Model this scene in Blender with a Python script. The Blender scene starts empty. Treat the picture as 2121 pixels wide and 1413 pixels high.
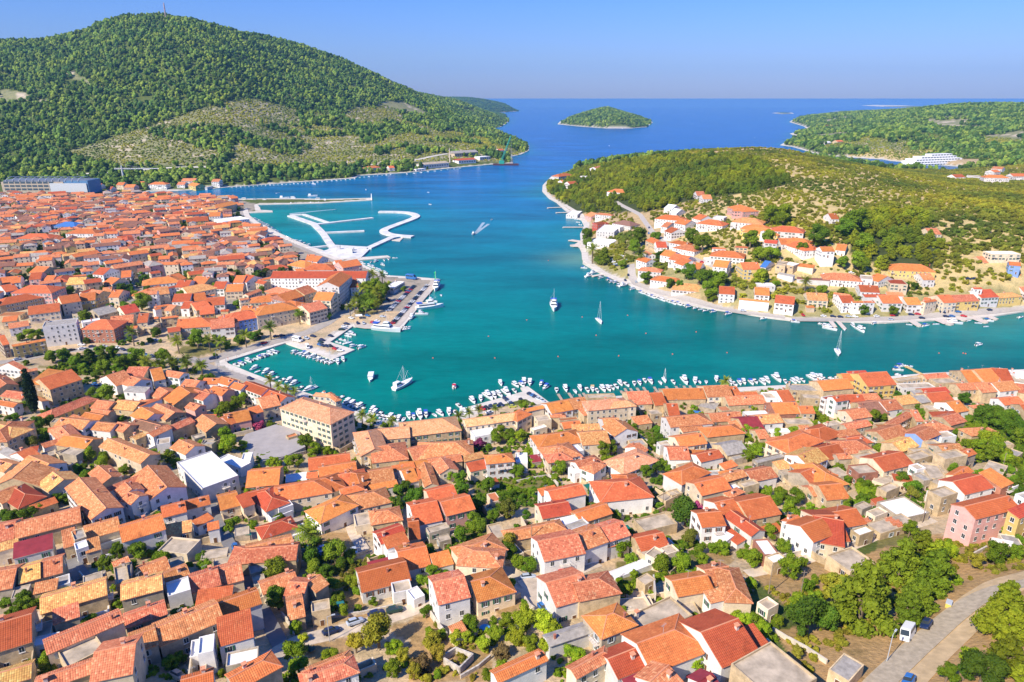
import bpy, math, random
import numpy as np
from mathutils import Vector, Matrix
from mathutils.geometry import tessellate_polygon
R = math.radians
rng = random.Random(7); nrng = np.random.default_rng(7)
sc = bpy.context.scene; COL = sc.collection
# ------------------------------------------------------------- camera, sky, sun
CAMZ = 150.0; PITCH = R(19.65); FPX = 1414.0; W0, H0 = 2121.0, 1413.0
cam_d = bpy.data.cameras.new('camera'); cam = bpy.data.objects.new('camera', cam_d); COL.objects.link(cam)
cam.location = (0, 0, CAMZ); cam.rotation_euler = (R(90)-PITCH, 0, 0)
cam_d.sensor_width = 36; cam_d.lens = FPX*36/W0; cam_d.clip_start = 1; cam_d.clip_end = 200000
sc.camera = cam
SUN_EL = R(42); SUNV = Vector((-.71, -.70, 0)).normalized()
wd = bpy.data.worlds.new('World'); sc.world = wd; wd.use_nodes = True
nt = wd.node_tree; bg = nt.nodes['Background']
sky = nt.nodes.new('ShaderNodeTexSky'); sky.sky_type = 'NISHITA'; sky.sun_disc = False
sky.sun_elevation = SUN_EL; sky.sun_rotation = math.atan2(SUNV.x, SUNV.y)
sky.air_density = 1.6; sky.dust_density = 0.3; sky.ozone_density = 4.0; sky.altitude = 100
tc_ = nt.nodes.new('ShaderNodeTexCoord'); sx_ = nt.nodes.new('ShaderNodeSeparateXYZ'); rp_ = nt.nodes.new('ShaderNodeValToRGB')
nt.links.new(tc_.outputs['Generated'], sx_.inputs[0]); nt.links.new(sx_.outputs[2], rp_.inputs[0])
rp_.color_ramp.elements[0].position = 0; rp_.color_ramp.elements[0].color = (.52, .68, 1.6, 1)
rp_.color_ramp.elements[1].position = .25; rp_.color_ramp.elements[1].color = (.20, .55, 1.4, 1)
tn_ = nt.nodes.new('ShaderNodeMix'); tn_.data_type = 'RGBA'; tn_.blend_type = 'MULTIPLY'; tn_.inputs[0].default_value = 1; nt.links.new(rp_.outputs[0], tn_.inputs[7])
nt.links.new(sky.outputs[0], tn_.inputs[6]); nt.links.new(tn_.outputs[2], bg.inputs[0]); bg.inputs[1].default_value = 0.085
sl = bpy.data.lights.new('sun', 'SUN'); sl.energy = 5.0; sl.angle = R(0.5); sl.color = (1, .90, .74)
so = bpy.data.objects.new('sun', sl); COL.objects.link(so); so.location = (0, 0, 400)
sd = Vector((SUNV.x*math.cos(SUN_EL), SUNV.y*math.cos(SUN_EL), math.sin(SUN_EL)))
so.rotation_euler = (-sd).to_track_quat('-Z', 'Y').to_euler()
vs = sc.view_settings; vs.view_transform = 'Standard'; vs.look = 'None'; vs.exposure = 0.55; vs.gamma = 1
sc.cycles.max_bounces = 5; sc.cycles.diffuse_bounces = 2; sc.cycles.glossy_bounces = 2
sc.cycles.transmission_bounces = 2; sc.cycles.transparent_max_bounces = 4; sc.cycles.volume_bounces = 0
# ------------------------------------------------------------- camera geometry
SP, CP = math.sin(PITCH), math.cos(PITCH)
def ray(px, py):
    r = (px-W0/2)/FPX; u = (H0/2-py)/FPX
    return r, CP+u*SP, -SP+u*CP
def at_z(px, py, z):
    r, dy, dz = ray(px, py); t = (z-CAMZ)/dz
    return Vector((r*t, dy*t, z))
def at_Y(px, py, Y):
    r, dy, dz = ray(px, py); t = Y/dy
    return Vector((r*t, Y, CAMZ+dz*t))
def proj(x, y, z):
    zc = y*CP-(z-CAMZ)*SP; v = y*SP+(z-CAMZ)*CP
    return W0/2+FPX*x/zc, H0/2-FPX*v/zc
def pxm(x, y, z): return FPX/(y*CP-(z-CAMZ)*SP)      # source pixels per metre there
def parse(txt):
    ox = oy = 0; s = 1; rest = ''
    for ln in txt.strip().split('\n'):
        p = ln.split()
        if not p: continue
        if p[0][0] == '@':
            ox, oy, s = float(p[0][1:]), float(p[1]), float(p[2]); rest = ' '.join(p[3:]); continue
        yield ox, oy, s, rest, p
# ------------------------------------------------------------- materials
def mat(name, rough=.8, spec=.3):
    m = bpy.data.materials.new(name); m.use_nodes = True; n = m.node_tree; b = n.nodes['Principled BSDF']
    b.inputs['Roughness'].default_value = rough; b.inputs['Specular IOR Level'].default_value = spec
    return m, n, b
def nd(n, t, **k):
    x = n.nodes.new(t)
    for a, v in k.items():
        if a[0] == '_': x.inputs[int(a[1:])].default_value = v
        else: setattr(x, a, v)
    return x
def mixc(n, f, a, b, mode='MIX'):
    x = n.nodes.new('ShaderNodeMix'); x.data_type = 'RGBA'; x.blend_type = mode
    for s, v in ((0, f), (6, a), (7, b)):
        if hasattr(v, 'links'): n.links.new(v, x.inputs[s])
        elif v is not None: x.inputs[s].default_value = v if s == 0 else (*v, 1) if len(v) == 3 else v
    return x.outputs[2]
def ramp(n, src, stops):
    x = n.nodes.new('ShaderNodeValToRGB'); e = x.color_ramp.elements
    e[0].position, e[0].color = stops[0][0], (*stops[0][1], 1)
    e[1].position, e[1].color = stops[-1][0], (*stops[-1][1], 1)
    for p, c in stops[1:-1]: q = e.new(p); q.color = (*c, 1)
    n.links.new(src, x.inputs[0]); return x.outputs[0]
def noise(n, vec, scale, detail=4, rough=.6):
    x = nd(n, 'ShaderNodeTexNoise'); x.inputs['Scale'].default_value = scale; x.inputs['Detail'].default_value = detail
    x.inputs['Roughness'].default_value = rough
    if vec is not None: n.links.new(vec, x.inputs['Vector'])
    return x.outputs['Fac']
def gray(v): return (v, v, v)
def geopos(n): return n.nodes.new('ShaderNodeNewGeometry').outputs['Position']
MATS = {}
def plain(name, c, rough=.7, spec=.3, var=.12, scale=.6, metal=0):
    if name in MATS: return MATS[name]
    m, n, b = mat(name, rough, spec); b.inputs['Metallic'].default_value = metal
    f = noise(n, geopos(n), scale, 5)
    r = ramp(n, f, [(.3, gray(1-var)), (.7, gray(1+var))])
    n.links.new(mixc(n, 1, c, r, 'MULTIPLY'), b.inputs['Base Color']); MATS[name] = m; return m
def wallmat(name, c, dirt=.35):
    m, n, b = mat(name, .9, .15); p = geopos(n)
    o = nd(n, 'ShaderNodeObjectInfo')
    hs = nd(n, 'ShaderNodeHueSaturation'); hs.inputs['Color'].default_value = (*c, 1)
    mr = nd(n, 'ShaderNodeMapRange'); mr.inputs[3].default_value = .8; mr.inputs[4].default_value = 1.16
    n.links.new(o.outputs['Random'], mr.inputs[0]); n.links.new(mr.outputs[0], hs.inputs['Value'])
    st = ramp(n, noise(n, p, .55, 6, .7), [(.35, gray(1-dirt)), (.6, gray(1.04))])
    fine = ramp(n, noise(n, p, 6, 3), [(.3, gray(.88)), (.7, gray(1.08))])
    a = mixc(n, 1, hs.outputs[0], st, 'MULTIPLY'); a = mixc(n, 1, a, fine, 'MULTIPLY')
    n.links.new(a, b.inputs['Base Color']); return m
WALL = {k: wallmat('wall_'+nm, c, d) for k, (nm, c, d) in dict(
    w=('white', (.80, .77, .72), .14), c=('cream', (.78, .64, .45), .2), b=('stone', (.62, .47, .28), .36),
    g=('grey_render', (.50, .42, .31), .36), p=('pink', (.72, .40, .34), .15), y=('yellow', (.72, .52, .18), .15),
    k=('brick', (.45, .20, .13), .3), B=('blue', (.24, .36, .66), .15), r=('red', (.6, .12, .08), .15)).items()}
def roofmat(name, c1, c2, c3, amt):
    """clay tiles: rows and channels from the UV (metres), each tile its own tone, blotches of lichen"""
    m, n, b = mat(name, .85, .2); uv = nd(n, 'ShaderNodeUVMap'); uv.uv_map = 'UV'
    sx = nd(n, 'ShaderNodeSeparateXYZ'); n.links.new(uv.outputs[0], sx.inputs[0])
    def M(op, a, bb=None):
        x = nd(n, 'ShaderNodeMath', operation=op)
        for i, v in ((0, a), (1, bb)):
            if v is None: continue
            if hasattr(v, 'links'): n.links.new(v, x.inputs[i])
            else: x.inputs[i].default_value = v
        return x.outputs[0]
    fu = M('FLOOR', M('DIVIDE', sx.outputs[0], .42)); fv = M('FLOOR', M('DIVIDE', sx.outputs[1], .5))
    cx = nd(n, 'ShaderNodeCombineXYZ'); n.links.new(fu, cx.inputs[0]); n.links.new(fv, cx.inputs[1])
    oi = nd(n, 'ShaderNodeObjectInfo'); n.links.new(M('MULTIPLY', oi.outputs['Random'], 97.), cx.inputs[2])
    wn = nd(n, 'ShaderNodeTexWhiteNoise', noise_dimensions='3D'); n.links.new(cx.outputs[0], wn.inputs['Vector'])
    tile = ramp(n, wn.outputs[0], [(0, c2), (.35, c1), (.75, c1), (1, c3)])
    base = mixc(n, amt, c1, tile)
    p = geopos(n)
    blot = ramp(n, noise(n, p, .35, 6, .7), [(.29, (.62, .62, .64)), (.45, gray(1)), (.56, gray(1.04)), (.74, (1.22, 1.3, 1.35))])
    a = mixc(n, 1, base, blot, 'MULTIPLY')
    hs = nd(n, 'ShaderNodeHueSaturation'); n.links.new(a, hs.inputs['Color'])
    mr = nd(n, 'ShaderNodeMapRange'); mr.inputs[3].default_value = .78; mr.inputs[4].default_value = 1.2
    n.links.new(oi.outputs['Random'], mr.inputs[0]); n.links.new(mr.outputs[0], hs.inputs['Value'])
    mh = nd(n, 'ShaderNodeMapRange'); mh.inputs[3].default_value = .49; mh.inputs[4].default_value = .516
    n.links.new(M('FRACT', M('MULTIPLY', oi.outputs['Random'], 13.7)), mh.inputs[0]); n.links.new(mh.outputs[0], hs.inputs['Hue'])
    rowl = M('LESS_THAN', M('FRACT', M('DIVIDE', sx.outputs[1], .5)), .2)
    a = mixc(n, rowl, hs.outputs[0], mixc(n, 1, hs.outputs[0], gray(.72), 'MULTIPLY'))
    n.links.new(a, b.inputs['Base Color'])
    hgt = M('ABSOLUTE', M('SINE', M('MULTIPLY', sx.outputs[0], math.pi/.42)))
    bp = nd(n, 'ShaderNodeBump'); bp.inputs['Strength'].default_value = .6; bp.inputs['Distance'].default_value = .08
    n.links.new(hgt, bp.inputs['Height']); n.links.new(bp.outputs[0], b.inputs['Normal'])
    return m
ROOF = dict(
    o=roofmat('roof_orange_tile', (.62, .175, .055), (.50, .125, .04), (.74, .28, .10), .55),
    r=roofmat('roof_red_tile', (.46, .095, .038), (.38, .075, .03), (.52, .135, .055), .45),
    t=roofmat('roof_terracotta_tile', (.60, .205, .09), (.42, .125, .055), (.76, .37, .18), .9),
    y=roofmat('roof_old_yellow_tile', (.66, .34, .11), (.5, .2, .07), (.8, .55, .2), .95),
    s=roofmat('roof_sand_tile', (.68, .33, .16), (.54, .22, .10), (.78, .46, .26), .9),
    d=roofmat('roof_dark_tile', (.26, .12, .08), (.18, .08, .06), (.33, .16, .1), .8),
    m=plain('roof_maroon_sheet', (.27, .035, .04), .6, .3, .2),
    g=plain('roof_grey_sheet', (.34, .31, .27), .8, .2, .3, .8),
    c=plain('roof_concrete', (.44, .36, .26), .9, .2, .38, .35),
    w=plain('roof_white', (.78, .76, .72), .8, .3, .1, .4),
    k=plain('roof_black', (.06, .06, .06)), b=plain('roof_brown', (.25, .13, .09)),
    B=plain('roof_blue', (.05, .16, .42)))
RIDGE = plain('ridge_tile', (.66, .28, .15), .85)
GLASS = plain('window_glass', (.035, .045, .05), .15, .6)
FRAME = plain('window_frame', (.72, .70, .66), .6)
SHUT = {'g': plain('shutter_green', (.04, .14, .08)), 'b': plain('shutter_brown', (.16, .07, .03)), 'w': plain('shutter_pale', (.45, .5, .52))}
WOOD = plain('door_wood', (.16, .08, .04), .7)
PLASTER = plain('chimney_plaster', (.6, .52, .44), .9)
STONE = plain('dry_stone', (.52, .46, .38), .95, .1, .35, 1.5)
CONC = plain('pale_concrete', (.60, .55, .47), .9, .15, .14, .15)
PIER = plain('white_concrete', (.62, .61, .58), .85, .2, .25, .12)
# ------------------------------------------------------------- mesh builder and tagging
class MB:
    def __init__(s): s.v = []; s.f = []; s.m = []; s.uv = []; s.hasuv = False
    def quadv(s, pts, mi=0, uv=None):
        b = len(s.v); s.v += [tuple(p) for p in pts]; s.f.append(tuple(range(b, b+len(pts)))); s.m.append(mi)
        if uv: s.hasuv = True
        s.uv += uv if uv else [(0, 0)]*len(pts)
    def box(s, x0, y0, z0, x1, y1, z1, mi=0, M=None):
        P = [Vector(p) for p in ((x0, y0, z0), (x1, y0, z0), (x1, y1, z0), (x0, y1, z0), (x0, y0, z1), (x1, y0, z1), (x1, y1, z1), (x0, y1, z1))]
        if M is not None: P = [M @ p for p in P]
        b = len(s.v); s.v += [tuple(p) for p in P]
        for q in ((3, 2, 1, 0), (4, 5, 6, 7), (0, 1, 5, 4), (1, 2, 6, 5), (2, 3, 7, 6), (3, 0, 4, 7)):
            s.f.append(tuple(b+i for i in q)); s.m.append(mi); s.uv += [(0, 0)]*4
    def tube(s, p0, p1, r0, r1=None, n=6, mi=0):
        r1 = r0 if r1 is None else r1; p0, p1 = Vector(p0), Vector(p1); d = (p1-p0).normalized()
        a = d.orthogonal().normalized(); c = d.cross(a); b = len(s.v)
        for p, r in ((p0, r0), (p1, r1)):
            for i in range(n):
                t = 2*math.pi*i/n; s.v.append(tuple(p+(a*math.cos(t)+c*math.sin(t))*r))
        for i in range(n):
            j = (i+1) % n; s.f.append((b+i, b+j, b+n+j, b+n+i)); s.m.append(mi); s.uv += [(0, 0)]*4
        s.f.append(tuple(b+n+i for i in range(n))); s.m.append(mi); s.uv += [(0, 0)]*n
    def prism(s, pts, z0, z1, mi=0, mtop=None):
        n = len(pts); area = sum(pts[i][0]*pts[(i+1) % n][1]-pts[(i+1) % n][0]*pts[i][1] for i in range(n))
        if area < 0: pts = pts[::-1]
        b = len(s.v); s.v += [(p[0], p[1], z0) for p in pts]+[(p[0], p[1], z1) for p in pts]
        for i in range(n):
            j = (i+1) % n; s.f.append((b+i, b+j, b+n+j, b+n+i)); s.m.append(mi); s.uv += [(0, 0)]*4
        for t in tessellate_polygon([[Vector((p[0], p[1], 0)) for p in pts]]):
            A, B, C = (Vector(pts[i][:2]) for i in t)
            if (B-A).cross(C-A) < 0: t = t[::-1]
            s.f.append(tuple(b+n+i for i in t)); s.m.append(mi if mtop is None else mtop); s.uv += [(0, 0)]*3
    def mesh(s, name, mats, smooth=False):
        me = bpy.data.meshes.new(name); me.from_pydata(s.v, [], s.f)
        if len(mats) > 1: me.polygons.foreach_set('material_index', s.m)
        for x in mats: me.materials.append(x)
        if s.hasuv:
            l = me.uv_layers.new(name='UV'); l.data.foreach_set('uv', np.array(s.uv, dtype=np.float32).ravel())
        if smooth: me.polygons.foreach_set('use_smooth', [True]*len(me.polygons))
        me.update(); return me
    def build(s, name, mats, parent=None, smooth=False):
        return link(name, s.mesh(name, mats if isinstance(mats, list) else [mats], smooth), parent)
def link(name, me, parent=None, loc=None, rz=0, sc_=None):
    o = bpy.data.objects.new(name, me); COL.objects.link(o)
    if parent: o.parent = parent
    if loc is not None: o.location = loc
    if rz: o.rotation_euler = (0, 0, rz)
    if sc_: o.scale = sc_
    return o
def tag(o, label=None, cat=None, group=None, kind=None):
    if label: o['label'] = label
    if cat: o['category'] = cat
    if group: o['group'] = group
    if kind: o['kind'] = kind
    return o
def struct(name, mb_or_me, mats=None):
    o = mb_or_me.build(name, mats) if isinstance(mb_or_me, MB) else link(name, mb_or_me)
    return tag(o, kind='structure')
def unslot(o, m):
    for s in o.material_slots[:1]: s.link = 'OBJECT'; s.material = m
ORD = ['first', 'second', 'third', 'fourth', 'fifth', 'sixth', 'seventh', 'eighth', 'ninth', 'tenth', 'eleventh', 'twelfth', 'thirteenth',
       'fourteenth', 'fifteenth', 'sixteenth', 'seventeenth', 'eighteenth', 'nineteenth', 'twentieth']
def ordn(i):
    if i < 20: return ORD[i]
    t = {2: 'twenty', 3: 'thirty', 4: 'forty'}.get((i+1)//10, 'fifty'); k = (i+1) % 10
    return t+'-'+ORD[k-1] if k else {2: 'twentieth', 3: 'thirtieth', 4: 'fortieth'}.get((i+1)//10, 'fiftieth')
HAZE = 0.000045
# ------------------------------------------------------------- coastlines (traced in the photograph, laid on the sea at z=0)
def sea(pts): return [tuple(at_z(x, y, 0).xy) for x, y in pts]
coastA = sea([(2600, 772), (2121, 768), (2000, 772), (1913, 776), (1840, 783), (1790, 790), (1700, 797), (1560, 804), (1450, 809), (1360, 817), (1272, 824),
 (1230, 829), (1137, 836), (1093, 803), (1078, 806), (1084, 814), (970, 846), (973, 856), (930, 868), (847, 879), (784, 873), (752, 861), (708, 840),
 (624, 813), (594, 803), (520, 775), (472, 755), (470, 751), (592, 713), (600, 716), (690, 747), (735, 727), (684, 711), (731, 678), (777, 683), (824, 682),
 (830, 686), (892, 606), (912, 580), (865, 576), (795, 572), (791, 568), (744, 546), (716, 543.5), (809, 534.5), (803, 531), (705, 537.5), (667, 519), (637, 511),
 (580, 489), (544, 467.5), (518, 453), (514, 442), (565, 440), (564, 437.5), (540, 436), (539, 431.5), (533, 425), (669, 421.5), (771, 415.5), (771, 411), (677, 413.5),
 (600, 412), (484, 413), (430, 412), (330, 409), (302, 405), (300, 399), (310, 397), (369, 396), (444, 391.5), (480, 388), (641, 376.5), (735, 370), (744, 364.5),
 (843, 358.5), (956, 347), (1024, 341), (1063, 338.5), (1053, 326.5), (1080, 320), (1095, 313), (1096, 302), (1069, 290), (1045, 280), (1024, 270.5), (1027, 265),
 (1040, 262), (1055, 251), (1045, 239), (1027, 234), (1055, 232), (1075, 230.5)])
coastA += [(-200, 10500), (-3000, 12000), (-9000, 12000), (-9000, -500), (1100, -500)]
coastB = sea([(2600, 640), (2121, 647), (2058, 657), (2018, 662), (1939, 665), (1820, 671), (1720, 667), (1640, 666), (1598, 661), (1517, 648), (1487, 644),
 (1433, 634.5), (1370, 619), (1318, 600), (1293, 585), (1249, 571), (1219, 554), (1207, 547), (1207, 529), (1200, 514), (1190, 508), (1202, 500), (1210, 478), (1210, 470),
 (1204, 457), (1181, 449), (1176, 441), (1166, 433), (1152, 420), (1137, 412), (1123, 397), (1124, 385), (1140, 368), (1190, 350), (1250, 337), (1400, 320), (1500, 316), (1616, 320),
 (1700, 328), (1780, 340), (1850, 350), (1960, 355), (1995, 352), (1996, 346), (1910, 339), (1842, 333), (1825, 330), (1775, 327), (1700, 322), (1640, 304), (1616, 301), (1633, 292), (1646, 282),
 (1636, 277), (1675, 270), (1665, 262), (1635, 253), (1646, 246), (1700, 241), (1800, 238)])
coastB += [(3500, 6000), (9000, 6000), (9000, 300)]
coastI = sea([(1155, 257.5), (1200, 262), (1256, 266), (1310, 266), (1339, 263.5), (1352, 254), (1345, 249), (1290, 246), (1200, 247), (1160, 252)])
islets = [sea([(1599, 234.5), (1620, 236.3), (1645, 235.5), (1640, 233.8), (1610, 233.3)]), sea([(1723, 230.5), (1770, 232.5), (1807, 233.5), (1806, 231), (1760, 229.6)]),
          sea([(1784, 219), (1830, 221), (1880, 222.5), (1930, 222), (1870, 218.5), (1810, 217.6)])]
POLYS = [coastA, coastB, coastI]+islets
def inpoly(X, Y, poly):
    ins = np.zeros(X.shape, bool); n = len(poly)
    for i in range(n):
        x0, y0 = poly[i]; x1, y1 = poly[(i+1) % n]
        if y0 == y1: continue
        c = (y0 > Y) != (y1 > Y); ins ^= c & (X < (x1-x0)*(Y-y0)/(y1-y0)+x0)
    return ins
def edist(X, Y, poly):
    d = np.full(X.shape, 1e9); n = len(poly)
    for i in range(n):
        x0, y0 = poly[i]; x1, y1 = poly[(i+1) % n]; dx, dy = x1-x0, y1-y0
        t = np.clip(((X-x0)*dx+(Y-y0)*dy)/max(dx*dx+dy*dy, 1e-9), 0, 1)
        d = np.minimum(d, np.hypot(X-x0-t*dx, Y-y0-t*dy))
    return d
# heights: (photo point, ground height) or (photo point, distance) controls, interpolated by a thin plate spline in (X/Y, ln Y)
CH = [(200, 1413, 38), (1060, 1413, 38), (1060, 1250, 33), (1060, 1100, 24), (1060, 1000, 14), (1060, 930, 7.5), (1060, 870, 2.5), (2000, 1350, 45), (2000, 1150, 35),
 (2000, 1000, 22), (2000, 900, 12), (2000, 830, 5), (200, 1300, 33), (200, 1150, 26), (200, 1000, 17), (200, 900, 11), (500, 1000, 12), (500, 900, 7), (500, 830, 3),
 (1500, 1250, 36), (1500, 1100, 26), (1500, 950, 12), (1500, 860, 4), (-100, 1413, 36), (-100, 1100, 24), (0, 900, 12), (0, 740, 5), (0, 560, 8), (150, 500, 10), (0, 420, 4),
 (300, 600, 4), (300, 480, 6), (300, 420, 2), (600, 600, 2), (700, 600, 2), (550, 540, 3), (400, 720, 2.5), (200, 720, 3.5), (50, 850, 9), (-300, 600, 14), (-300, 1300, 36), (2400, 1300, 50), (2400, 1000, 24), (2400, 820, 6),
 (0, 375, 12), (300, 345, 26), (300, 370, 8), (550, 350, 18), (-300, 340, 30),
 (1300, 560, 5), (1250, 500, 6), (1330, 480, 15), (1400, 560, 14), (1500, 600, 10), (1700, 630, 4), (1900, 635, 5), (2050, 600, 14), (1700, 560, 20), (1700, 500, 35),
 (1900, 500, 35), (1600, 430, 45), (1800, 400, 52), (2050, 420, 46), (1500, 315, 62), (1400, 334, 55), (1300, 352, 36), (1200, 372, 13), (1620, 315, 60), (1750, 337, 50),
 (1900, 366, 36), (1500, 400, 45), (1350, 420, 26), (2121, 500, 38), (2200, 620, 6), (2121, 365, 14), (2300, 400, 30), (1940, 322, 10), (1860, 280, 45), (1700, 258, 25), (1150, 400, 6), (1240, 420, 12),
 (1230, 345, 24), (1990, 335, 14)]
CY = [(-150, 90, 2600), (0, 78, 2600), (115, 75, 2600), (190, 50, 2500), (235, 31, 2400), (300, 29, 2400), (425, 44, 2500), (540, 76, 2700), (590, 79, 2800), (675, 102, 3000), (800, 160, 3300),
 (850, 185, 3500), (950, 207, 4300), (0, 200, 1850), (300, 200, 1850), (300, 270, 1600), (0, 280, 1600), (600, 250, 1900), (600, 170, 2300), (600, 300, 1650), (850, 300, 1800), (850, 250, 2300), (960, 290, 2100), (960, 250, 2800), (1040, 300, 1950),
 (-300, 200, 1850), (450, 120, 2150), (150, 120, 2200), (984, 200, 8500), (1045, 216, 8400), (930, 210, 7800), (1010, 245, 5500), (1866, 229, 3600), (1939, 218, 3400), (2021, 215, 3300), (2121, 222, 3000), (2250, 222, 3000), (1681, 237, 4400), (1734, 243, 4000), (2000, 270, 2500),
 (1800, 262, 3000), (2000, 300, 2050)]
ctl = []
for x, y, h in CH: p = at_z(x, y, h); ctl.append((p.x/p.y, math.log(p.y), h))
for x, y, Y in CY: p = at_Y(x, y, Y); p.z -= 17 if y < 190 and Y > 2350 else 12 if x > 1650 and y < 245 else 0; ctl.append((p.x/p.y, math.log(Y), p.z))
for i, (x, Y, h) in enumerate([(-.8, 4200, 190), (-.5, 4300, 210), (-.3, 4500, 150), (-.15, 6000, 60), (.6, 5500, 40), (.8, 5000, 60), (.45, 5600, 30), (-.8, 9000, 60), (-.4, 9000, 40), (-.05, 9800, 60), (1.1, 3000, 100),
      (-1.1, 2500, 300), (-1.1, 1300, 40), (-1.1, 500, 20), (1.1, 1300, 60), (1.1, 300, 20), (-.9, 60, 50), (0, 60, 48), (.9, 60, 60), (1.1, 150, 50)]): ctl.append((x, math.log(Y), h))
for p in coastA[:-5:2]+coastB[:-3:2]: ctl.append((p[0]/p[1], math.log(p[1]), .6))
ctl = np.array(ctl); SX = 2.0
def tps_k(r2): return np.where(r2 > 1e-12, r2*np.log(np.maximum(r2, 1e-12)), 0)
cu, cw, ch = ctl[:, 0]*SX, ctl[:, 1], ctl[:, 2]; N = len(ctl)
K = tps_k((cu[:, None]-cu)**2+(cw[:, None]-cw)**2)+np.eye(N)*.02
P = np.stack([np.ones(N), cu, cw], 1); A = np.block([[K, P], [P.T, np.zeros((3, 3))]])
sol = np.linalg.solve(A, np.concatenate([ch, np.zeros(3)]))
NU, NW = 521, 600; U0, U1, L0, L1 = -1.12, 1.12, math.log(42), math.log(12500)
us = np.linspace(U0, U1, NU); ws = np.linspace(L0, L1, NW)
GU, GW = np.meshgrid(us, ws); TP = np.zeros(GU.shape)
for i in range(0, NW, 20):
    gu, gw = GU[i:i+20]*SX, GW[i:i+20]
    TP[i:i+20] = (tps_k((gu[..., None]-cu)**2+(gw[..., None]-cw)**2) @ sol[:N])+sol[N]+sol[N+1]*gu+sol[N+2]*gw
GY = np.exp(GW); GX = GU*GY
def vnoise(x, y, s, seed=0):
    """value noise on a lattice of size s"""
    x = x/s; y = y/s; xi = np.floor(x).astype(int); yi = np.floor(y).astype(int); fx = x-xi; fy = y-yi
    fx = fx*fx*(3-2*fx); fy = fy*fy*(3-2*fy)
    def h(a, b): v = np.sin(a*127.1+b*311.7+seed*74.7)*43758.5453; return v-np.floor(v)
    return (h(xi, yi)*(1-fx)+h(xi+1, yi)*fx)*(1-fy)+(h(xi, yi+1)*(1-fx)+h(xi+1, yi+1)*fx)*fy
HG = np.full(GU.shape, -3.0); SD = np.full(GU.shape, -1e9)
for k, pl in enumerate(POLYS):
    ins = inpoly(GX, GY, pl); d = edist(GX, GY, pl); SD = np.maximum(SD, np.where(ins, d, -d))
    if k < 2: h = np.maximum(TP, .3)
    elif k == 2: h = 92*np.clip(d/330, 0, 1)**.8*np.clip(1.08-np.abs(GX-at_z(1250, 257, 0).x)/900, .4, 1)
    else: h = 4*np.clip(d/40, 0, 1)
    ramp_l = 14+.012*GY
    t = np.clip((d-2.5)/ramp_l, 0, 1); t = t*t*(3-2*t)
    rough = ((vnoise(GX, GY, 330, k)-.5)*.16+(vnoise(GX, GY, 150, k)-.5)*.12)*np.clip((2350-GY)/600, 0, 1)*(GY > 1200)+(vnoise(GX, GY, 60, k+5)-.5)*.05
    h = h*t*(1+np.where(h > 15, rough, 0))
    HG = np.where(ins, np.where(d < 2.5+.002*GY, .4, .95+h), HG)
def Hat(x, y):
    if y < 43: y = 43
    u = (x/y-U0)/(U1-U0)*(NU-1); w = (math.log(y)-L0)/(L1-L0)*(NW-1)
    u = min(max(u, 0), NU-1.001); w = min(max(w, 0), NW-1.001); i, j = int(w), int(u); a, b = w-i, u-j
    return float(max((HG[i, j]*(1-b)+HG[i, j+1]*b)*(1-a)+(HG[i+1, j]*(1-b)+HG[i+1, j+1]*b)*a, 0))
def ground(px, py, dz=0.0):
    """first point of the ground (raised by dz) that the photo point sees"""
    r, dy, dzr = ray(px, py); prev = None
    w = L0
    while w < L1:
        Y = math.exp(w); t = Y/dy; x, z = r*t, CAMZ+dzr*t; g = Hat(x, Y)+dz-z
        if g >= 0:
            if prev is not None:
                a = prev[1]/(prev[1]-g); w = prev[0]+(w-prev[0])*a; Y = math.exp(w); t = Y/dy; x = r*t
            return Vector((x, Y, Hat(x, Y)))
        prev = (w, g); w += .004
    return at_z(px, py, 0)
# ------------------------------------------------------------- ground colours: what grows or is paved where
def zone(pts): return [tuple(ground(x, y).xy) for x, y in pts]
def zt(ox, oy, s, pts): return zone([(ox+x/s, oy+y/s) for x, y in pts])
TOWN = [zone([(-250, 1413), (-250, 405), (195, 408), (302, 404), (480, 412), (535, 425), (520, 450), (640, 512), (745, 546), (912, 582), (830, 686), (690, 745), (472, 753), (850, 878), (1137, 836), (2121, 770),
  (2400, 770), (2400, 1160), (1950, 1130), (1900, 1090), (1580, 1190), (1500, 1330), (1700, 1413)])]
TOWNB = [zone([(1205, 545), (1235, 500), (1290, 470), (1330, 530), (1440, 560), (1620, 590), (1900, 610), (2121, 600), (2121, 646), (1820, 670), (1600, 660), (1300, 588)])]
DRY = [zt(424, 1130, 5, q) for q in ([(1240, 130), (1700, 130), (1650, 700), (1300, 640)], [(870, 900), (1850, 690), (1840, 640), (1000, 850)], [(980, 1010), (1500, 960), (1550, 1180), (1100, 1230)], [(1900, 840), (2200, 760), (2300, 1000), (1980, 950)], [(830, -190), (1560, -120), (1700, 60), (1300, 200), (1000, -60)])]
DRY += [zt(848, 1130, 5, q) for q in ([(0, 760), (240, 690), (380, 930), (800, 1020), (900, 1413), (0, 1413)], [(900, 560), (1300, 560), (1400, 700), (900, 760)])]
DRY += [zt(1272, 1130, 5, q) for q in ([(1330, 280), (2200, 100), (2200, 900), (1750, 620), (1500, 380)], [(1650, 900), (1900, 840), (2200, 1130), (2200, 1420), (1900, 1250)], [(930, 90), (1220, 50), (1230, 180), (980, 220)])]
DRY += [zone([(1700, 1190), (1900, 1100), (2121, 1120), (2300, 1150), (2300, 1500), (1650, 1500), (1650, 1330)])]
GARD = [zt(848, 940, 5, q) for q in ([(630, 280), (1100, 220), (1500, 250), (1560, 340), (1300, 400), (1280, 560), (950, 520), (690, 450)], [(560, 550), (900, 640), (860, 820), (580, 930)])]
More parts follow.
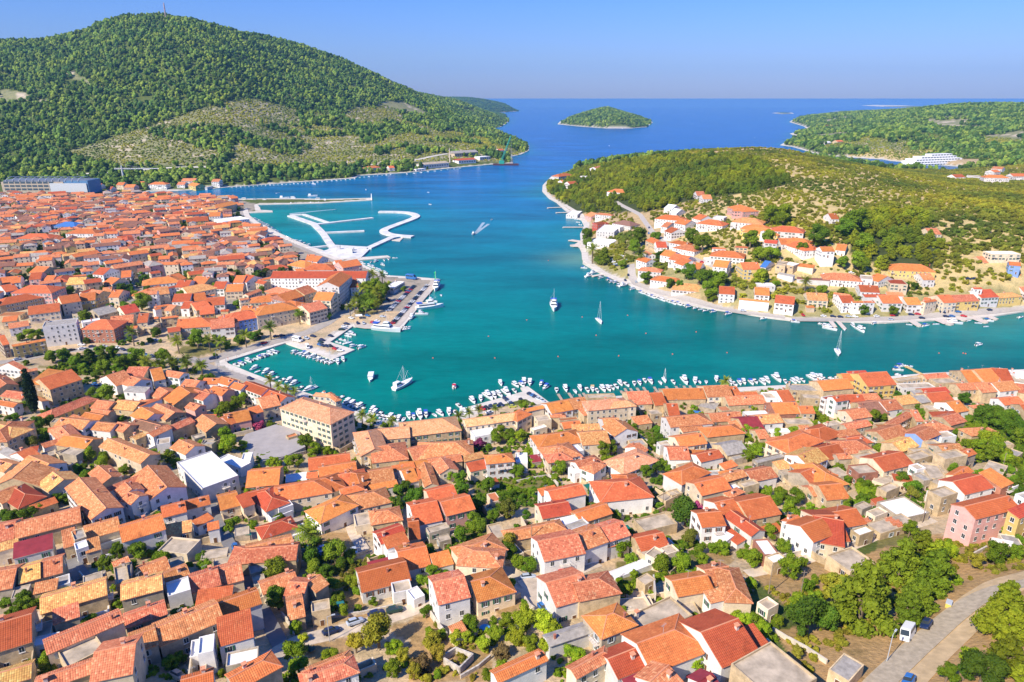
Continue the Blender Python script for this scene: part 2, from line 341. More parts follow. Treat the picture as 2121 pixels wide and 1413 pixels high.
GARD += [zt(1272, 1130, 5, q) for q in ([(0, 180), (560, 100), (900, 60), (900, 300), (600, 330), (100, 500)], [(1300, 680), (1650, 700), (1700, 1000), (1500, 1000)])]
GARD += [zt(1272, 740, 5, q) for q in ([(210, 730), (560, 720), (560, 880), (400, 920)], [(1290, 760), (1560, 760), (1600, 930), (1340, 1080)])]
GARD += [zt(1696, 940, 5, q) for q in ([(600, 880), (1050, 740), (1100, 900), (600, 980)], [(1640, -20), (2150, -80), (2150, 150), (1800, 100)], [(370, 420), (620, 420), (540, 520)])]
GARD += [zt(1696, 740, 5, q) for q in ([(1420, 740), (1900, 560), (2150, 620), (2150, 900), (1900, 1080), (1600, 1060)],)]
GARD += [zt(0, 560, 6.424, q) for q in ([(220, 1210), (1400, 1060), (1700, 1100), (2050, 1220), (1500, 1420), (700, 1340)],)]
PARKD = [zt(0, 560, 6.424, q) for q in ([(240, 1190), (1130, 1120), (1600, 1090), (1650, 1240), (1100, 1270), (500, 1280)],)]
GARD += [zt(600, 530, 6.424, [(800, 700), (1080, 300), (1330, 400), (1560, 420), (1450, 560), (1100, 780), (850, 760)]), zt(310, 560, 6.424, [(330, 1100), (450, 1000), (1250, 960), (1500, 900), (1400, 960), (900, 1080), (620, 1150)])]
SCRUB = [zone([(120, 320), (230, 285), (330, 255), (420, 225), (520, 205), (640, 230), (700, 240), (760, 215), (930, 230), (1090, 290), (1096, 312), (1040, 335), (900, 335), (740, 340), (560, 350), (250, 345)]),
         zone([(590, 198), (622, 194), (650, 215), (628, 220)]), zone([(80, 135), (110, 142), (210, 180), (190, 183)]), zone([(0, 185), (60, 195), (110, 215), (0, 212)]),
         zone([(1360, 465), (1500, 420), (1480, 395), (1620, 395), (1560, 320), (1700, 335), (2121, 385), (2121, 640), (1500, 640)]), zone([(1640, 300), (1700, 270), (1850, 260), (1990, 300), (1900, 335), (1780, 330)]), zone([(1700, 250), (1760, 240), (1800, 256), (1740, 262)]), zone([(1900, 245), (2000, 240), (2060, 262), (1960, 270)]), zone([(2030, 280), (2121, 270), (2121, 300), (2040, 300)])]
PINE = [zone([(1125, 385), (1180, 362), (1300, 335), (1440, 325), (1560, 330), (1640, 380), (1560, 400), (1440, 415), (1340, 440), (1250, 440), (1180, 440)]),
        zone([(1790, 450), (1900, 440), (1960, 500), (1930, 560), (1830, 560), (1760, 520)])]
def inany(X, Y, polys):
    r = np.zeros(np.shape(X), bool)
    for p in polys: r |= inpoly(X, Y, p)
    return r
zc = np.zeros(GU.shape+(3,)); zc[:] = (.10, .13, .03)
def setz(polys, c):
    m = inany(GX, GY, polys); zc[m] = c; return m
inBm = inpoly(GX, GY, coastB) & (GY < 1900); zc[inBm] = (.46, .34, .18); sc1 = setz(SCRUB, (.25, .25, .12)); tl_ = (np.mod(HG+vnoise(GX, GY, 40, 2)*5, 8) < 1.7) & (vnoise(GX, GY, 55, 6) > .38) & (GY > 1150); zc[sc1 & tl_] = (.52, .44, .32); zc[inBm & sc1] = (.54, .42, .19)
setz(PINE, (.06, .075, .025)); tn = setz(TOWN, (.54, .41, .25)); setz(TOWNB, (.34, .30, .13))
setz(DRY, (.42, .27, .12)); setz(GARD, (.20, .18, .06)); setz(PARKD, (.42, .32, .2))
zc[(SD < 6+.002*GY) & (SD > 0)] = (.55, .50, .42)
zc[tn & (GY > 480)] = (.36, .31, .24)
m, n, b = mat('ground_earth', .95, .1)
at = nd(n, 'ShaderNodeAttribute'); at.attribute_name = 'zone'; p = geopos(n)
n1 = ramp(n, noise(n, p, .12, 8, .65), [(.3, (.62, .66, .60)), (.5, (1, 1, 1)), (.72, (1.25, 1.15, 1.05))])
n2 = ramp(n, noise(n, p, .9, 6, .7), [(.3, gray(.72)), (.7, gray(1.2))])
c = mixc(n, 1, mixc(n, 1, at.outputs['Color'], n1, 'MULTIPLY'), n2, 'MULTIPLY'); n.links.new(c, b.inputs['Base Color'])
bp = nd(n, 'ShaderNodeBump'); bp.inputs['Distance'].default_value = .4; n.links.new(noise(n, p, .8, 6), bp.inputs['Height']); n.links.new(bp.outputs[0], b.inputs['Normal'])
GROUND = m
def grid_mesh(name, X, Y, Z, mask, m, colr=None):
    h, w = X.shape; idx = np.arange(h*w).reshape(h, w)
    q = np.stack([idx[:-1, :-1], idx[:-1, 1:], idx[1:, 1:], idx[1:, :-1]], -1)[mask]
    used = np.unique(q); remap = np.full(h*w, -1); remap[used] = np.arange(len(used)); q = remap[q]
    co = np.stack([X.ravel(), Y.ravel(), Z.ravel()], -1)[used].astype(np.float32)
    me = bpy.data.meshes.new(name); me.vertices.add(len(co)); me.vertices.foreach_set('co', co.ravel())
    me.loops.add(q.size); me.loops.foreach_set('vertex_index', q.ravel().astype(np.int32))
    me.polygons.add(len(q)); me.polygons.foreach_set('loop_start', np.arange(0, q.size, 4, dtype=np.int32))
    me.polygons.foreach_set('use_smooth', [True]*len(q)); me.materials.append(m)
    if colr is not None:
        at_ = me.color_attributes.new('zone', 'FLOAT_COLOR', 'POINT')
        cc = np.concatenate([colr.reshape(-1, 3)[used], np.ones((len(used), 1))], 1).astype(np.float32); at_.data.foreach_set('color', cc.ravel())
    me.update(calc_edges=True); me.validate(); return me
mx = np.maximum(np.maximum(HG[:-1, :-1], HG[1:, :-1]), np.maximum(HG[:-1, 1:], HG[1:, 1:]))
struct('ground', grid_mesh('ground', GX, GY, HG, mx > 0, GROUND, zc))
mb = MB()
for pl in POLYS: mb.prism([p for p in pl], -2.0, .9)
struct('shore', mb, CONC)
# ------------------------------------------------------------- the sea
wu = np.linspace(-1.4, 1.4, 361); ww = np.concatenate([np.linspace(math.log(120), math.log(3500), 300), np.linspace(math.log(3700), math.log(90000), 50)])
WU, WW = np.meshgrid(wu, ww); WY = np.exp(WW); WX = WU*WY
dsh = np.full(WX.shape, 1e9)
for pl in POLYS[:3]: dsh = np.minimum(dsh, edist(WX, WY, pl))
def lerp(a, b, t): return np.array(a)*(1-t[..., None])+np.array(b)*t[..., None]
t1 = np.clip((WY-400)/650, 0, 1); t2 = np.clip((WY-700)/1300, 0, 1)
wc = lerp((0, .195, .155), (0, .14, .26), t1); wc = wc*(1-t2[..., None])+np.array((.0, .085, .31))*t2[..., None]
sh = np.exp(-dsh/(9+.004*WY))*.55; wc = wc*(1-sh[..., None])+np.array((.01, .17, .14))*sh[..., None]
for bx, by, rad, cc, am in ((1196, 536, 22, (.16, .34, .22), .9), (1180, 480, 45, (.0, .20, .2), .6), (590, 455, 110, (.0, .27, .22), .8), (640, 480, 120, (.0, .22, .20), .6), (1135, 400, 50, (0, .2, .2), .6), (1100, 318, 60, (0, .13, .22), .5), (820, 480, 120, (0, .13, .19), .5), (1700, 760, 200, (0, .085, .095), .5)):
    q = at_z(bx, by, 0); g = np.exp(-((WX-q.x)**2+(WY-q.y)**2)/(2*rad**2))*am; wc = wc*(1-g[..., None])+np.array(cc)*g[..., None]
m, n, b = mat('sea_water', .12, .5); b.inputs['IOR'].default_value = 1.33; b.inputs['Specular IOR Level'].default_value = .10
at = nd(n, 'ShaderNodeAttribute'); at.attribute_name = 'zone'; p = geopos(n)
mp = nd(n, 'ShaderNodeMapping'); mp.inputs['Scale'].default_value = (.45, 1.25, 1); mp.inputs['Rotation'].default_value = (0, 0, R(20)); n.links.new(p, mp.inputs['Vector'])
big = ramp(n, noise(n, mp.outputs[0], .012, 6, .6), [(.32, gray(.66)), (.68, gray(1.32))]); rip = ramp(n, noise(n, mp.outputs[0], .22, 5, .65), [(.3, gray(.88)), (.72, gray(1.13))])
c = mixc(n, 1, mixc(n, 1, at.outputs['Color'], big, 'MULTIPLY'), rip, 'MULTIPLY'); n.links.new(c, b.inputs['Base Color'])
bp = nd(n, 'ShaderNodeBump'); bp.inputs['Strength'].default_value = .35; bp.inputs['Distance'].default_value = .5
n.links.new(noise(n, mp.outputs[0], .5, 5, .6), bp.inputs['Height']); n.links.new(bp.outputs[0], b.inputs['Normal']); b.inputs['Roughness'].default_value = .22
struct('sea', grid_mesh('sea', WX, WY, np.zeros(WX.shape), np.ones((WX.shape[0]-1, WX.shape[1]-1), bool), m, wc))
from mathutils.bvhtree import BVHTree
# ------------------------------------------------------------- roads, lanes and quays draped on the ground
CS = (-1, -.67, -.33, 0, .33, .67, 1)
def strip(name, pts, width, m, lift=.12, step=1.6, dz=None):
    P = [ground(x, y) for x, y in pts]; L = []
    for a, b in zip(P, P[1:]):
        k = max(1, int((b-a).xy.length/step))
        L += [a.lerp(b, i/k) for i in range(k)]
    L.append(P[-1])
    for _ in range(2): L = [L[0]]+[(L[i-1]+L[i]*2+L[i+1])/4 for i in range(1, len(L)-1)]+[L[-1]]
    mb = MB(); rows = []
    for i, q in enumerate(L):
        t = (L[min(i+1, len(L)-1)]-L[max(i-1, 0)]).xy.normalized(); nrm = Vector((-t.y, t.x)); row = []
        for s in CS:
            x, y = q.x+nrm.x*s*width/2, q.y+nrm.y*s*width/2
            row.append((x, y))
        zz = max(Hat(x, y) for x, y in row) if name not in ('road', 'track') else 0
        rows.append([(x, y, max(zz, Hat(x, y), .95)+lift) for x, y in row])
    for a, b in zip(rows, rows[1:]):
        for j in range(len(CS)-1): mb.quadv([a[j], a[j+1], b[j+1], b[j]])
        for j, s in ((0, 1), (len(CS)-1, -1)):
            lo = lambda p: (p[0], p[1], p[2]-.6); q = [a[j], b[j], lo(b[j]), lo(a[j])]; mb.quadv(q if s < 0 else q[::-1])
    return struct(name, mb, m)
ASPH = plain('asphalt', (.38, .34, .29), .9, .15, .15, .4); ASPG = plain('old_asphalt', (.45, .37, .255), .9, .15, .22, .9); LANE = plain('lane_concrete', (.56, .46, .34), .9, .15, .25, .4)
DUST = plain('dusty_gravel', (.55, .40, .22), .95, .1, .2, .5)
def T(ox, oy, s, pts): return [(ox+x/s, oy+y/s) for x, y in pts]
strip('track', T(1696, 1130, 5, [(700, 1500), (1110, 1090), (1450, 790), (1700, 570), (1950, 400), (2300, 300)]), 8.5, DUST, .14)
strip('road', T(1696, 1130, 5, [(560, 1500), (760, 1300), (1030, 1050), (1350, 770), (1600, 580), (1850, 460), (2350, 350)]), 4.7, ASPG, .36)
strip('lane', T(424, 1130, 5, [(640, 1180), (950, 1010), (1200, 960), (1500, 880), (1900, 770), (2117, 700), (2380, 600)]), 4.2, LANE)
strip('lane', T(848, 1130, 5, [(860, 340), (1050, 300), (1150, 400), (1270, 500), (1380, 660)]), 6, LANE, .14)
strip('lane', T(848, 1130, 5, [(1150, 430), (1350, 370), (1700, 290), (1950, 190)]), 3.6, LANE, .11)
strip('lane', T(1272, 940, 5, [(1370, 1260), (1700, 1190), (2117, 1070), (2480, 960), (2720, 860), (3050, 770), (3300, 690)]), 3.2, LANE)
strip('lane', T(0, 940, 5, [(620, 990), (740, 1130), (860, 1300)]), 4, plain('lane_grey', (.2, .19, .18)))
strip('lane', T(424, 940, 5, [(60, 540), (170, 800), (300, 1020), (400, 1200), (480, 1400), (560, 1560), (690, 1800), (820, 2060)]), 3.6, plain('lane_grey', (.2, .19, .18)))
strip('lane', T(424, 940, 5, [(1300, 420), (1480, 640), (1540, 830), (1650, 1000)]), 3.5, LANE)
strip('road', T(0, 560, 6.424, [(-60, 1230), (230, 1200), (640, 1110), (1200, 1040), (1650, 1070), (1900, 1130), (2300, 1190), (2500, 1210)]), 7, ASPH, .1)
strip('road', T(310, 560, 6.424, [(320, 1210), (700, 1210), (1000, 1130), (1600, 960), (2120, 820), (2350, 700), (2550, 560), (2800, 380)]), 8.5, ASPH, .11)
strip('road', T(424, 740, 5, [(-160, 10), (20, 90), (420, 220), (700, 330), (930, 400)]), 7, ASPH, .12)
strip('road', T(480, 370, 4.711, [(90, 300), (110, 370), (200, 440), (400, 560), (640, 660), (900, 770), (1100, 830), (1250, 900)]), 6, ASPH, .1)
strip('road', T(600, 530, 6.424, [(760, 790), (900, 640), (1000, 500), (1100, 260)]), 6, ASPH, .13)
strip('path', T(480, 370, 4.711, [(125, 290), (150, 370), (230, 430), (430, 540), (660, 640), (880, 730), (1060, 800)]), 7, CONC, .14)
strip('road', T(1180, 480, 5.048, [(640, 340), (650, 460), (700, 550), (960, 640), (1280, 720), (1560, 800), (1800, 850), (2250, 900)]), 6.5, plain('shore_road', (.42, .38, .33)), .1)
strip('road', T(1820, 440, 5.047, [(-900, 1130), (-300, 1130), (200, 1115), (600, 1075), (1000, 1050), (1519, 1010), (1700, 1000)]), 6, plain('shore_road', (.42, .38, .33)), .12)
strip('road', T(1100, 300, 4.82, [(850, 570), (1090, 700), (1210, 870), (1350, 990), (1560, 1120), (1900, 1250)]), 5, plain('shore_road', (.42, .38, .33)), .2)
strip('road', T(0, 200, 3.535, [(60, 640), (300, 590), (640, 565), (1000, 545), (1300, 520), (1560, 515)]), 8, CONC, .5, 8)
strip('road', T(560, 180, 3.535, [(660, 575), (900, 560), (1100, 530), (1300, 490)]), 7, CONC, .5, 8)
strip('path', T(1100, 300, 4.82, [(330, 600), (500, 700), (560, 800), (515, 900), (540, 1150), (700, 1270), (960, 1400)]), 6, CONC, .1)
def quad_area(name, pts, m, z, cat=None):
    mb = MB(); mb.prism([tuple(at_z(x, y, z).xy) for x, y in pts], z-.5, z); return struct(name, mb, m)
PAVE = plain('quay_paving', (.50, .44, .37), .9, .15, .12, .2)
quad_area('car_park', T(600, 530, 6.424, [(1250, 290), (1990, 330), (1880, 480), (1440, 965), (1000, 960), (870, 940), (800, 800), (960, 760), (1300, 560), (1560, 400)]), PAVE, 1.02)
quad_area('car_park', T(848, 740, 5, [(625, 530), (1195, 378), (1420, 470), (1000, 540), (640, 600)]), CONC, 1.25)
yard = T(424, 740, 5, [(430, 840), (740, 780), (980, 830), (1050, 990), (660, 1110), (480, 1010), (360, 910)])
mb = MB(); yp = [ground(x, y) for x, y in yard]; mb.prism([tuple(p.xy) for p in yp], 3, max(p.z for p in yp)+.05); struct('pavement', mb, plain('school_yard', (.36, .33, .31), .9, .15, .1, .3))
PV, PF = [], []
for o in COL.objects:
    if o.get('kind') == 'structure' and o.name.split('.')[0] in ('road', 'path', 'lane', 'track', 'car_park', 'pavement', 'shore'):
        b0 = len(PV); PV += [v.co.copy() for v in o.data.vertices]; PF += [tuple(i+b0 for i in q.vertices) for q in o.data.polygons]
PBVH = BVHTree.FromPolygons(PV, PF)
def surf(x, y):
    h = PBVH.ray_cast(Vector((x, y, 200)), Vector((0, 0, -1))); g = Hat(x, y)
    return max(g, h[0].z) if h[0] is not None else g
HDATA = '''
@0 1130 5
200 235 410 180 245 380 G 5 b y
412 180 640 122 440 330 G 5 b t
-80 285 168 240 -40 465 G 5 g t
375 395 600 345 380 500 S 3 b t
420 550 1090 360 480 690 G 5 b y
550 670 805 590 590 810 S 4.5 g t
-90 835 320 715 -60 1110 G 6 b r
1255 410 1670 305 1300 550 G 6 g y
1675 300 1925 205 1695 395 G 5 g t
1430 240 1720 135 1445 350 G 4 b t
1965 335 2250 250 2000 490 G 5 g t
1285 740 1700 595 1325 850 G 4.5 g t
460 1010 1240 685 485 1130 G 7 c t
1340 960 1600 865 1400 1110 G 5 g t
1605 860 2250 600 1640 1050 G 6.5 g t
985 1110 1400 1025 1000 1400 G 7 c t
370 1400 975 1195 420 1500 G 6 b t
-60 1340 320 1230 -40 1470 G 5 b y
600 1120 985 930 620 1320 F 5 b c
150 440 320 400 190 540 F 3 g c
1000 285 1060 270 1040 340 F 2.5 g c
330 830 560 770 320 970 F 3 c c
380 670 520 660 390 770 F 3 b c
860 320 1180 230 900 380 F 2.5 b c
1280 200 1320 190 1330 330 F 5 g g
1720 400 1950 330 1720 550 F 5 w w
300 975 620 900 480 1010 F 3 w w
1985 1000 2160 960 2030 1160 F 4 w w
1880 1400 2200 1310 1900 1500 G 5 w r
600 330 700 300 630 420 F 3 w g
1740 150 1890 110 1760 250 F 3 g c
@424 1130 5
0 290 370 190 10 460 G 5 c t
-60 470 290 420 -40 650 S 4.5 g o
30 645 545 470 60 780 G 7 w o
130 750 465 660 150 1045 S 7 w o
420 40 960 0 440 180 L 6 b t
575 400 930 280 620 500 G 5 c t
870 380 1060 390 850 540 G 6 g t
1065 395 1195 310 1110 515 G 6 g t
850 590 1010 550 910 760 G 5 b t
1100 600 1290 560 1150 700 F 4.5 b c
500 330 600 300 620 390 F 3 g c
1590 290 2080 170 1640 480 G 5 w r
1010 1320 1440 1150 1150 1340 R 5 w t
1120 1340 1440 1230 1110 1480 H 5 w t
260 1380 600 1200 300 1520 R 7 g o
-60 1330 95 1290 -40 1430 G 6 g t
235 1130 560 1060 250 1270 F 5 g w
-40 960 90 930 -20 1130 F 6 w w
1690 180 1890 130 1700 240 S 3 g m
1930 400 2120 360 2000 500 F 4 w c
-20 60 250 20 0 150 F 3 g c
80 140 280 80 120 220 F 2.5 b c
@848 1130 5
245 385 560 310 375 590 G 8 w t
640 380 830 330 720 580 R 5.5 c o
-120 70 170 10 -100 270 G 5 w o
215 95 400 50 250 240 S 4 w o
670 60 820 70 640 210 H 6 c t
1420 390 1790 290 1600 610 G 6 w t
1700 400 1960 350 1640 600 R 6 b t
2045 730 2110 705 2100 920 H 6 g o
1420 960 1880 810 1480 1020 G 4 w g
880 1330 1380 1105 970 1390 G 5.5 w o
1680 1290 2010 1110 1830 1270 R 5.5 c t
1330 -40 1740 -120 1480 145 G 7 w t
1750 -110 2200 -250 1780 50 G 7 w t
430 840 520 800 440 920 S 3 c t
-10 470 60 440 40 580 F 3.5 w w
@1272 1130 5
600 370 960 310 690 520 G 5.5 c o
940 260 1180 220 1060 410 G 5.5 c t
930 480 1190 420 910 600 S 4.5 w t
1195 270 1262 450 1140 540 H 5.5 c t
1480 600 1590 540 1480 680 F 4 c c
150 740 580 540 380 950 F 4 b c
905 900 1280 760 1150 1240 G 7 w r
1335 850 1420 820 1480 1050 S 5 w r
240 1020 625 880 540 1260 R 6 w o
-60 1180 220 1070 180 1320 G 5 w r
90 1400 320 1300 150 1500 S 5 w m
380 1413 560 1250 650 1480 G 6 w t
1210 1240 1620 1010 1830 1560 F 6 b c
880 1413 1010 1330 1100 1480 G 6 w m
230 60 480 -60 340 120 F 4 b c
230 350 340 290 300 420 F 3 b c
1560 130 1700 80 1580 220 F 4 b w
620 600 820 580 760 740 F 1.5 b c
10 560 370 530 160 680 F 1.5 c c
@1696 1130 5
80 110 340 20 370 270 F 3.5 b c
100 1290 260 1120 340 1390 F 3 b g
@0 940 5
-40 60 130 110 -20 170 G 5 c t
300 20 510 105 220 180 G 6 w t
130 250 330 80 200 60 G 5 b t
550 190 660 270 420 330 G 5 c y
1020 125 1155 240 940 220 G 4.5 g t
820 250 1100 565 690 370 G 8 w t
1530 120 1730 345 1350 230 G 8 w t
990 400 1530 190 1050 420 G 7 w t
1295 300 1365 370 1230 430 G 7.5 w t
1330 400 1440 440 1300 500 G 7 w t
-60 430 160 340 -30 540 G 5 c t
160 360 260 420 120 520 H 5 b r
310 540 560 450 400 570 S 3.5 b o
160 730 820 565 190 870 G 6 b t
-80 760 160 710 -40 920 G 5 c t
150 930 540 830 180 1080 S 4.5 w m
-60 950 180 880 -30 1010 S 5 c y
865 770 1220 670 890 890 G 5 c t
1235 770 1670 640 1290 910 G 7 w o
1670 560 1910 500 1690 660 G 5 w o
1910 500 2160 440 1930 580 G 5 w o
1720 740 1980 690 1750 850 S 5 b y
880 900 1020 860 1010 1000 S 4 c t
670 790 740 770 720 960 S 5 b t
740 820 860 780 760 920 F 6 b g
770 940 890 900 760 1020 F 5 w w
1165 1130 1320 1070 1180 1210 S 4 g t
1180 1190 1310 1150 1190 1370 F 5 b c
1290 1150 1430 1200 1290 1280 F 4.5 g g
180 0 320 -60 400 20 G 5 w o
610 0 720 -60 700 80 F 5 g c
1780 870 2080 900 1840 1040 F 3.5 c c
860 1280 1060 1220 900 1340 F 3 g c
1990 700 2150 620 2000 780 S 5 w o
2010 250 1990 140 1990 440 F 2 c c
@424 940 5
70 -20 350 235 -275 115 F 7 w w
240 10 480 100 340 150 F 4 w w
450 190 780 160 470 345 G 5.5 b o
1075 60 1500 5 1100 170 G 5 c o
1180 150 1560 90 1190 270 G 5 c o
1060 200 1170 190 1060 230 S 3.5 c o
720 360 1130 290 740 500 R 6 c o
1130 290 1250 260 1300 400 R 6 c o
450 410 660 360 470 500 G 5 b r
630 390 700 460 580 540 H 5 w r
135 450 330 400 180 580 G 5 c o
325 440 440 400 350 580 S 5.5 c r
1410 220 1520 200 1500 330 H 6 c o
1520 200 1570 210 1640 370 H 6 g o
1400 370 1570 330 1400 430 R 6 c o
1250 540 1370 485 1140 750 H 6 w o
1610 430 1750 400 1520 590 H 6 c t
1840 600 1900 590 1770 730 H 4.5 b t
680 740 800 700 580 890 H 4.5 c r
430 970 900 860 450 1110 G 6 b t
310 780 460 750 320 860 F 2.5 g c
850 780 1020 720 880 870 F 3 w w
840 220 1060 190 850 300 F 3 w w
840 690 1030 640 850 730 F 3 b c
730 540 880 490 740 600 F 4 w w
1640 0 1720 -60 1650 105 G 7 b s
1720 -60 1900 -80 1650 105 R 7 b t
1700 190 1940 150 1730 310 G 6 c t
1690 330 1980 270 1720 390 S 4 w o
1940 130 2160 90 1950 190 S 5 w o
2040 180 2160 150 2090 310 G 5 w o
1780 830 2040 740 1810 940 G 7 w r
1840 880 2060 810 1880 990 S 6 w o
1540 640 1700 610 1580 760 F 4 c c
450 1160 620 1110 480 1260 F 3.5 g g
-40 610 80 590 0 760 G 6 w o
40 720 130 700 60 780 S 5 w o
1880 1040 2100 1010 1900 1160 F 3 w w
2060 990 2110 980 2100 1150 G 5 w o
@848 940 5
-100 90 200 70 -80 150 S 5 c o
0 180 80 150 -20 310 S 5 c o
150 90 230 310 110 190 G 5 c t
325 40 410 150 250 120 G 5.5 c t
590 100 800 55 620 190 S 5.5 c r
540 30 750 -20 550 90 S 4 c y
190 60 530 10 240 120 G 5 b t
880 20 980 10 930 95 H 8 w o
1500 0 1570 -10 1460 90 H 6 c t
1720 90 1890 40 1750 170 R 6 w t
1890 110 1920 90 1830 260 H 6 w t
180 390 450 325 210 490 G 7 c o
10 545 280 490 130 730 G 7 w o
330 505 620 435 400 640 G 7.5 p o
0 710 80 700 0 890 G 5 g r
170 780 380 720 180 800 F 4.5 g c
1330 370 1500 330 1440 420 S 5 w o
1440 390 1780 320 1570 470 G 7 w o
1340 550 1640 500 1450 660 G 5.5 c r
1720 620 2040 520 1800 710 G 5 b o
1580 760 1800 680 1660 790 F 4 w g
1500 690 1760 630 1560 750 F 4.5 w w
1080 800 1500 715 1110 890 H 4.5 b t
800 420 890 400 880 500 F 2.5 c t
800 750 940 720 850 900 F 4 b c
1350 910 1700 830 1480 1100 G 7 w t
1700 850 1960 760 1800 1000 G 7 w t
650 950 790 900 560 1160 H 6 c t
1960 800 2110 760 2040 970 G 5.5 b o
2060 290 2120 230 2040 340 S 5 w r
1880 310 1930 290 1920 400 F 3 g g
280 860 400 830 290 920 F 3 g c
2250 280 2117 260 2040 290 S 5 w o
1100 0 1220 0 1130 100 F 5 w w
1250 20 1340 10 1290 90 S 4 g m
820 270 890 250 850 300 S 2.5 w r
1660 150 1700 140 1700 220 F 4 w w
2120 -60 2117 -60 2100 -20 F 3 w w
@1272 940 5
110 40 240 -10 180 180 H 5.5 w s
150 280 130 230 20 340 H 7 w o
0 300 150 285 150 470 H 7 w o
700 180 820 130 680 330 H 7 w o
830 310 1130 240 1000 410 G 7 c o
1120 230 1330 170 1160 290 G 6 b t
1370 190 1620 140 1430 290 G 5 w t
1640 90 1830 50 1700 180 S 5 b y
1210 400 1280 370 1080 450 H 5 b t
1040 510 1230 470 1160 670 G 6 w o
860 620 1100 600 1000 750 G 7 w r
1290 500 1610 440 1420 680 G 6 b o
1210 590 1500 790 1410 840 G 5.5 w r
1160 740 1360 890 1290 900 S 2.5 w r
200 690 530 610 300 820 F 3.5 b c
220 880 500 820 310 1000 G 5 b r
320 1050 420 970 400 1110 F 4 c c
480 990 600 950 560 1050 F 4 c c
1440 900 1590 890 1560 1060 F 5 k w
1790 700 1900 640 1800 760 G 7 w o
1930 750 2150 670 2010 930 G 7 w r
850 10 1080 -40 960 70 G 5 w o
1090 110 1220 70 1170 140 S 4 c o
1430 70 1720 0 1440 100 F 5 g g
1900 20 2100 -60 2080 110 G 8 w y
1930 200 2117 130 2100 290 G 5 g o
2010 350 2150 330 2110 430 G 5 b t
640 120 810 90 680 170 F 4 b c
1280 310 1440 270 1300 370 F 5 b c
440 450 580 380 540 500 F 4 b c
540 400 650 370 600 430 F 4.5 b c
940 190 1080 180 1000 230 F 3.5 w g
1080 190 1180 170 1100 210 S 4 c o
1700 180 1790 170 1750 230 F 4 g c
1530 760 1680 720 1560 800 S 3 g r
1060 370 1250 310 1080 440 F 4.5 g w
550 -60 760 -60 640 60 G 5 w t
1020 840 1100 780 1130 940 F 3 w w
-60 1230 380 1060 -20 1250 F 1.5 w w
@1696 940 5
180 10 310 0 150 60 G 5 g t
560 50 860 -20 760 160 G 6 c o
70 200 -60 110 -60 290 H 5 g o
60 170 130 200 250 280 H 5 g o
100 160 200 140 180 250 F 3 g c
300 130 500 110 420 220 F 5 k c
0 330 230 310 40 480 G 6 b o
80 620 380 570 330 750 G 6 w r
-40 650 250 700 -20 910 G 6 c r
-60 640 210 640 -10 900 G 6 c r
600 360 740 300 680 420 F 5 b c
600 510 880 450 840 690 F 4 g w
360 540 460 500 420 600 F 3.5 g c
490 610 620 560 570 670 F 4 c c
1130 390 1300 340 1260 470 F 7 b c
1510 550 1960 440 1640 670 G 10 p r
1960 590 2160 500 2060 660 S 8 y r
1390 290 1680 220 1590 400 G 6 w r
1660 200 1780 150 1950 330 S 5 k o
1390 220 1540 135 1460 260 G 4 c o
760 210 950 230 780 260 S 4 c r
930 130 1020 110 1010 180 F 5 w c
1100 100 1250 110 1200 200 F 4 b c
960 220 1050 200 1060 300 F 4 g g
330 800 480 750 370 860 F 4 b w
480 730 850 620 560 860 F 3 b c
1860 830 2050 860 1900 960 F 2 c g
1190 0 1420 -40 1240 80 F 7 b c
1430 0 1580 -50 1440 60 G 6 g o
880 20 1060 -30 960 90 F 5 b c
1050 100 1230 120 1060 250 F 4 b c
620 190 840 260 700 330 F 2 c c
330 20 520 -20 480 60 F 5 b c
1760 70 1960 130 1840 200 F 3 b c
2030 430 2150 400 2120 500 F 6 w g
540 480 640 450 600 500 S 3.5 k r
1140 280 1280 240 1280 320 F 3 b c
@0 730 4.4167
370 290 660 200 370 375 G 9 b o
260 285 440 150 500 250 S 9 b o
0 440 160 470 0 480 G 5 w o
80 130 130 110 200 170 G 5 w t
180 150 330 120 220 180 G 6 b t
-60 200 60 290 -80 310 G 6 b t
60 350 250 380 130 420 G 5 b t
250 400 380 450 330 440 S 4 w t
480 530 760 420 590 555 H 4.5 y t
980 250 1140 200 1070 310 G 6 w t
1190 170 1370 170 1200 250 G 6 g t
1380 190 1480 170 1500 250 G 6 w o
1530 165 1680 190 1640 235 G 7 w t
1200 220 1290 250 1120 290 G 7 w t
1180 310 1370 320 1170 360 S 7 w g
1700 250 1830 265 1660 310 G 6 w t
1460 320 1540 360 1380 390 G 5 b t
1640 310 1740 370 1550 470 G 5 b o
1650 430 1790 380 1620 460 F 5.5 g g
1780 340 1920 380 1750 410 G 6 w t
1870 240 2010 240 1860 290 G 6 w o
1950 310 2080 320 1930 330 G 7 p o
1740 460 1830 490 1710 510 G 5 p t
2030 220 2120 280 2010 280 G 7 w o
890 440 1040 460 850 510 G 5 b t
1080 440 1280 460 1080 520 G 5 b y
850 520 1010 540 860 570 G 5 b t
780 550 950 580 780 600 G 5 b o
1280 500 1480 430 1250 480 S 5 w o
1290 500 1410 560 1240 600 G 6 w o
1430 470 1600 550 1450 590 G 6 b t
1400 620 1580 600 1420 660 F 4 b c
1240 610 1470 670 1240 690 G 5 b d
1360 740 1530 660 1370 790 G 6 w t
1540 680 1740 595 1580 720 G 6 b t
1850 570 1980 655 1810 680 G 5.5 b t
2040 600 2120 570 2090 670 G 5 p o
1870 570 1980 570 1880 600 S 4 b o
1440 800 1560 780 1450 850 F 5 w c
1640 800 1780 860 1570 880 G 5.5 w t
1750 770 1850 740 1780 800 F 4 g c
1860 800 1970 790 1870 850 F 4 b g
1210 770 1300 730 1240 800 G 5 b y
890 640 1060 660 870 710 G 5 w t
1080 640 1190 670 1050 710 G 5 b t
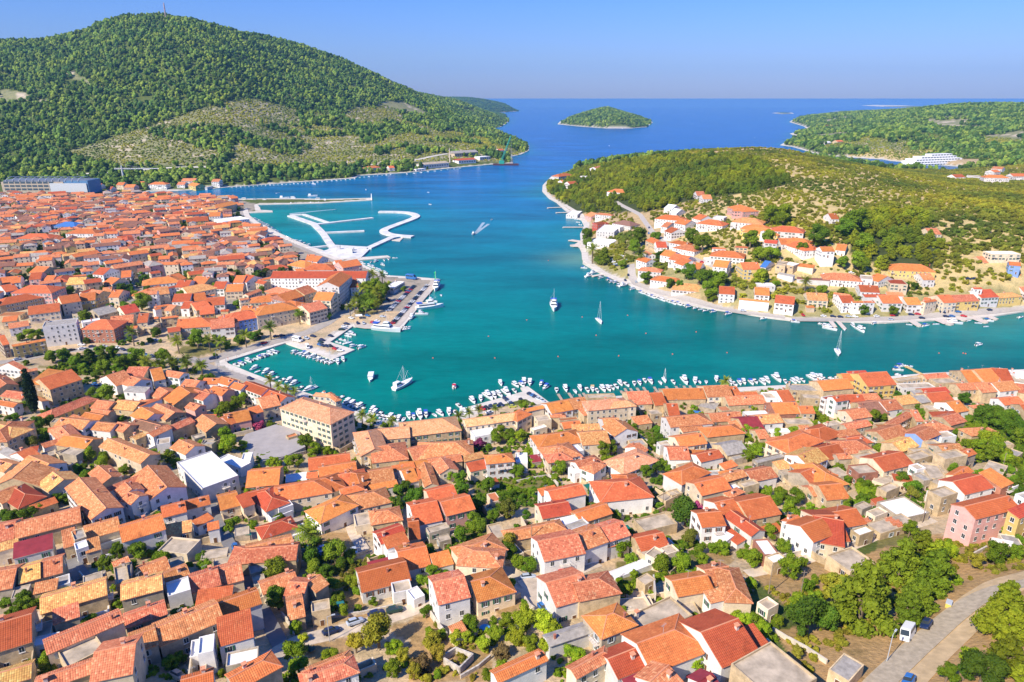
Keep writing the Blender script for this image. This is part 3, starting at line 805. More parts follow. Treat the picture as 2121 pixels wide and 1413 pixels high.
990 790 1370 940 950 880 G 6.5 c t
590 760 850 800 550 850 G 5.5 b o
560 600 820 630 630 690 G 6 w t
440 680 560 660 370 740 G 5.5 w t
560 680 640 760 500 770 H 5.5 w t
110 640 0 720 110 780 H 8 b t
-40 650 110 690 -60 760 H 8 b y
380 840 540 790 400 880 S 4 w t
280 870 340 860 260 910 S 4 w r
340 950 530 990 290 990 S 5 b r
500 920 650 870 530 960 F 4.5 b c
380 930 500 890 420 970 F 4 g c
670 570 840 620 650 600 S 5.5 b t
1280 440 1400 430 1290 470 S 4.5 b t
500 610 640 600 480 650 F 4 b c
60 870 240 960 10 920 S 4 w g
1180 280 1400 270 1200 300 F 6 g c
1700 60 1701 60 1701 60 X 0 w w
@424 740 5
20 220 140 220 0 290 G 6.5 w o
90 300 240 340 70 370 G 7 p o
190 210 300 240 160 270 G 8 w o
310 260 420 290 260 310 G 8 w o
430 250 650 330 390 320 G 8 w r
660 340 850 410 620 420 G 7 w r
560 450 740 410 580 540 G 6 c t
450 530 560 500 480 600 S 6 p o
210 610 450 560 230 700 G 5.5 p o
1010 440 1300 530 740 510 H 14 c s
1170 370 1290 380 1140 400 H 8 c s
1290 370 1370 430 1400 480 H 8 c t
1690 770 1760 950 1650 1110 L 9 b s
1760 760 2117 730 1890 850 G 9 b s
20 870 120 880 0 910 F 4.5 g g
-10 600 120 600 0 640 S 4 b o
840 820 940 790 890 830 F 4 b t
400 1000 500 990 470 1100 F 4 w w
10 330 60 380 -10 430 G 6 w t
@848 740 5
-100 700 340 650 0 820 R 9 b s
0 960 260 900 0 1090 G 6 b t
260 900 480 890 200 1050 H 6 b t
480 890 520 890 580 980 H 6 b t
570 650 1090 580 610 720 G 8 c s
1140 550 1380 500 1110 570 G 8 c o
1110 580 1150 560 1110 670 H 8 c o
1420 490 1640 450 1490 580 G 8 w o
1640 450 1810 420 1680 545 G 8 b t
1750 540 1880 510 1800 610 S 6 b t
1500 590 1580 590 1500 620 H 6 b t
1580 680 1760 660 1610 740 G 5.5 b o
1450 690 1560 790 1420 830 X 5 b t
1930 460 2150 440 1960 545 H 9 c s
1680 700 1960 690 1710 810 S 7 b y
1760 790 2040 770 1810 910 G 7 c y
1430 810 1640 780 1510 920 H 7 w o
1530 930 1580 920 1450 1085 H 6.5 w t
1920 900 2117 870 1950 950 G 4 b y
2000 650 2160 640 2060 780 G 7 w t
1540 640 1730 620 1560 670 F 5.5 b t
1290 620 1430 600 1270 680 F 6 c c
1250 740 1390 700 1290 760 F 4 c w
1230 840 1400 810 1240 870 F 3 b t
630 770 850 730 650 840 F 5 w w
900 730 1090 720 930 780 F 5 b c
1240 1020 1330 1010 1270 1090 S 2.5 b m
1110 960 1210 950 1150 1030 F 7 w c
1830 390 2117 380 1900 430 F 6 b c
1650 930 1740 910 1690 1000 F 5 w w
@1272 740 5
0 460 130 450 0 525 H 9 c s
0 640 130 740 30 840 G 7 w t
130 380 350 370 240 490 G 7 b t
370 390 490 380 410 500 G 6.5 b r
540 500 650 500 600 610 G 5 b r
500 350 910 340 560 440 G 6 b o
920 320 1180 310 1010 410 G 7 c t
1180 320 1260 310 1240 410 G 5 c o
1250 370 1470 360 1260 400 S 5 c o
1150 420 1530 400 1190 500 G 5.5 b t
1520 370 1640 370 1560 430 F 7 w c
1680 360 1800 350 1740 460 G 7 w o
1780 280 2117 290 1880 350 F 6 b g
1930 380 2117 390 1960 430 F 6 b c
1620 490 1880 480 1740 590 G 5.5 k o
1910 510 2050 510 1930 580 G 5.5 b o
980 590 1300 570 1020 670 G 5 b t
1090 710 1270 690 1120 760 F 3 b t
1180 670 1310 650 1230 750 S 4.5 b t
1290 640 1480 620 1340 760 G 5 b m
1460 610 1700 590 1510 695 G 6 w y
540 630 860 600 640 720 R 8 w t
680 730 900 700 690 780 S 6 c t
180 620 340 600 160 710 S 3.5 b t
340 550 450 540 400 600 F 6 b c
1020 730 1210 710 1080 815 H 6 b o
630 830 900 790 670 935 G 7 c o
1460 760 1560 750 1550 840 G 4.5 b t
1570 840 1740 820 1600 880 S 4 b t
1800 850 1960 790 1960 950 H 8 c o
1950 760 2050 750 1960 770 G 7 w t
1740 640 2010 640 1850 700 F 4 b c
1910 710 2010 710 1930 740 S 3 b t
1920 980 2117 970 2080 1100 H 8 w y
850 980 1060 945 970 1080 G 5 w o
740 960 960 970 730 1020 S 4 w o
1100 910 1310 870 1150 1020 G 5 b g
140 870 290 850 200 930 F 4 b g
210 930 260 890 300 1000 G 4 w t
440 890 550 870 450 930 F 4.5 w c
800 880 1060 890 820 950 F 3.5 b c
1190 1030 1330 990 1260 1060 F 3 g g
650 1110 820 1090 690 1180 F 3.5 b c
1330 570 1560 560 1340 610 F 4 w w
870 510 940 420 1050 540 F 3 g g
1060 520 1160 510 1080 570 F 4 b t
1600 750 1790 740 1620 780 F 3 w w
1330 360 1480 350 1340 380 F 4 b c
@1696 740 5
-20 260 290 235 80 345 G 7 b o
410 170 700 150 530 320 G 8 y o
230 180 400 180 240 240 G 8 y o
290 150 480 140 280 165 S 3 b r
760 230 1060 190 790 260 F 5 b c
790 280 1130 270 800 330 F 4.5 w c
1080 180 1310 160 1100 230 G 6 b t
1140 230 1370 220 1180 280 F 6 b c
1460 180 1590 180 1560 270 G 6 b o
1610 130 1780 120 1780 255 G 8 b o
1780 120 1950 130 1960 250 G 8 b r
1960 140 2117 150 1990 200 F 7 w w
1790 270 2000 250 1830 360 G 6.5 w t
1610 280 1760 270 1640 370 G 6 b t
1420 280 1600 270 1520 340 G 6 b t
1060 330 1310 310 1080 390 G 5.5 b r
1100 380 1320 360 1150 470 G 5.5 b r
950 350 1060 340 970 400 S 5 b g
980 410 1110 390 1040 480 S 5 b g
770 410 940 390 830 500 S 5 b y
860 400 960 390 900 470 S 5 b c
20 420 130 400 40 440 F 8 w r
140 410 270 390 180 460 G 9 w r
280 400 440 400 400 480 G 7 w r
440 390 600 380 520 460 G 6 b t
400 480 630 460 490 600 G 5 b d
630 460 790 440 720 550 G 6 w t
280 560 480 530 380 640 G 5.5 c t
260 700 500 650 280 760 G 5 g t
150 770 370 740 170 850 S 5 g t
560 700 740 690 560 760 F 5 b t
720 690 960 560 820 690 G 6 b t
960 560 1000 560 1080 660 G 6 b t
600 770 840 700 760 850 G 6 b t
910 770 1150 680 970 780 G 6 b t
1000 790 1170 720 1060 880 G 6.5 B t K
1200 690 1240 680 1320 760 H 6 g t
1140 570 1400 560 1220 620 S 6 b r
1280 620 1440 580 1350 710 G 6 b t
1320 470 1450 450 1500 560 G 6 w o
1620 500 1700 490 1640 530 H 5 b t
1860 430 2060 410 1900 500 G 6.5 w o
1700 540 1880 520 1710 580 S 4 b t
1180 790 1330 770 1230 850 F 5 w c
1070 880 1190 860 1110 950 F 5 b c
1590 740 1730 720 1760 790 H 5 b t
1240 920 1450 900 1420 1020 G 6 g t
760 890 940 830 880 970 G 5.5 b y
920 950 1110 940 980 1060 F 4.5 b c
410 980 560 960 480 1040 F 4 b c
120 880 390 870 240 1000 R 5 b t
280 840 430 820 410 900 R 5 b o
0 940 190 900 150 1050 G 5 c r
0 740 60 720 50 870 H 6 g r
1630 230 1720 220 1640 260 S 5 b t
1200 470 1280 470 1250 520 F 4 b t
1050 500 1220 490 1080 560 F 4 b c
40 690 180 660 80 730 F 6 c c
1980 180 2117 200 2000 260 F 6 w c
2040 300 2121 310 2050 360 G 6 b t
2080 500 2150 500 2100 590 G 6 b r
1960 480 2100 470 1990 530 F 6 b c
1810 880 1960 870 1840 920 F 3 b c
1970 940 2117 990 1990 1010 F 3 b g
@310 380 6.424
480 460 770 440 580 510 G 9 y r K
850 480 1200 440 870 530 F 10 w w
800 400 950 395 810 450 G 12 w o K
850 290 1090 240 870 340 G 9 b o K
970 550 1080 545 940 600 G 9 g o K
@0 380 6.424
880 540 990 545 860 590 H 7 B B K
400 700 620 700 440 740 H 6 g o K
1040 620 1220 620 1060 680 H 8 w o K
420 1210 570 1200 430 1290 G 7 p r K
@0 560 6.424
380 70 570 50 430 140 G 7 p r
20 140 290 115 60 190 G 5 w o
640 110 760 110 630 150 G 5 g o
420 -60 420 -60 420 -60 X 0 w w
500 -10 670 0 560 50 G 5 b o
930 60 1140 40 920 90 G 7 b o
930 120 1160 110 1010 200 G 8 c y
1340 10 1480 20 1440 70 G 8 w r
1620 20 1750 10 1540 110 G 6 w o
1990 20 2120 0 2020 50 G 7 c r
1480 120 1600 140 1440 180 G 7 c o
1660 110 1660 110 1660 110 X 0 w w
400 240 620 240 490 320 H 9 p o
100 400 360 350 160 440 H 6 b r
20 250 190 220 0 310 G 6 w o
1070 290 1230 240 1090 300 G 6 w r
790 400 1040 360 850 470 G 9 c o
1080 360 1280 340 1130 430 G 7 y o
1230 300 1380 320 1310 390 G 6 b t
1520 310 1650 310 1470 360 G 8 c o
1960 300 2120 250 1990 360 L 7 b o
390 540 800 490 410 610 G 7 c o
50 620 240 600 30 690 S 5 b o
110 710 370 670 110 780 S 5.5 w t
150 960 590 880 140 1010 G 8 y o
0 910 50 900 0 1020 G 8 g o
600 690 1040 640 640 750 F 13 w g
1340 670 1420 670 1320 790 H 9 k o
1480 640 1780 610 1540 740 G 7 c t
1560 760 1830 740 1570 790 S 6 c o
1860 640 1990 630 1870 700 G 7 c o
1980 600 2100 590 2000 640 G 7 b o
1600 540 1800 500 1650 600 G 5.5 c r
1240 570 1490 510 1260 620 G 4.5 g g
2040 480 2120 460 2060 520 G 6 w o
300 200 301 200 300 200 X 0 w w
1380 280 1500 270 1430 330 G 5 g t
1690 410 1760 380 1740 440 G 4.5 b g
720 390 850 360 720 450 S 4 b r
1080 680 1320 640 1070 710 F 4 w w
60 560 360 550 70 610 F 3 b t
960 590 1100 550 980 630 F 4 g c
@310 560 6.424
60 150 260 130 100 190 H 6 w o
240 120 390 80 310 170 G 5.5 b o
200 210 370 170 250 240 G 6 w r
400 180 570 180 440 240 G 6 w r
440 250 700 200 540 320 R 6 c y
630 130 810 140 600 180 G 6 b o
0 260 240 230 0 350 G 7 c t
1160 110 1290 110 1180 180 G 7 w o
1290 100 1400 120 1330 170 G 7 w r
1450 130 1560 150 1480 180 G 7 b r
1470 90 1620 60 1500 120 H 7 c o
1650 60 2900 60 1700 120 G 10 w r
890 200 1040 200 860 250 G 6 w r
1040 240 1260 230 1030 290 G 6 c o
1270 310 1450 240 1290 350 G 8 c t
1190 370 1310 350 1240 390 G 8 c t
340 370 570 360 370 430 G 6 w r
580 360 740 340 620 410 G 5.5 b r
760 400 1000 380 840 480 G 6 w o
560 490 760 450 600 540 G 6 b o
470 460 580 460 480 510 G 6 w r
670 540 860 520 700 590 G 9 y o
420 640 680 590 430 680 G 6 w r
60 480 250 450 60 500 G 6 c o
180 600 340 580 160 640 H 6 b o
390 710 700 690 420 790 R 7 g o
240 770 400 750 240 830 S 6.5 b r
820 720 1130 690 840 800 G 7 w t
1160 620 1290 580 1160 690 H 8 p o
1130 620 1300 590 1150 690 H 8.5 B o
1250 530 1380 530 1260 590 G 8 c o
1540 520 1770 480 1500 610 H 10 c o
1440 480 1540 440 1440 540 G 9 w o
1470 380 1600 370 1440 430 H 7 c o
1700 380 1940 310 1770 430 G 9 k o
1950 290 2110 240 1990 360 G 9 b t
1580 290 1760 270 1600 320 H 7 b o
1700 250 1900 290 1760 330 H 7 b t
1870 520 1940 500 1830 560 H 7 b o
2000 520 2120 490 2060 580 G 8 c t
930 620 1080 600 930 670 F 6 c r
730 310 860 300 750 340 G 5 w o
950 510 1050 510 950 540 G 4 b r
0 600 110 600 0 640 G 5 c o
1630 430 1690 440 1620 500 F 9 w g
0 700 140 700 0 760 F 5 b c
820 390 960 370 830 410 S 5 b t
270 480 360 490 280 540 G 5 b t
@600 530 6.424
500 350 680 210 680 410 G 14 w o
770 330 880 320 780 430 S 7 w r
650 130 900 90 690 180 G 9 p o
600 100 690 90 640 130 G 7 w o
370 480 600 490 460 610 G 12 c o
160 660 400 600 240 780 G 9 c t
10 650 80 660 -20 720 H 7 c o
340 150 480 150 340 210 H 6 w o
80 180 180 170 60 220 G 6 p o
150 80 210 90 110 150 H 6 b o
350 40 440 50 330 80 G 6 w o
240 20 340 20 200 80 G 6 w o
520 80 620 90 520 110 F 6 b t
1400 340 1530 350 1340 430 F 4.5 w w
@1100 300 4.82
270 310 350 300 265 330 H 8 w r
290 365 345 360 290 380 G 5 w t
360 370 440 365 350 400 G 6 w r
620 240 690 225 625 255 G 6 w t
840 440 910 445 830 455 H 6 w o
480 315 540 310 480 335 F 5 w w
600 670 660 690 590 720 G 6 p t
680 670 790 680 700 690 H 6 w t
610 780 720 770 610 800 F 8 r r
730 800 900 810 730 930 F 8 w w
890 790 980 800 880 830 F 6 w w
920 780 980 790 900 800 H 6 w b
660 930 870 950 680 990 F 13 w w
400 660 510 665 400 700 F 4 w w
1340 720 1460 730 1330 760 H 7 w r
1350 800 1410 810 1330 830 G 6 w t
1490 750 1600 770 1490 800 G 7 w o
1400 850 1470 870 1390 880 G 8 w r
1680 720 1760 740 1670 750 G 6 w o
1770 770 1860 780 1740 800 H 7 w o
1850 710 1960 720 1860 730 F 5 w w
1640 490 1720 490 1640 520 G 6 w t
1700 510 1790 510 1690 550 G 6 w t
1370 620 1450 630 1360 650 G 5 w w
1430 660 1500 670 1430 690 G 5 w w
1460 965 1540 980 1450 990 H 5 w r
1530 1020 1610 1035 1530 1050 H 5 w t
1830 1000 1930 1005 1800 1030 H 6 w o
2060 995 2150 1000 2030 1020 H 6 b r
1900 1090 2030 1100 1880 1130 H 7 w o
1840 1180 1980 1195 1850 1220 G 12 w o
1620 1210 1710 1220 1600 1250 G 6 w o
1720 1130 1810 1130 1700 1150 F 4 w w
1340 1080 1450 1100 1340 1110 G 7 w o
1430 1120 1590 1150 1430 1160 G 7 w o
1510 1160 1600 1190 1490 1200 G 7 w o
1200 940 1280 970 1180 970 G 7 b o
1240 1000 1340 1000 1240 1040 G 6 w r
1150 1060 1210 1090 1140 1090 G 6 w t
1100 1130 1200 1160 1090 1160 G 7 w o
1140 1230 1250 1240 1130 1260 H 7 w t
1290 1330 1440 1350 1280 1360 H 6 w o
2080 620 2150 640 2050 660 H 8 p o
2100 770 2150 780 2080 800 F 6 w w
@1180 480 5.048
1190 580 1320 590 1140 620 H 6 w y
1560 610 1720 620 1540 650 G 9 w r
1780 360 1960 360 1770 410 G 12 y o
1930 620 2080 630 1930 660 G 6 w o
1780 670 2090 700 1770 700 G 9 w o
1940 540 2110 540 1930 570 F 4 w w
2040 340 2100 350 2030 390 G 7 w B
2030 80 2120 80 2020 100 G 8 w o
1940 -20 2110 0 1930 30 H 7 y o
@1500 380 5.048
130 260 260 260 120 290 H 8 p o
200 390 320 400 170 430 H 8 w t
290 460 400 470 260 500 H 7 y o
500 470 580 480 470 520 F 6 w w
600 480 730 490 590 510 H 8 w o
430 580 560 590 410 600 G 8 w r
560 610 680 610 540 660 G 7 w o
720 600 820 610 700 650 H 7 w o
760 620 860 650 730 680 H 6 w o
1080 350 1160 350 1070 380 G 7 w r
1000 650 1130 650 980 680 G 6 w o
1180 670 1280 680 1160 700 G 5 w o
790 830 950 850 800 870 S 4 c o
570 810 670 820 560 860 F 5 b c
680 820 800 840 680 860 F 5 b w
580 930 740 960 570 950 S 4 w g
760 980 1100 1000 770 1000 S 4 w d
1140 970 1300 980 1100 1010 H 7 w t
1150 1120 1320 1140 1150 1150 G 5 w t
1400 1090 1600 1100 1380 1130 G 7 w r
1450 1160 1690 1160 1450 1190 S 5 w r
1590 980 1700 1010 1570 1020 G 7 w o
1680 1000 1860 1010 1690 1050 F 6 c r
1690 1130 1860 1140 1680 1170 S 5 w t
1830 870 2050 880 1820 910 H 7 y o
2030 970 2150 970 2010 1010 G 8 w t
540 1170 740 1190 540 1250 G 11 w o
850 1180 1060 1190 880 1220 G 6 c y
850 1280 930 1280 850 1300 S 3 c o
1190 1210 1320 1210 1200 1250 G 9 w r
1340 1210 1450 1210 1330 1240 G 7 w o
1460 1210 1570 1210 1450 1240 G 7 w t
1600 1210 1800 1210 1590 1260 G 8 w o
1860 1230 2010 1230 1850 1270 G 7 w o
1560 950 1640 960 1540 970 S 5 w o
1420 960 1540 970 1420 1000 F 5 w c
2090 1220 2150 1230 2080 1260 G 7 c o
400 1040 510 1050 380 1080 F 4 w w
230 800 230 800 230 800 X 0 w w
@1820 440 5.047
480 200 600 200 490 240 G 6 c t
1090 410 1390 410 1100 440 F 6 c w
1010 500 1120 490 1000 540 G 3 b t
1360 520 1480 530 1350 550 G 8 B o
1300 660 1480 680 1270 700 G 9 w r
990 760 1080 760 990 790 G 4 w r
470 920 590 900 470 950 G 8 c o
600 905 730 900 600 950 G 9 c o
740 900 980 890 740 940 G 8 y t
980 850 1160 840 980 910 G 9 w r
1260 860 1390 850 1240 900 H 9 y y
1460 820 1540 820 1450 860 G 8 w t
1440 540 1440 540 1440 540 X 0 w w
@0 200 3.535
870 640 920 640 870 655 G 8 c o
925 645 995 645 925 655 G 7 p o
1000 635 1060 635 1000 650 G 8 y o
1135 632 1195 632 1135 645 H 8 w o
1310 638 1365 638 1310 655 G 7 w t
1340 600 1440 600 1340 610 G 6 w t
1410 630 1465 640 1410 655 G 7 y o
1560 605 1615 605 1560 630 G 8 w t
1625 590 1700 590 1625 605 G 7 w o
690 648 750 648 690 660 G 5 w o
1480 655 1560 655 1480 668 F 4 w c
800 660 830 660 800 670 G 4 w r
@560 180 3.535
715 590 765 585 712 605 H 8 w o
860 580 900 578 860 588 G 5 w o
1660 455 1695 452 1660 462 G 4 w o
@1500 200 3.415
1880 528 1925 525 1870 545 G 8 w o
1610 552 1680 550 1605 562 G 6 w r
1870 568 1960 570 1850 585 H 8 w o
1905 495 1980 500 1900 515 G 9 w t
2020 558 2120 558 2010 575 G 8 w o
1715 560 1790 560 1710 572 F 5 w c
750 208 800 206 748 214 G 7 w o
810 206 840 206 808 214 G 6 w r
705 205 730 203 704 212 G 6 w r
650 285 700 282 648 292 F 5 w w
785 310 830 308 784 316 G 5 b o
650 180 680 179 650 185 G 6 w o
710 325 740 322 710 332 G 6 w w
1830 448 1890 446 1828 458 F 5 w w
'''
# ------------------------------------------------------------- naming places by landmarks one can find in the picture
LM = [(625, 870, 'three-storey school'), (432, 985, 'white flat-roofed hall'), (640, 1115, 'big date palm'), (1880, 1315, 'white van'), (2020, 1080, 'tall pink house'),
 (1900, 905, 'blue-walled house'), (845, 915, 'L-shaped stone building'), (1060, 830, 'south car park'), (1165, 1187, 'red car on the square'), (740, 1292, 'row of lane cars'),
 (1415, 1075, 'huge round tree'), (960, 1385, 'ruined stone walls'), (60, 830, 'two tall cypresses'), (120, 800, 'bank-like stone building'), (490, 1300, 'tall lane-corner house'),
 (220, 1060, 'white gabled school'), (70, 1130, 'maroon sheet roof'), (1335, 1265, 'stained black concrete terrace'), (1770, 1165, 'ruined grey stone barn'), (1800, 780, 'yellow villa with balconies'),
 (1560, 880, 'maroon roof'), (1270, 880, 'green-shuttered house'), (140, 690, 'balconied apartment block'), (230, 670, 'brick corner house'), (560, 660, 'three-storey grey house'), (520, 670, 'lilac-blue house'),
 (640, 590, 'long white factory building'), (770, 630, 'palm grove'), (440, 460, 'bright yellow building'), (145, 470, 'blue tent roof'), (480, 455, 'white waterfront hotel'), (1262, 500, 'white beach hotel'),
 (1540, 585, 'tall yellow villa'), (1565, 560, 'blue-roofed house'), (1260, 470, 'red cubic building'), (1725, 460, 'white hillside villa'), (2085, 620, 'yellow-roofed stone house'), (2080, 555, 'bright blue villa'),
 (1420, 600, 'pale-roofed house'), (1950, 325, 'big white terraced hotel'), (105, 390, 'shipyard hall'), (930, 335, 'factory chimney'), (1160, 375, 'headland villas'), (1550, 1330, 'big grey flat roof'),
 (540, 1160, 'junction of the grey lanes'), (1750, 1040, 'brick terrace block'), (1440, 1010, 'white hip-roofed house'), (1035, 960, 'white garden house'), (940, 1030, 'pink-walled house'), (1230, 1130, 'paired white houses'),
 (300, 1230, 'long yellow-tiled roof'), (1620, 1190, 'white-topped brick garage'), (1985, 880, 'grove of dark trees'), (60, 560, 'old-town pink house'), (330, 850, 'violet roof'), (1700, 1130, 'broad red-roofed house')]
DIRS = ['left of', 'right of', 'behind', 'in front of']
NAMED = []
def place_of(px, py, skip=None):
    best = min((math.hypot(px-x, (py-y)*1.4), nm, x, y) for x, y, nm in LM if nm != skip)
    d, nm, x, y = best
    dx, dy = px-x, (py-y)*1.4
    if d < 9: return 'at', nm, d
    return (('right of' if dx > 0 else 'left of') if abs(dx) > abs(dy) else ('in front of' if dy > 0 else 'behind')), nm, d
def label_all(items, group_first='nearest'):
    """items: (object, look, px, py). The look and the nearest landmark; an ordinal by distance where several share both."""
    g = {}
    for o, look, px, py in items:
        d, nm, dist = place_of(px, py); g.setdefault((look, d, nm), []).append((dist, o))
    for (look, d, nm), l in g.items():
        l.sort(key=lambda q: q[0]); single = len(l) == 1
        for i, (dist, o) in enumerate(l):
            pre = '' if single else ('nearest ' if i == 0 else ordn(i)+'-nearest ')
            o['label'] = (pre+look+' '+('beside' if d == 'at' else d)+' the '+nm)
# ------------------------------------------------------------- houses
TP_R = math.tan(R(23))
def win_mesh(name, sh, w=.9, h=1.25):
    mb = MB(); f = .09
    mb.box(-w/2-f, -.03, -f, w/2+f, .035, h+f, 0); mb.box(-w/2, -.03, 0, w/2, .045, h, 1)
    mb.box(-.03, 0, 0, .03, .06, h, 0); mb.box(-w/2-.16, -.02, -f-.07, w/2+.16, .14, -f, 0)
    mats = [FRAME, GLASS]
    if sh:
        mats.append(SHUT[sh])
        for s in (-1, 1): mb.box(s*(w/2+.1), 0, -.02, s*(w/2+.1)+s*.42, .08, h+.02, 2)
    return mb.mesh(name, mats)
WINS = [win_mesh('window', None), win_mesh('window_green_shutters', 'g'), win_mesh('window_brown_shutters', 'b'), win_mesh('window_pale_shutters', 'w')]
mb = MB(); mb.box(-.55, -.03, 0, .55, .05, 2.15, 0); mb.box(-.45, 0, 0, .45, .07, 2.05, 1); DOOR = mb.mesh('door', [FRAME, WOOD])
mb = MB(); mb.box(-.32, -.32, -1.2, .32, .32, .75, 0); mb.box(-.42, -.42, .75, .42, .42, .85, 1); mb.box(-.22, -.22, .85, .22, .22, 1.05, 0); mb.box(-.5, -.5, 1.05, .5, .5, 1.13, 1)
CHIM = mb.mesh('chimney', [PLASTER, RIDGE])
mb = MB(); mb.box(-.2, -.2, -1, .2, .2, .9, 0); mb.box(-.28, -.28, .9, .28, .28, 1, 0); CHIM2 = mb.mesh('chimney', [plain('brick_red', (.42, .16, .1))])
mb = MB(); mb.tube((0, 0, -.2), (0, 0, 2.2), .035, n=4); mb.tube((-.7, 0, 2.1), (.7, 0, 2.1), .025, n=3)
for i_ in range(5): mb.tube((-.6+i_*.3, -.3, 2.1), (-.6+i_*.3, .3, 2.1), .02, n=3)
ANT = mb.mesh('antenna', [plain('aerial_metal', (.4, .4, .4), .5)])
WCOL = dict(w='white', c='cream', b='stone', g='grey', p='pink', y='yellow', k='brick', B='blue', r='red')
RCOL = dict(s='sand-coloured', o='orange', r='red', t='terracotta', y='yellowed', d='dark', m='maroon', g='grey', c='concrete', w='white', b='brown', k='black', B='blue')
def roof_geo(mb, hx0, hx1, hy, ze, zr, hip0, hip1, ov=.32):
    """tiled roof: ridge along x, slopes to +-y; hx0/hx1 body ends, hip flags cut the ends back; solid 0.14 m thick"""
    rx0, rx1 = (hx0+hy if hip0 else hx0-ov*.6), (hx1-hy if hip1 else hx1+ov*.6)
    if rx0 > rx1: rx0 = rx1 = (rx0+rx1)/2
    k = (zr-ze)/hy; E = ze-ov*k; ex0 = hx0-(ov if hip0 else ov*.6); ex1 = hx1+(ov if hip1 else ov*.6); ey = hy+ov; t = .16
    a, b_, c, d = (ex0, -ey, E+t), (ex1, -ey, E+t), (ex1, ey, E+t), (ex0, ey, E+t); r0, r1 = (rx0, 0, zr+t), (rx1, 0, zr+t)
    sl = math.hypot(ey, zr-E)
    top = [([a, b_, r1, r0], [(ex0, sl), (ex1, sl), (rx1, 0), (rx0, 0)]), ([c, d, r0, r1], [(ex1, sl), (ex0, sl), (rx0, 0), (rx1, 0)])]
    if hip0: top.append(([d, a, r0], [(ey, sl), (-ey, sl), (0, 0)]))
    if hip1: top.append(([b_, c, r1], [(-ey, sl), (ey, sl), (0, 0)]))
    for q, uv in top: mb.quadv(q, 0, uv)
    dn = lambda p: (p[0], p[1], p[2]-t)
    for q, uv in top: mb.quadv([dn(p) for p in q][::-1], 1)
    edge = [(a, b_), (c, d)]
    edge += [(d, a)] if hip0 else [(d, r0), (r0, a)]
    edge += [(b_, c)] if hip1 else [(b_, r1), (r1, c)]
    for p, q in edge: mb.quadv([dn(p), dn(q), q, p], 1)
    mb.tube((rx0, 0, zr+t), (rx1, 0, zr+t), .13, n=5, mi=1)
    for fl, e in ((hip0, [(a, r0), (d, r0)]), (hip1, [(b_, r1), (c, r1)])):
        if fl:
            for p, q in e: mb.tube(p, q, .11, n=4, mi=1)
mb = MB(); mb.box(-1.3, 0, -.14, 1.3, 1.1, 0, 0)
for x in (-1.27, -.64, 0, .64, 1.27): mb.tube((x, 1.06, 0), (x, 1.06, .95), .03, n=4, mi=1)
mb.box(-1.3, 1.03, .9, 1.3, 1.09, .96, 1); mb.box(-1.3, 0, .9, -1.24, 1.08, .96, 1); mb.box(1.24, 0, .9, 1.3, 1.08, .96, 1)
BALC = mb.mesh('balcony', [PLASTER, FRAME])
HOUSES = []; HITEMS = {}; BIG = {}; YARDS = []
def facewin(root, skip, cx, cy, nx, ny, length, h, win, wid, gp, floors, door):
    """windows spaced over one wall whose centre is (cx,cy) and outward normal (nx,ny), local axes"""
    nw = max(1, int((length-.6)/2.7)); rz = math.atan2(nx, -ny)*-1 + math.pi
    rz = math.atan2(ny, nx)-math.pi/2
    tx, ty = -ny, nx; k0 = nw//2
    for f in range(floors):
        z = h-1.95-f*2.75
        if z < .5: z = .9
        for i in range(nw):
            s = ((i+.5)/nw-.5)*(length-.8)
            if door and f == floors-1 and i == k0:
                link('door', DOOR, root, (cx+tx*s, cy+ty*s, gp), rz); continue
            if rng.random() < skip: continue
            link('window', win, root, (cx+tx*s, cy+ty*s, z), rz)
            if floors > 1 and f == 0 and skip > .1 and length > 5 and z > 2.6 and rng.random() < .14: link('balcony', BALC, root, (cx+tx*s, cy+ty*s, z-.35), rz)
def cyq_B(x, y): p = at_z(x, y, 12); return x > 1200 and y < 700 and bool(inpoly(np.array([p.x]), np.array([p.y]), coastB)[0])
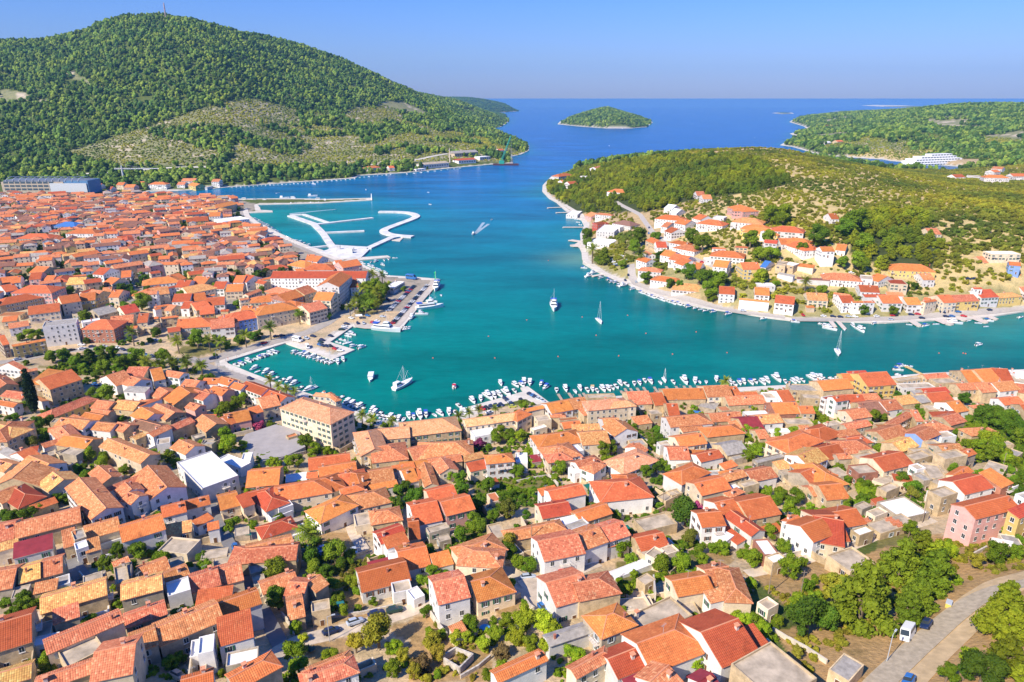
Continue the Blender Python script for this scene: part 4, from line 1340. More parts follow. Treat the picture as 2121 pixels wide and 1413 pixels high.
def make_house(typ, p1, p2, p3, h, wc, rc, fill=None):
    x1, y1 = p1; x2, y2 = p2; x3, y3 = p3
    if typ == 'X': return None
    isB = cyq_B((x1+x2)/2, (y1+y2)/2)
    if isB and not fill: h *= .85
    W = 7.0; cxp, cyp = (x1+x2)/2, (y1+y2)/2
    zb = ground(cxp, cyp, h+1).z
    flat = typ == 'F'; k = TP_R if typ != 'S' else math.tan(R(13))
    for it_ in range(9):
        rise = 0 if flat else (k*W/2 if typ != 'S' else k*W)
        zt = zb+h+rise; A, B = at_z(x1, y1, zt), at_z(x2, y2, zt); C = at_z(x3, y3, zb+h)
        d = (B-A).xy
        if d.length < .5: return None
        d = d.normalized(); nrm = Vector((-d.y, d.x)); off = (C-A).xy.dot(nrm)
        if off < 0: nrm = -nrm; off = -off
        w = abs(off)*(2 if typ not in 'FS' else 1); W = min(max(w, 3.0), 17.0 if typ != 'F' else 40)
        mid = (A.xy+B.xy)/2+(nrm*(-0) if typ not in 'FS' else nrm*(W/2))
        if it_ < 8: zb += (Hat(mid.x, mid.y)-zb)*.45
    if off == 0: return None
    # local x along the ridge, local -y towards the traced eave
    ex = Vector((nrm.y*-1, nrm.x)); ang = math.atan2(ex.y, ex.x)
    s1, s2 = (A.xy-mid).dot(ex), (B.xy-mid).dot(ex); lo, hi = min(s1, s2), max(s1, s2)
    mid = mid+ex*(lo+hi)/2; hl = (hi-lo)/2; hw = W/2
    first_lo = s1 < s2
    hip0 = typ == 'H' or (typ == 'L' and first_lo) or (typ == 'R' and not first_lo)
    hip1 = typ == 'H' or (typ == 'R' and first_lo) or (typ == 'L' and not first_lo)
    hx0, hx1 = -hl-(hw if hip0 else 0), hl+(hw if hip1 else 0)
    if hx1-hx0 < 3: hx0, hx1 = hx0-(3-(hx1-hx0))/2, hx1+(3-(hx1-hx0))/2
    cx, cy = mid
    if isB and h > 3.2:
        ca, sa = math.cos(ang), math.sin(ang); c4 = [(cx+a*ca-b*sa, cy+a*sa+b*ca) for a in (hx0, hx1) for b in (-hw, hw)]; A4 = np.array(c4)
        if not inpoly(A4[:, 0], A4[:, 1], coastB).all() or edist(A4[:, 0], A4[:, 1], coastB).min() < 8: return make_house(typ, p1, p2, p3, h*.9, wc, rc, True)
    for hx, hy, *_ in HOUSES:
        if (hx-cx)**2+(hy-cy)**2 < 4: return None
    HOUSES.append((cx, cy, max(hx1-hx0, W)/2))
    h = h+rng.uniform(-.06, .06)
    ca, sa = math.cos(ang), math.sin(ang)
    Wd = lambda lx, ly: (cx+lx*ca-ly*sa, cy+lx*sa+ly*ca)
    gc = [Hat(*Wd(a, b)) for a in (hx0, hx1) for b in (-hw, hw)]
    zmin = min(gc)-zb-.8
    pxc, pyc = proj(cx, cy, zb+h*.6); big = pxm(cx, cy, zb)*max(W, hx1-hx0)
    far = pyc < 640
    villa = bool(inpoly(np.array([cx]), np.array([cy]), coastB)[0]) or (cy > 1150)
    nm = 'flat_roofed_house' if flat and h > 3.6 else 'terrace_block' if flat else 'shed' if (typ == 'S' and h < 4.6) else 'villa' if villa else 'house'
    root = bpy.data.objects.new(nm, None); COL.objects.link(root); root.location = (cx, cy, zb); root.rotation_euler = (0, 0, ang)
    root.empty_display_size = .5
    cat = {'flat_roofed_house': 'flat-roofed building', 'terrace_block': 'outbuilding', 'shed': 'shed', 'house': 'house', 'villa': 'villa'}[nm]
    tag(root, None, cat, {'house': 'tiled houses of the town', 'villa': 'detached houses along the far shores', 'flat_roofed_house': 'flat-roofed buildings among the houses', 'terrace_block': 'low flat-topped outbuildings', 'shed': 'lean-to sheds'}[nm])
    mb = MB(); rm = ROOF[rc]; wm = WALL[wc]
    if flat:
        pr = .45 if h > 3.2 else .2; e = .22
        mb.box(hx0, -hw, zmin, hx1, -hw+e, h+pr); mb.box(hx0, hw-e, zmin, hx1, hw, h+pr)
        mb.box(hx0, -hw+e, zmin, hx0+e, hw-e, h+pr); mb.box(hx1-e, -hw+e, zmin, hx1, hw-e, h+pr); mb.build('wall', wm, root)
        rb = MB(); rb.box(hx0+e, -hw+e, zmin+.3, hx1-e, hw-e, h); rr = rb.build('roof', rm, root)
        if W > 6 and h > 4 and rng.random() < .5: link('chimney', CHIM, rr, (hx0+1.2, hw-1.2, h+.9))
    elif typ == 'S':
        rise = k*W; zl, zh = h, h+rise
        P = [(hx0, -hw), (hx1, -hw), (hx1, hw), (hx0, hw)]; Z = [zl, zl, zh, zh]
        for i in range(4):
            j = (i+1) % 4; mb.quadv([(*P[i], zmin), (*P[j], zmin), (*P[j], Z[j]), (*P[i], Z[i])])
        mb.build('wall', wm, root)
        rb = MB(); ov = .2; kk = rise/W; t = .14
        q = [(hx0-ov, -hw-ov, zl-ov*kk+t), (hx1+ov, -hw-ov, zl-ov*kk+t), (hx1+ov, hw+ov, zh+ov*kk+t), (hx0-ov, hw+ov, zh+ov*kk+t)]
        L = hx1-hx0+.4; rb.quadv(q, 0, [(0, W+.4), (L, W+.4), (L, 0), (0, 0)]); dn = [(a, b, c-t) for a, b, c in q]; rb.quadv(dn[::-1], 1)
        for i in range(4): j = (i+1) % 4; rb.quadv([dn[i], dn[j], q[j], q[i]], 1)
        rr = rb.build('roof', [rm, PLASTER if rc in 'mgcwkbB' else RIDGE], root)
    else:
        zr = h+k*hw
        for sy in (-1, 1):
            q = [(hx0, sy*hw, zmin), (hx1, sy*hw, zmin), (hx1, sy*hw, h), (hx0, sy*hw, h)]; mb.quadv(q if sy < 0 else q[::-1])
        for hx, hip, s in ((hx0, hip0, -1), (hx1, hip1, 1)):
            q = [(hx, -hw, zmin), (hx, hw, zmin), (hx, hw, h)]+([] if hip else [(hx, 0, zr)])+[(hx, -hw, h)]; mb.quadv(q if s > 0 else q[::-1])
        mb.build('wall', wm, root)
        rb = MB(); roof_geo(rb, hx0, hx1, hw, h, zr, hip0, hip1, .32 if not far else .25); rr = rb.build('roof', [rm, RIDGE if rc not in 'mgcwkbB' else rm], root)
        if rng.random() < (.75 if not far else .4):
            cxl = rng.choice([hx0+1.6, hx1-1.6, 0, (hx0+hx1)/2+1]); cyl = rng.choice([-1, 1])*min(hw*.4, 1.6)
            link('chimney', rng.choice([CHIM, CHIM, CHIM2]), rr, (cxl, cyl, zr-abs(cyl)*k+.2))
    if cy < 350 and nm in ('house', 'flat_roofed_house'): YARDS.append((root, hx0, hx1, hw, zb, ang))
    if nm == 'house' and rng.random() < .25 and cy < 420: link('antenna', ANT, root, ((hx0+hx1)/2+rng.uniform(-2, 2), .2, h+(0 if flat else k*hw)), rng.uniform(0, 3))
    win = rng.choice([WINS[0], WINS[0], WINS[0], WINS[1], WINS[2], WINS[3]])
    if h > 12: win = WINS[1] if wc == 'c' else WINS[0]
    floors = max(1, round((h-.3)/2.9)); camv = Vector((-cx, -cy)).normalized(); did = False
    if h >= 2.8 and big > 14 and not (nm == 'shed' and far):
        for lx, ly, nx, ny, ln in (((hx0+hx1)/2, -hw, 0, -1, hx1-hx0), ((hx0+hx1)/2, hw, 0, 1, hx1-hx0), (hx0, 0, -1, 0, W), (hx1, 0, 1, 0, W)):
            wn = Vector((nx*ca-ny*sa, nx*sa+ny*ca))
            if wn.dot(camv) < -.1 or ln < 2.4: continue
            fl = floors
            if nm != 'house' and h < 4: fl = 1
            if typ == 'S' and ly > 0: continue
            if h < 3.2 and rng.random() < .5: continue
            facewin(root, .12 if h > 7.4 or cy > 330 else .5 if wc in 'wcpyB' else .66, lx, ly, nx, ny, ln, h, win, .9, max(-.02, min(gc)-zb), fl, not did); did = True
    shape = {'G': 'gabled house', 'H': 'hip-roofed house', 'L': 'half-hipped house', 'R': 'half-hipped house', 'S': 'lean-to house' if nm != 'shed' else 'lean-to shed', 'F': 'flat-roofed block' if h > 3.6 else 'flat-topped outbuilding'}[typ]
    rn = RCOL[rc]+(' tiles' if rc in 'ortyds' else ' top' if typ == 'F' else ' roof')
    size = 'long ' if (hx1-hx0) > 2.2*W and typ in 'GHLR' else 'tall ' if h > 7.4 else 'low ' if h < 4.6 and nm == 'house' else ''
    BIG[root.name] = big; HITEMS[root.name] = (root, f'{size}{WCOL[wc]} {shape}, {rn},', pxc, pyc)
    return root
for ox, oy, s, rest, p in parse(HDATA):
    v = [float(q) for q in p[:6]]; P3 = [(ox+v[i]/s, oy+v[i+1]/s) for i in (0, 2, 4)]
    r_ = make_house(p[6], P3[0], P3[1], P3[2], float(p[7]), p[8], p[9])
    if r_ and len(p) > 10: BIG[r_.name] = 9999
def yard(root, hx0, hx1, hw, zb, ang):
    cx, cy = root.location.x, root.location.y; ca, sa = math.cos(ang), math.sin(ang)
    side = rng.choice([0, 1, 2]); dd = rng.uniform(3, 6)
    if side == 0: pts = [(hx0+.2, -hw), (hx0+.2, -hw-dd), (hx1-.2, -hw-dd), (hx1-.2, -hw)]
    elif side == 1: pts = [(hx1, -hw+.3), (hx1+dd, -hw+.3), (hx1+dd, hw-.3), (hx1, hw-.3)]
    else: pts = [(hx0, -hw+.3), (hx0-dd, -hw+.3), (hx0-dd, hw-.3), (hx0, hw-.3)]
    W_ = [(cx+a*ca-b*sa, cy+a*sa+b*ca) for a, b in pts]
    for k in (1, 2):
        for hx, hy, r in HOUSES:
            if (hx-cx)**2+(hy-cy)**2 > 1 and (hx-W_[k][0])**2+(hy-W_[k][1])**2 < (r*.8)**2: return
        q = PBVH.ray_cast(Vector((*W_[k], 200)), Vector((0, 0, -1)))[0]
        if q is not None and q.z > 1.5: return
    mb = MB(); t = .14; hgt = rng.uniform(1.1, 2.1)
    for (a, b), (c, d) in zip(pts, pts[1:]):
        z = min(Hat(cx+x*ca-y*sa, cy+x*sa+y*ca) for x, y in ((a, b), (c, d)))-zb; z1 = max(Hat(cx+x*ca-y*sa, cy+x*sa+y*ca) for x, y in ((a, b), (c, d)))-zb+hgt
        mb.box(min(a, c)-t*(a == c), min(b, d)-t*(b == d), z-.8, max(a, c)+t*(a == c), max(b, d)+t*(b == d), z1)
    mb.build('yard_wall', rng.choice([WALL['b'], WALL['b'], WALL['c'], WALL['w']]), root)
for root, a0, a1, a2, a3, a4 in YARDS:
    if rng.random() < .6: yard(root, a0, a1, a2, a3, a4)
ABM = []; AB = MB(); AB.hasuv = True
def absorb(o, M):
    M = M @ (Matrix.Translation(o.location) @ o.rotation_euler.to_matrix().to_4x4() @ Matrix.Diagonal((*o.scale, 1)))
    for c in list(KIDS.get(o.name, ())): absorb(c, M)
    if o.type == 'MESH':
        me = o.data; b0 = len(AB.v); AB.v += [tuple(M @ v.co) for v in me.vertices]; uvl = me.uv_layers.active
        ids = []
        for mm in me.materials:
            if mm not in ABM: ABM.append(mm)
            ids.append(ABM.index(mm))
        for q in me.polygons: AB.f.append(tuple(i+b0 for i in q.vertices)); AB.m.append(ids[q.material_index]); AB.uv += [tuple(uvl.data[i].uv) if uvl else (0, 0) for i in q.loop_indices]
    bpy.data.objects.remove(o)
KIDS = {}
for o in COL.objects:
    if o.parent: KIDS.setdefault(o.parent.name, []).append(o)
hl_ = sorted([k for k in HITEMS if k.split('.')[0] == 'house'], key=lambda k: -BIG[k])
for k in hl_[300:]: r_ = HITEMS.pop(k)[0]; absorb(r_, Matrix.Identity(4))
print('houses', len(HOUSES), 'absorbed', len(hl_)-300)
# ------------------------------------------------------------- the far quarters: more houses than can be told apart, one object
FILL = zone([(-60, 560), (-60, 411), (195, 411), (300, 408), (480, 417), (500, 440), (512, 465), (560, 500), (640, 548), (690, 560), (560, 575), (430, 600), (330, 640), (200, 650), (60, 660), (-60, 660)])
FILLM = [WALL[c] for c in 'wcbgpy']+[ROOF[c] for c in 'orty']+[RIDGE, GLASS]+[ROOF[c] for c in 'dg']
fb = MB(); nf = 0
def add_far_house(mb, cx, cy, ang, L, W, h, wi, ri, hip):
    zb = Hat(cx, cy); M = Matrix.Translation((cx, cy, zb)) @ Matrix.Rotation(ang, 4, 'Z'); t = MB(); hw = W/2; k = .42
    zr = h+k*hw
    for sy in (-1, 1):
        q = [(-L/2, sy*hw, -2), (L/2, sy*hw, -2), (L/2, sy*hw, h), (-L/2, sy*hw, h)]; t.quadv(q if sy < 0 else q[::-1], wi)
    for s in (-1, 1):
        q = [(s*L/2, -hw, -2), (s*L/2, hw, -2), (s*L/2, hw, h)]+([] if hip else [(s*L/2, 0, zr)])+[(s*L/2, -hw, h)]; t.quadv(q if s > 0 else q[::-1], wi)
    r = MB(); roof_geo(r, -L/2, L/2, hw, h, zr, hip, hip, .3)
    for sd, lx, ly, ln in ((0, 0, -hw, L), (1, -L/2, 0, W), (1, L/2, 0, W)):
        for f in range(max(1, int(h/2.8))):
            for i in range(int(ln/3)):
                s = ((i+.5)/int(ln/3)-.5)*ln; z = h-1.9-f*2.75
                if rng.random() < .25: continue
                if sd: e = .05 if lx > 0 else -.05; t.box(min(lx, lx+e), s-.45, z, max(lx, lx+e), s+.45, z+1.2, 11)
                else: t.box(s-.45, ly-.05, z, s+.45, ly, z+1.2, 11)
    if rng.random() < .5: t.box(L*.2, -.3, zr-.9, L*.2+.6, .3, zr+.8, 10)
    for src, off in ((t, None), (r, ri)):
        b = len(mb.v); mb.v += [tuple(M @ Vector(p)) for p in src.v]; mb.f += [tuple(i+b for i in f) for f in src.f]
        mb.m += [(m_ if off is None else (off if m_ == 0 else 10)) for m_ in src.m]; mb.uv += src.uv; mb.hasuv = True
def fill_houses(poly, pitch, keep):
    global nf
    xs = [p[0] for p in poly]; ys = [p[1] for p in poly]; y = min(ys)
    pa = np.array(poly)
    while y < max(ys):
        x = min(xs)
        while x < max(xs):
            qx, qy = x+rng.uniform(-2.5, 2.5), y+rng.uniform(-2.5, 2.5); x += pitch
            if not inpoly(np.array([qx]), np.array([qy]), poly)[0] or rng.random() > keep: continue
            L, W = (rng.uniform(8.5, 15), rng.uniform(6.5, 9.5)) if rng.random() < .8 else (rng.uniform(15, 24), rng.uniform(9, 12))
            if any((hx-qx)**2+(hy-qy)**2 < (r+5.5)**2 for hx, hy, r in HOUSES): continue
            if edist(np.array([qx]), np.array([qy]), coastA)[0] < 22: continue
            HOUSES.append((qx, qy, 4)); nf += 1
            ang = rng.choice([R(32), R(32), R(-58), R(20), R(-70), R(40)])+rng.gauss(0, .12)
            add_far_house(fb, qx, qy, ang, L, W, rng.choice([6, 7, 8, 9, 10]), rng.choice([0, 0, 0, 1, 1, 1, 2, 2, 3, 4, 5]), rng.choice([6, 6, 7, 8, 8, 8, 9, 12, 12, 13]), rng.random() < .35)
        y += pitch*.9
nearh = list(HOUSES)
fill_houses(FILL, 14.5, .88)
b0 = len(fb.v); fb.v += AB.v; fb.f += [tuple(i+b0 for i in f) for f in AB.f]; fb.m += [m_+len(FILLM) for m_ in AB.m]; fb.uv += AB.uv; FILLM = FILLM+ABM
tag(fb.build('houses', FILLM), 'densely packed tiled houses of the old town filling the far left shore', 'houses', kind='stuff')
print('fill', nf)
# far shore line of tile-roofed houses is traced above; here the large buildings that are one of a kind
def thing(name, label, cat, loc, rz=0, group=None):
    o = bpy.data.objects.new(name, None); COL.objects.link(o); o.location = loc; o.rotation_euler = (0, 0, rz); return tag(o, label, cat, group)
WHITE = plain('white_paint', (.82, .81, .79), .6, .3, .05); GREYM = plain('grey_steel', (.45, .47, .48), .5, .4, .1); DARKW = plain('dark_windows', (.06, .09, .11), .3, .5)
BLUESH = plain('blue_cladding', (.10, .22, .38), .6, .3, .1)
# shipyard hall
a, b_ = at_z(8, 404, 3), at_z(186, 404, 3); d = (b_-a); ang = math.atan2(d.y, d.x); L = d.length; g = Hat(a.x, a.y)
t = thing('shipyard_hall', 'long grey and white shipyard hall with arched roof ribs', 'industrial hall', (a.x, a.y, g), ang)
mb = MB(); mb.box(0, 0, -2, L*.72, 34, 17); mb.build('white_block', WALL['g'], t)
mb = MB(); mb.box(L*.72, 1, -2, L, 36, 19); mb.build('blue_end_block', BLUESH, t)
mb = MB(); mb.box(L*.56, -.5, 1, L*.985, 0, 15); mb.build('sliding_door', plain('pale_cladding', (.52, .55, .56), .7), t)
for k in range(3):
    for i in range(9):
        mb = MB(); mb.box(4+i*9, -.12, 4+k*5.2, 11.5+i*9, 0, 7+k*5.2); mb.build('window', DARKW, t)
for i in range(12):
    x = 8+i*(L-12)/12; mb = MB()
    for s in range(8):
        q = [math.pi*v/8 for v in (s, s+1)]; mb.tube((x, 17-17*math.cos(q[0]), 17.5+6*math.sin(q[0])), (x, 17-17*math.cos(q[1]), 17.5+6*math.sin(q[1])), .5, n=5)
    mb.build('roof_rib', GREYM, t)
mb = MB(); mb.box(3, 2, 17, L-3, 33, 19.4); mb.build('roof', plain('dark_roof', (.16, .19, .24)), t)
# hotel far right: stepped white terraces
a, b_ = at_z(1898, 337, 8), at_z(2006, 333, 8); d = b_-a; ang = math.atan2(d.y, d.x); L = d.length; g = Hat(a.x, a.y)
t = thing('terraced_hotel', 'big white terraced hotel above the far inlet, stepped in long floors', 'hotel', (a.x, a.y, g), ang)
for k, (x0, x1, y0, y1) in enumerate(((0, .95, 0, 40), (.02, 1, 6, 44), (.08, .97, 13, 44), (.22, .9, 20, 44), (.45, .85, 26, 44))):
    mb = MB(); mb.box(L*x0, y0, k*4.6-2*(k == 0), L*x1, y1, k*4.6+4.55); mb.build('storey', WHITE, t)
    for i in range(int(L*(x1-x0)/9)):
        mb = MB(); mb.box(L*x0+2+i*9, y0-.15, k*4.6+1.2, L*x0+8.4+i*9, y0, k*4.6+3.4); mb.build('window_band', DARKW, t)
HOUSES.append(((a.x+b_.x)/2, (a.y+b_.y)/2, 85)); HOUSES.append((a.x, a.y-30, 40)); HOUSES.append((b_.x, b_.y-30, 40))
# factory at the quarry shore
def block(nm, label, cat, p0, p1, dep, h, m, rm=None, rz_=1.2):
    a, b_ = ground(*p0), ground(*p1); d = b_-a; ang = math.atan2(d.y, d.x); L = d.xy.length
    t = thing(nm, label, cat, (a.x, a.y, Hat(a.x, a.y)), ang); mb = MB(); mb.box(0, 0, -3, L, dep, h); mb.build('wall', m, t)
    r = MB()
    if rz_ > 0: r.quadv([(-1, -1, h), (L+1, -1, h), (L+1, dep/2, h+rz_), (-1, dep/2, h+rz_)], 0, [(0, 9), (L, 9), (L, 0), (0, 0)]); r.quadv([(L+1, dep+1, h), (-1, dep+1, h), (-1, dep/2, h+rz_), (L+1, dep/2, h+rz_)], 0, [(0, 9), (L, 9), (L, 0), (0, 0)]); r.quadv([(-1, -1, h), (-1, dep/2, h+rz_), (-1, dep+1, h)], 0); r.quadv([(L+1, -1, h), (L+1, dep+1, h), (L+1, dep/2, h+rz_)], 0)
    else: r.box(.5, .5, h-.1, L-.5, dep-.5, h+.3)
    r.build('roof', rm or ROOF['w'], t)
    for i in range(int(L/7)):
        mb = MB(); mb.box(2+i*7, -.1, h*.35, 6+i*7, 0, h*.7); mb.build('window', DARKW, t)
    return t
block('factory_hall', 'low white factory hall at the left of the quarry quay', 'factory', (862, 356), (882, 354), 12, 5, WALL['w'], None, -1)
block('factory_hall', 'white pitched factory hall right of the low one on the quarry quay', 'factory', (878, 350), (930, 346), 26, 9, WALL['w'], ROOF['c'], 3)
block('factory_hall', 'white factory hall with a pinkish red roof beside the chimney', 'factory', (950, 340), (986, 338), 24, 8, WALL['w'], ROOF['r'], 3)
block('factory_hall', 'grey vaulted hall cut into the quarry behind the red roof', 'factory', (942, 326), (990, 323), 24, 9, WALL['g'], ROOF['g'], 5)
block('factory_hall', 'small white building at the foot of the green crane', 'factory', (994, 333), (1016, 331), 20, 8, WALL['w'], None, -1)
p = ground(932, 337); t = MB(); t.tube((p.x, p.y, p.z), (p.x, p.y, p.z+31), 1.6, .9, 10); tag(t.build('chimney_stack', plain('chimney_brick', (.62, .5, .4))), 'tall slim factory chimney on the quarry shore', 'chimney')
def lattice(mb, p0, p1, w, n, r=.25):
    p0, p1 = Vector(p0), Vector(p1); d = (p1-p0); u = d.normalized(); a = u.orthogonal().normalized()*w/2; c = u.cross(a)
    cs = [a+c, a-c, -a-c, -a+c]
    for q in cs: mb.tube(p0+q, p1+q*.4, r, n=4)
    for i in range(n):
        A, B = i/n, (i+1)/n
        for j in range(4): mb.tube(p0+d*A+cs[j]*(1-.6*A), p0+d*B+cs[(j+1) % 4]*(1-.6*B), r*.7, n=3)
GRN = plain('crane_green', (.03, .33, .24), .5)
p = at_z(1046, 342, 0); t = thing('crane_barge', 'dark crane barge with a tall green lattice jib moored at the quarry point', 'crane barge', (p.x, p.y, 0), 0)
mb = MB(); mb.box(-28, -9, -1, 32, 9, 3); mb.build('hull', plain('dark_hull', (.08, .03, .04)), t)
mb = MB(); mb.box(-14, -5, 3, -2, 5, 10); mb.build('cabin', GRN, t)
mb = MB(); lattice(mb, (-8, 0, 8), (14, 0, 66), 4, 14, .45); mb.build('jib', GRN, t)
mb = MB(); lattice(mb, (16, 0, 3), (16, 0, 24), 4, 5, .3); mb.tube((16, 0, 24), (14, 0, 64), .15, n=3); mb.build('gantry', GREYM, t)
p = ground(257, 377); t = thing('tower_crane', 'pale tower crane with a long level jib behind the far shore houses', 'tower crane', (p.x, p.y, p.z), R(12))
mb = MB(); lattice(mb, (0, 0, 0), (0, 0, 27), 2.4, 12, .3); mb.build('mast', WHITE, t)
mb = MB(); lattice(mb, (-12, 0, 23), (58, 0, 22), 1.8, 24, .25); mb.tube((0, 0, 30), (40, 0, 23), .15, n=3); mb.tube((0, 0, 26), (0, 0, 30), .4, n=4); mb.build('jib', WHITE, t)
q = at_Y(343, 33, 2420); z0 = Hat(q.x, 2420); mb = MB(); lattice(mb, (q.x, 2420, z0-4), (q.x, 2420, q.z+38), 4, 12, .5)
tag(mb.build('radio_mast', plain('mast_red_white', (.5, .35, .33))), 'thin lattice radio mast on the mountain top', 'radio mast')
# ------------------------------------------------------------- the new marina
def pier(pts, w, label, z=1.5, name='breakwater'):
    L = [at_z(x, y, z) for x, y in T(480, 370, 4.711, pts)]
    if len(L) > 3:
        for _ in range(3): L = [L[0]]+[q for a, b in zip(L, L[1:]) for q in (a.lerp(b, .25), a.lerp(b, .75))]+[L[-1]]
    l, r = [], []
    for i, q in enumerate(L):
        tt = (L[min(i+1, len(L)-1)]-L[max(i-1, 0)]).xy.normalized(); n_ = Vector((-tt.y, tt.x))*w*.38; l.append(q.xy+n_); r.append(q.xy-n_)
    mb = MB(); mb.prism([tuple(p) for p in l+r[::-1]], -1, z); return tag(mb.build(name, PIER), label, 'breakwater', 'white concrete piers of the new marina')
pier([(570, 358), (830, 448)], 11, 'white concrete pier, long left arm of the open rectangle', 1.5)
pier([(565, 352), (705, 345)], 6, 'short white concrete pier closing the open rectangle on the far side', 1.52)
pier([(700, 345), (955, 430)], 6, 'narrow white concrete pier, right arm of the open rectangle', 1.48)
pier([(815, 443), (1375, 380)], 8, 'long straight white finger pier reaching right, the farther one', 1.54)
pier([(905, 524), (1292, 506)], 7, 'shorter straight white finger pier with bollards, the nearer one', 1.46)
pier([(800, 440), (890, 525), (930, 590), (975, 650)], 10, 'white curved spine pier joining the fingers to the platform', 1.56)
pier([(735, 673), (960, 650)], 6, 'thin white gangway from the promenade to the marina platform', 1.44)
pier([(950, 650), (1330, 672)], 9, 'straight white pier along the far edge of the marina platform', 1.58)
pier([(1330, 675), (1560, 572), (1650, 556)], 10, 'white diagonal pier from the platform to the winding mole', 1.53)
pier([(1765, 562), (1600, 552), (1500, 530), (1470, 500), (1600, 450), (1810, 375), (1790, 345), (1690, 322), (1435, 320)], 13, 'white winding mole with two bends at the mouth of the marina', 1.6)
mb = MB(); mb.prism([tuple(at_z(x, y, 1.3).xy) for x, y in T(480, 370, 4.711, [(950, 655), (1345, 690), (1265, 768), (1075, 778), (860, 716), (945, 690)])], -1, 1.42)
t = tag(mb.build('marina_platform', PIER), 'wide white marina platform with low white blocks on it', 'platform')
for x, y, w, dd, h in ((1020, 705, 9, 3, 3), (1045, 690, 3, 3, 4), (1080, 720, 12, 5, 3), (1150, 725, 7, 5, 4), (1170, 700, 5, 3, 3), (1110, 710, 6, 4, 2)):
    q = at_z(480+x/4.711, 370+y/4.711, 1.4); mb = MB(); mb.box(q.x-w/2, q.y-dd/2, 1.43, q.x+w/2, q.y+dd/2, 1.43+h); mb.build('white_block', PIER, t)
mb = MB(); mb.prism([tuple(at_z(x, y, .6).xy) for x, y in T(480, 370, 4.711, [(1560, 600), (1680, 572), (1640, 610)])], -.5, .6); tag(mb.build('landing_slab', PLASTER), 'flat triangular landing slab beside the winding mole', 'slab')
# jetties
JN = 0
def jetty(ox, oy, s, x0, y0, x1, y1, w, label, m=None, grp='small jetties along the shores'):
    a, b_ = at_z(ox+x0/s, oy+y0/s, 1), at_z(ox+x1/s, oy+y1/s, 1); d = b_-a; L = d.length
    o = thing('jetty', label, 'jetty', (a.x, a.y, 0), math.atan2(d.y, d.x), grp); mb = MB(); mb.box(0, -w/2, .65, L, w/2, .98); mb.build('deck', m or PLASTER, o)
    for i in range(max(2, int(L/4))): 
        q = MB(); q.tube((.5+i*(L-1)/max(1, int(L/4)-1), 0, -1), (.5+i*(L-1)/max(1, int(L/4)-1), 0, .66), w*.35, n=6); q.build('pile', STONE, o)
JW = plain('jetty_timber', (.42, .33, .24))
for i, (a, b_, c, d) in enumerate([(110, 320, 160, 385), (168, 320, 225, 380), (235, 315, 295, 375), (303, 308, 368, 380), (415, 305, 468, 365), (538, 300, 590, 350), (640, 298, 690, 345), (722, 295, 762, 340), (783, 293, 825, 330), (860, 293, 892, 330), (70, 345, 125, 400)]):
    jetty(1272, 740, 5, a, b_, c, d+20, 1.3, f'{ordn((i+1) % 11)} slim grey jetty from the left in the comb off the south shore', JW)
for i, (a, b_, c, d) in enumerate([(1540, 378, 1592, 445), (1650, 368, 1702, 430), (1758, 380, 1790, 420), (1800, 368, 1835, 405)]):
    jetty(848, 740, 5, a, b_, c, d+15, 1.4, f'{ordn(i)} slim jetty right of the south car park', JW)
jetty(1696, 740, 5, 900, 90, 1090, 185, 2, 'ochre timber jetty right of the yellow villa', plain('ochre_timber', (.62, .42, .16)))
for a, b_, c, d, w, l in ((165, 628, 310, 622, 4, 'farthest flat stone bathing jetty of the wooded point'), (250, 676, 360, 674, 4, 'second flat stone bathing jetty of the wooded point'), (320, 821, 535, 821, 4, 'long thin grey jetty beside the red cubic building'), (390, 950, 500, 965, 8, 'broad stone bathing platform below the white hotel'), (430, 1000, 520, 1005, 16, 'pink stone bathing slab below the white hotel')):
    jetty(1100, 300, 4.82, a, b_, c, d, w, l)
jetty(1180, 480, 5.048, 240, 462, 440, 430, 4, 'stone jetty beside the motor yachts of the far bank')
for i, (a, b_, c, d, w) in enumerate(((310, 1118, 425, 1182, 5), (620, 1120, 740, 1160, 9), (800, 1092, 890, 1122, 6), (970, 1093, 1110, 1142, 7), (1120, 1078, 1220, 1112, 5))):
    jetty(1820, 440, 5.047, c, d, a, b_-8, w, f'{ordn(i)} stone slipway from the left among the far bank boats')
for i, (a, b_, c, d) in enumerate(((220, 70, 250, 102), (260, 70, 305, 112))): jetty(1640, 640, 2.796, c, d, a, b_-8, 3, f'{ordn(i)} narrow stone jetty beside the moored white yachts of the far bank')
q = at_z(770, 413, 1.2); t = thing('lighthouse', 'small white beacon tower at the tip of the fishing breakwater', 'beacon', (q.x, q.y, .9))
mb = MB(); mb.tube((0, 0, 0), (0, 0, 7), 1.1, .8, 10); mb.build('tower', WHITE, t); mb = MB(); mb.tube((0, 0, 7), (0, 0, 9), .7, .5, 8); mb.build('lamp_house', WHITE, t)
q = at_z(600+1938/6.424, 530+318/6.424, 1.2); t = thing('harbour_beacon', 'green harbour beacon column at the corner of the main pier', 'beacon', (q.x, q.y, 1)); GB = plain('beacon_green', (.02, .5, .15), .5)
mb = MB(); mb.tube((0, 0, 0), (0, 0, 6), .5, .4, 8); mb.build('column', GB, t); mb = MB(); mb.tube((0, 0, 6), (0, 0, 7.2), 1, .8, 8); mb.build('lantern', GB, t)
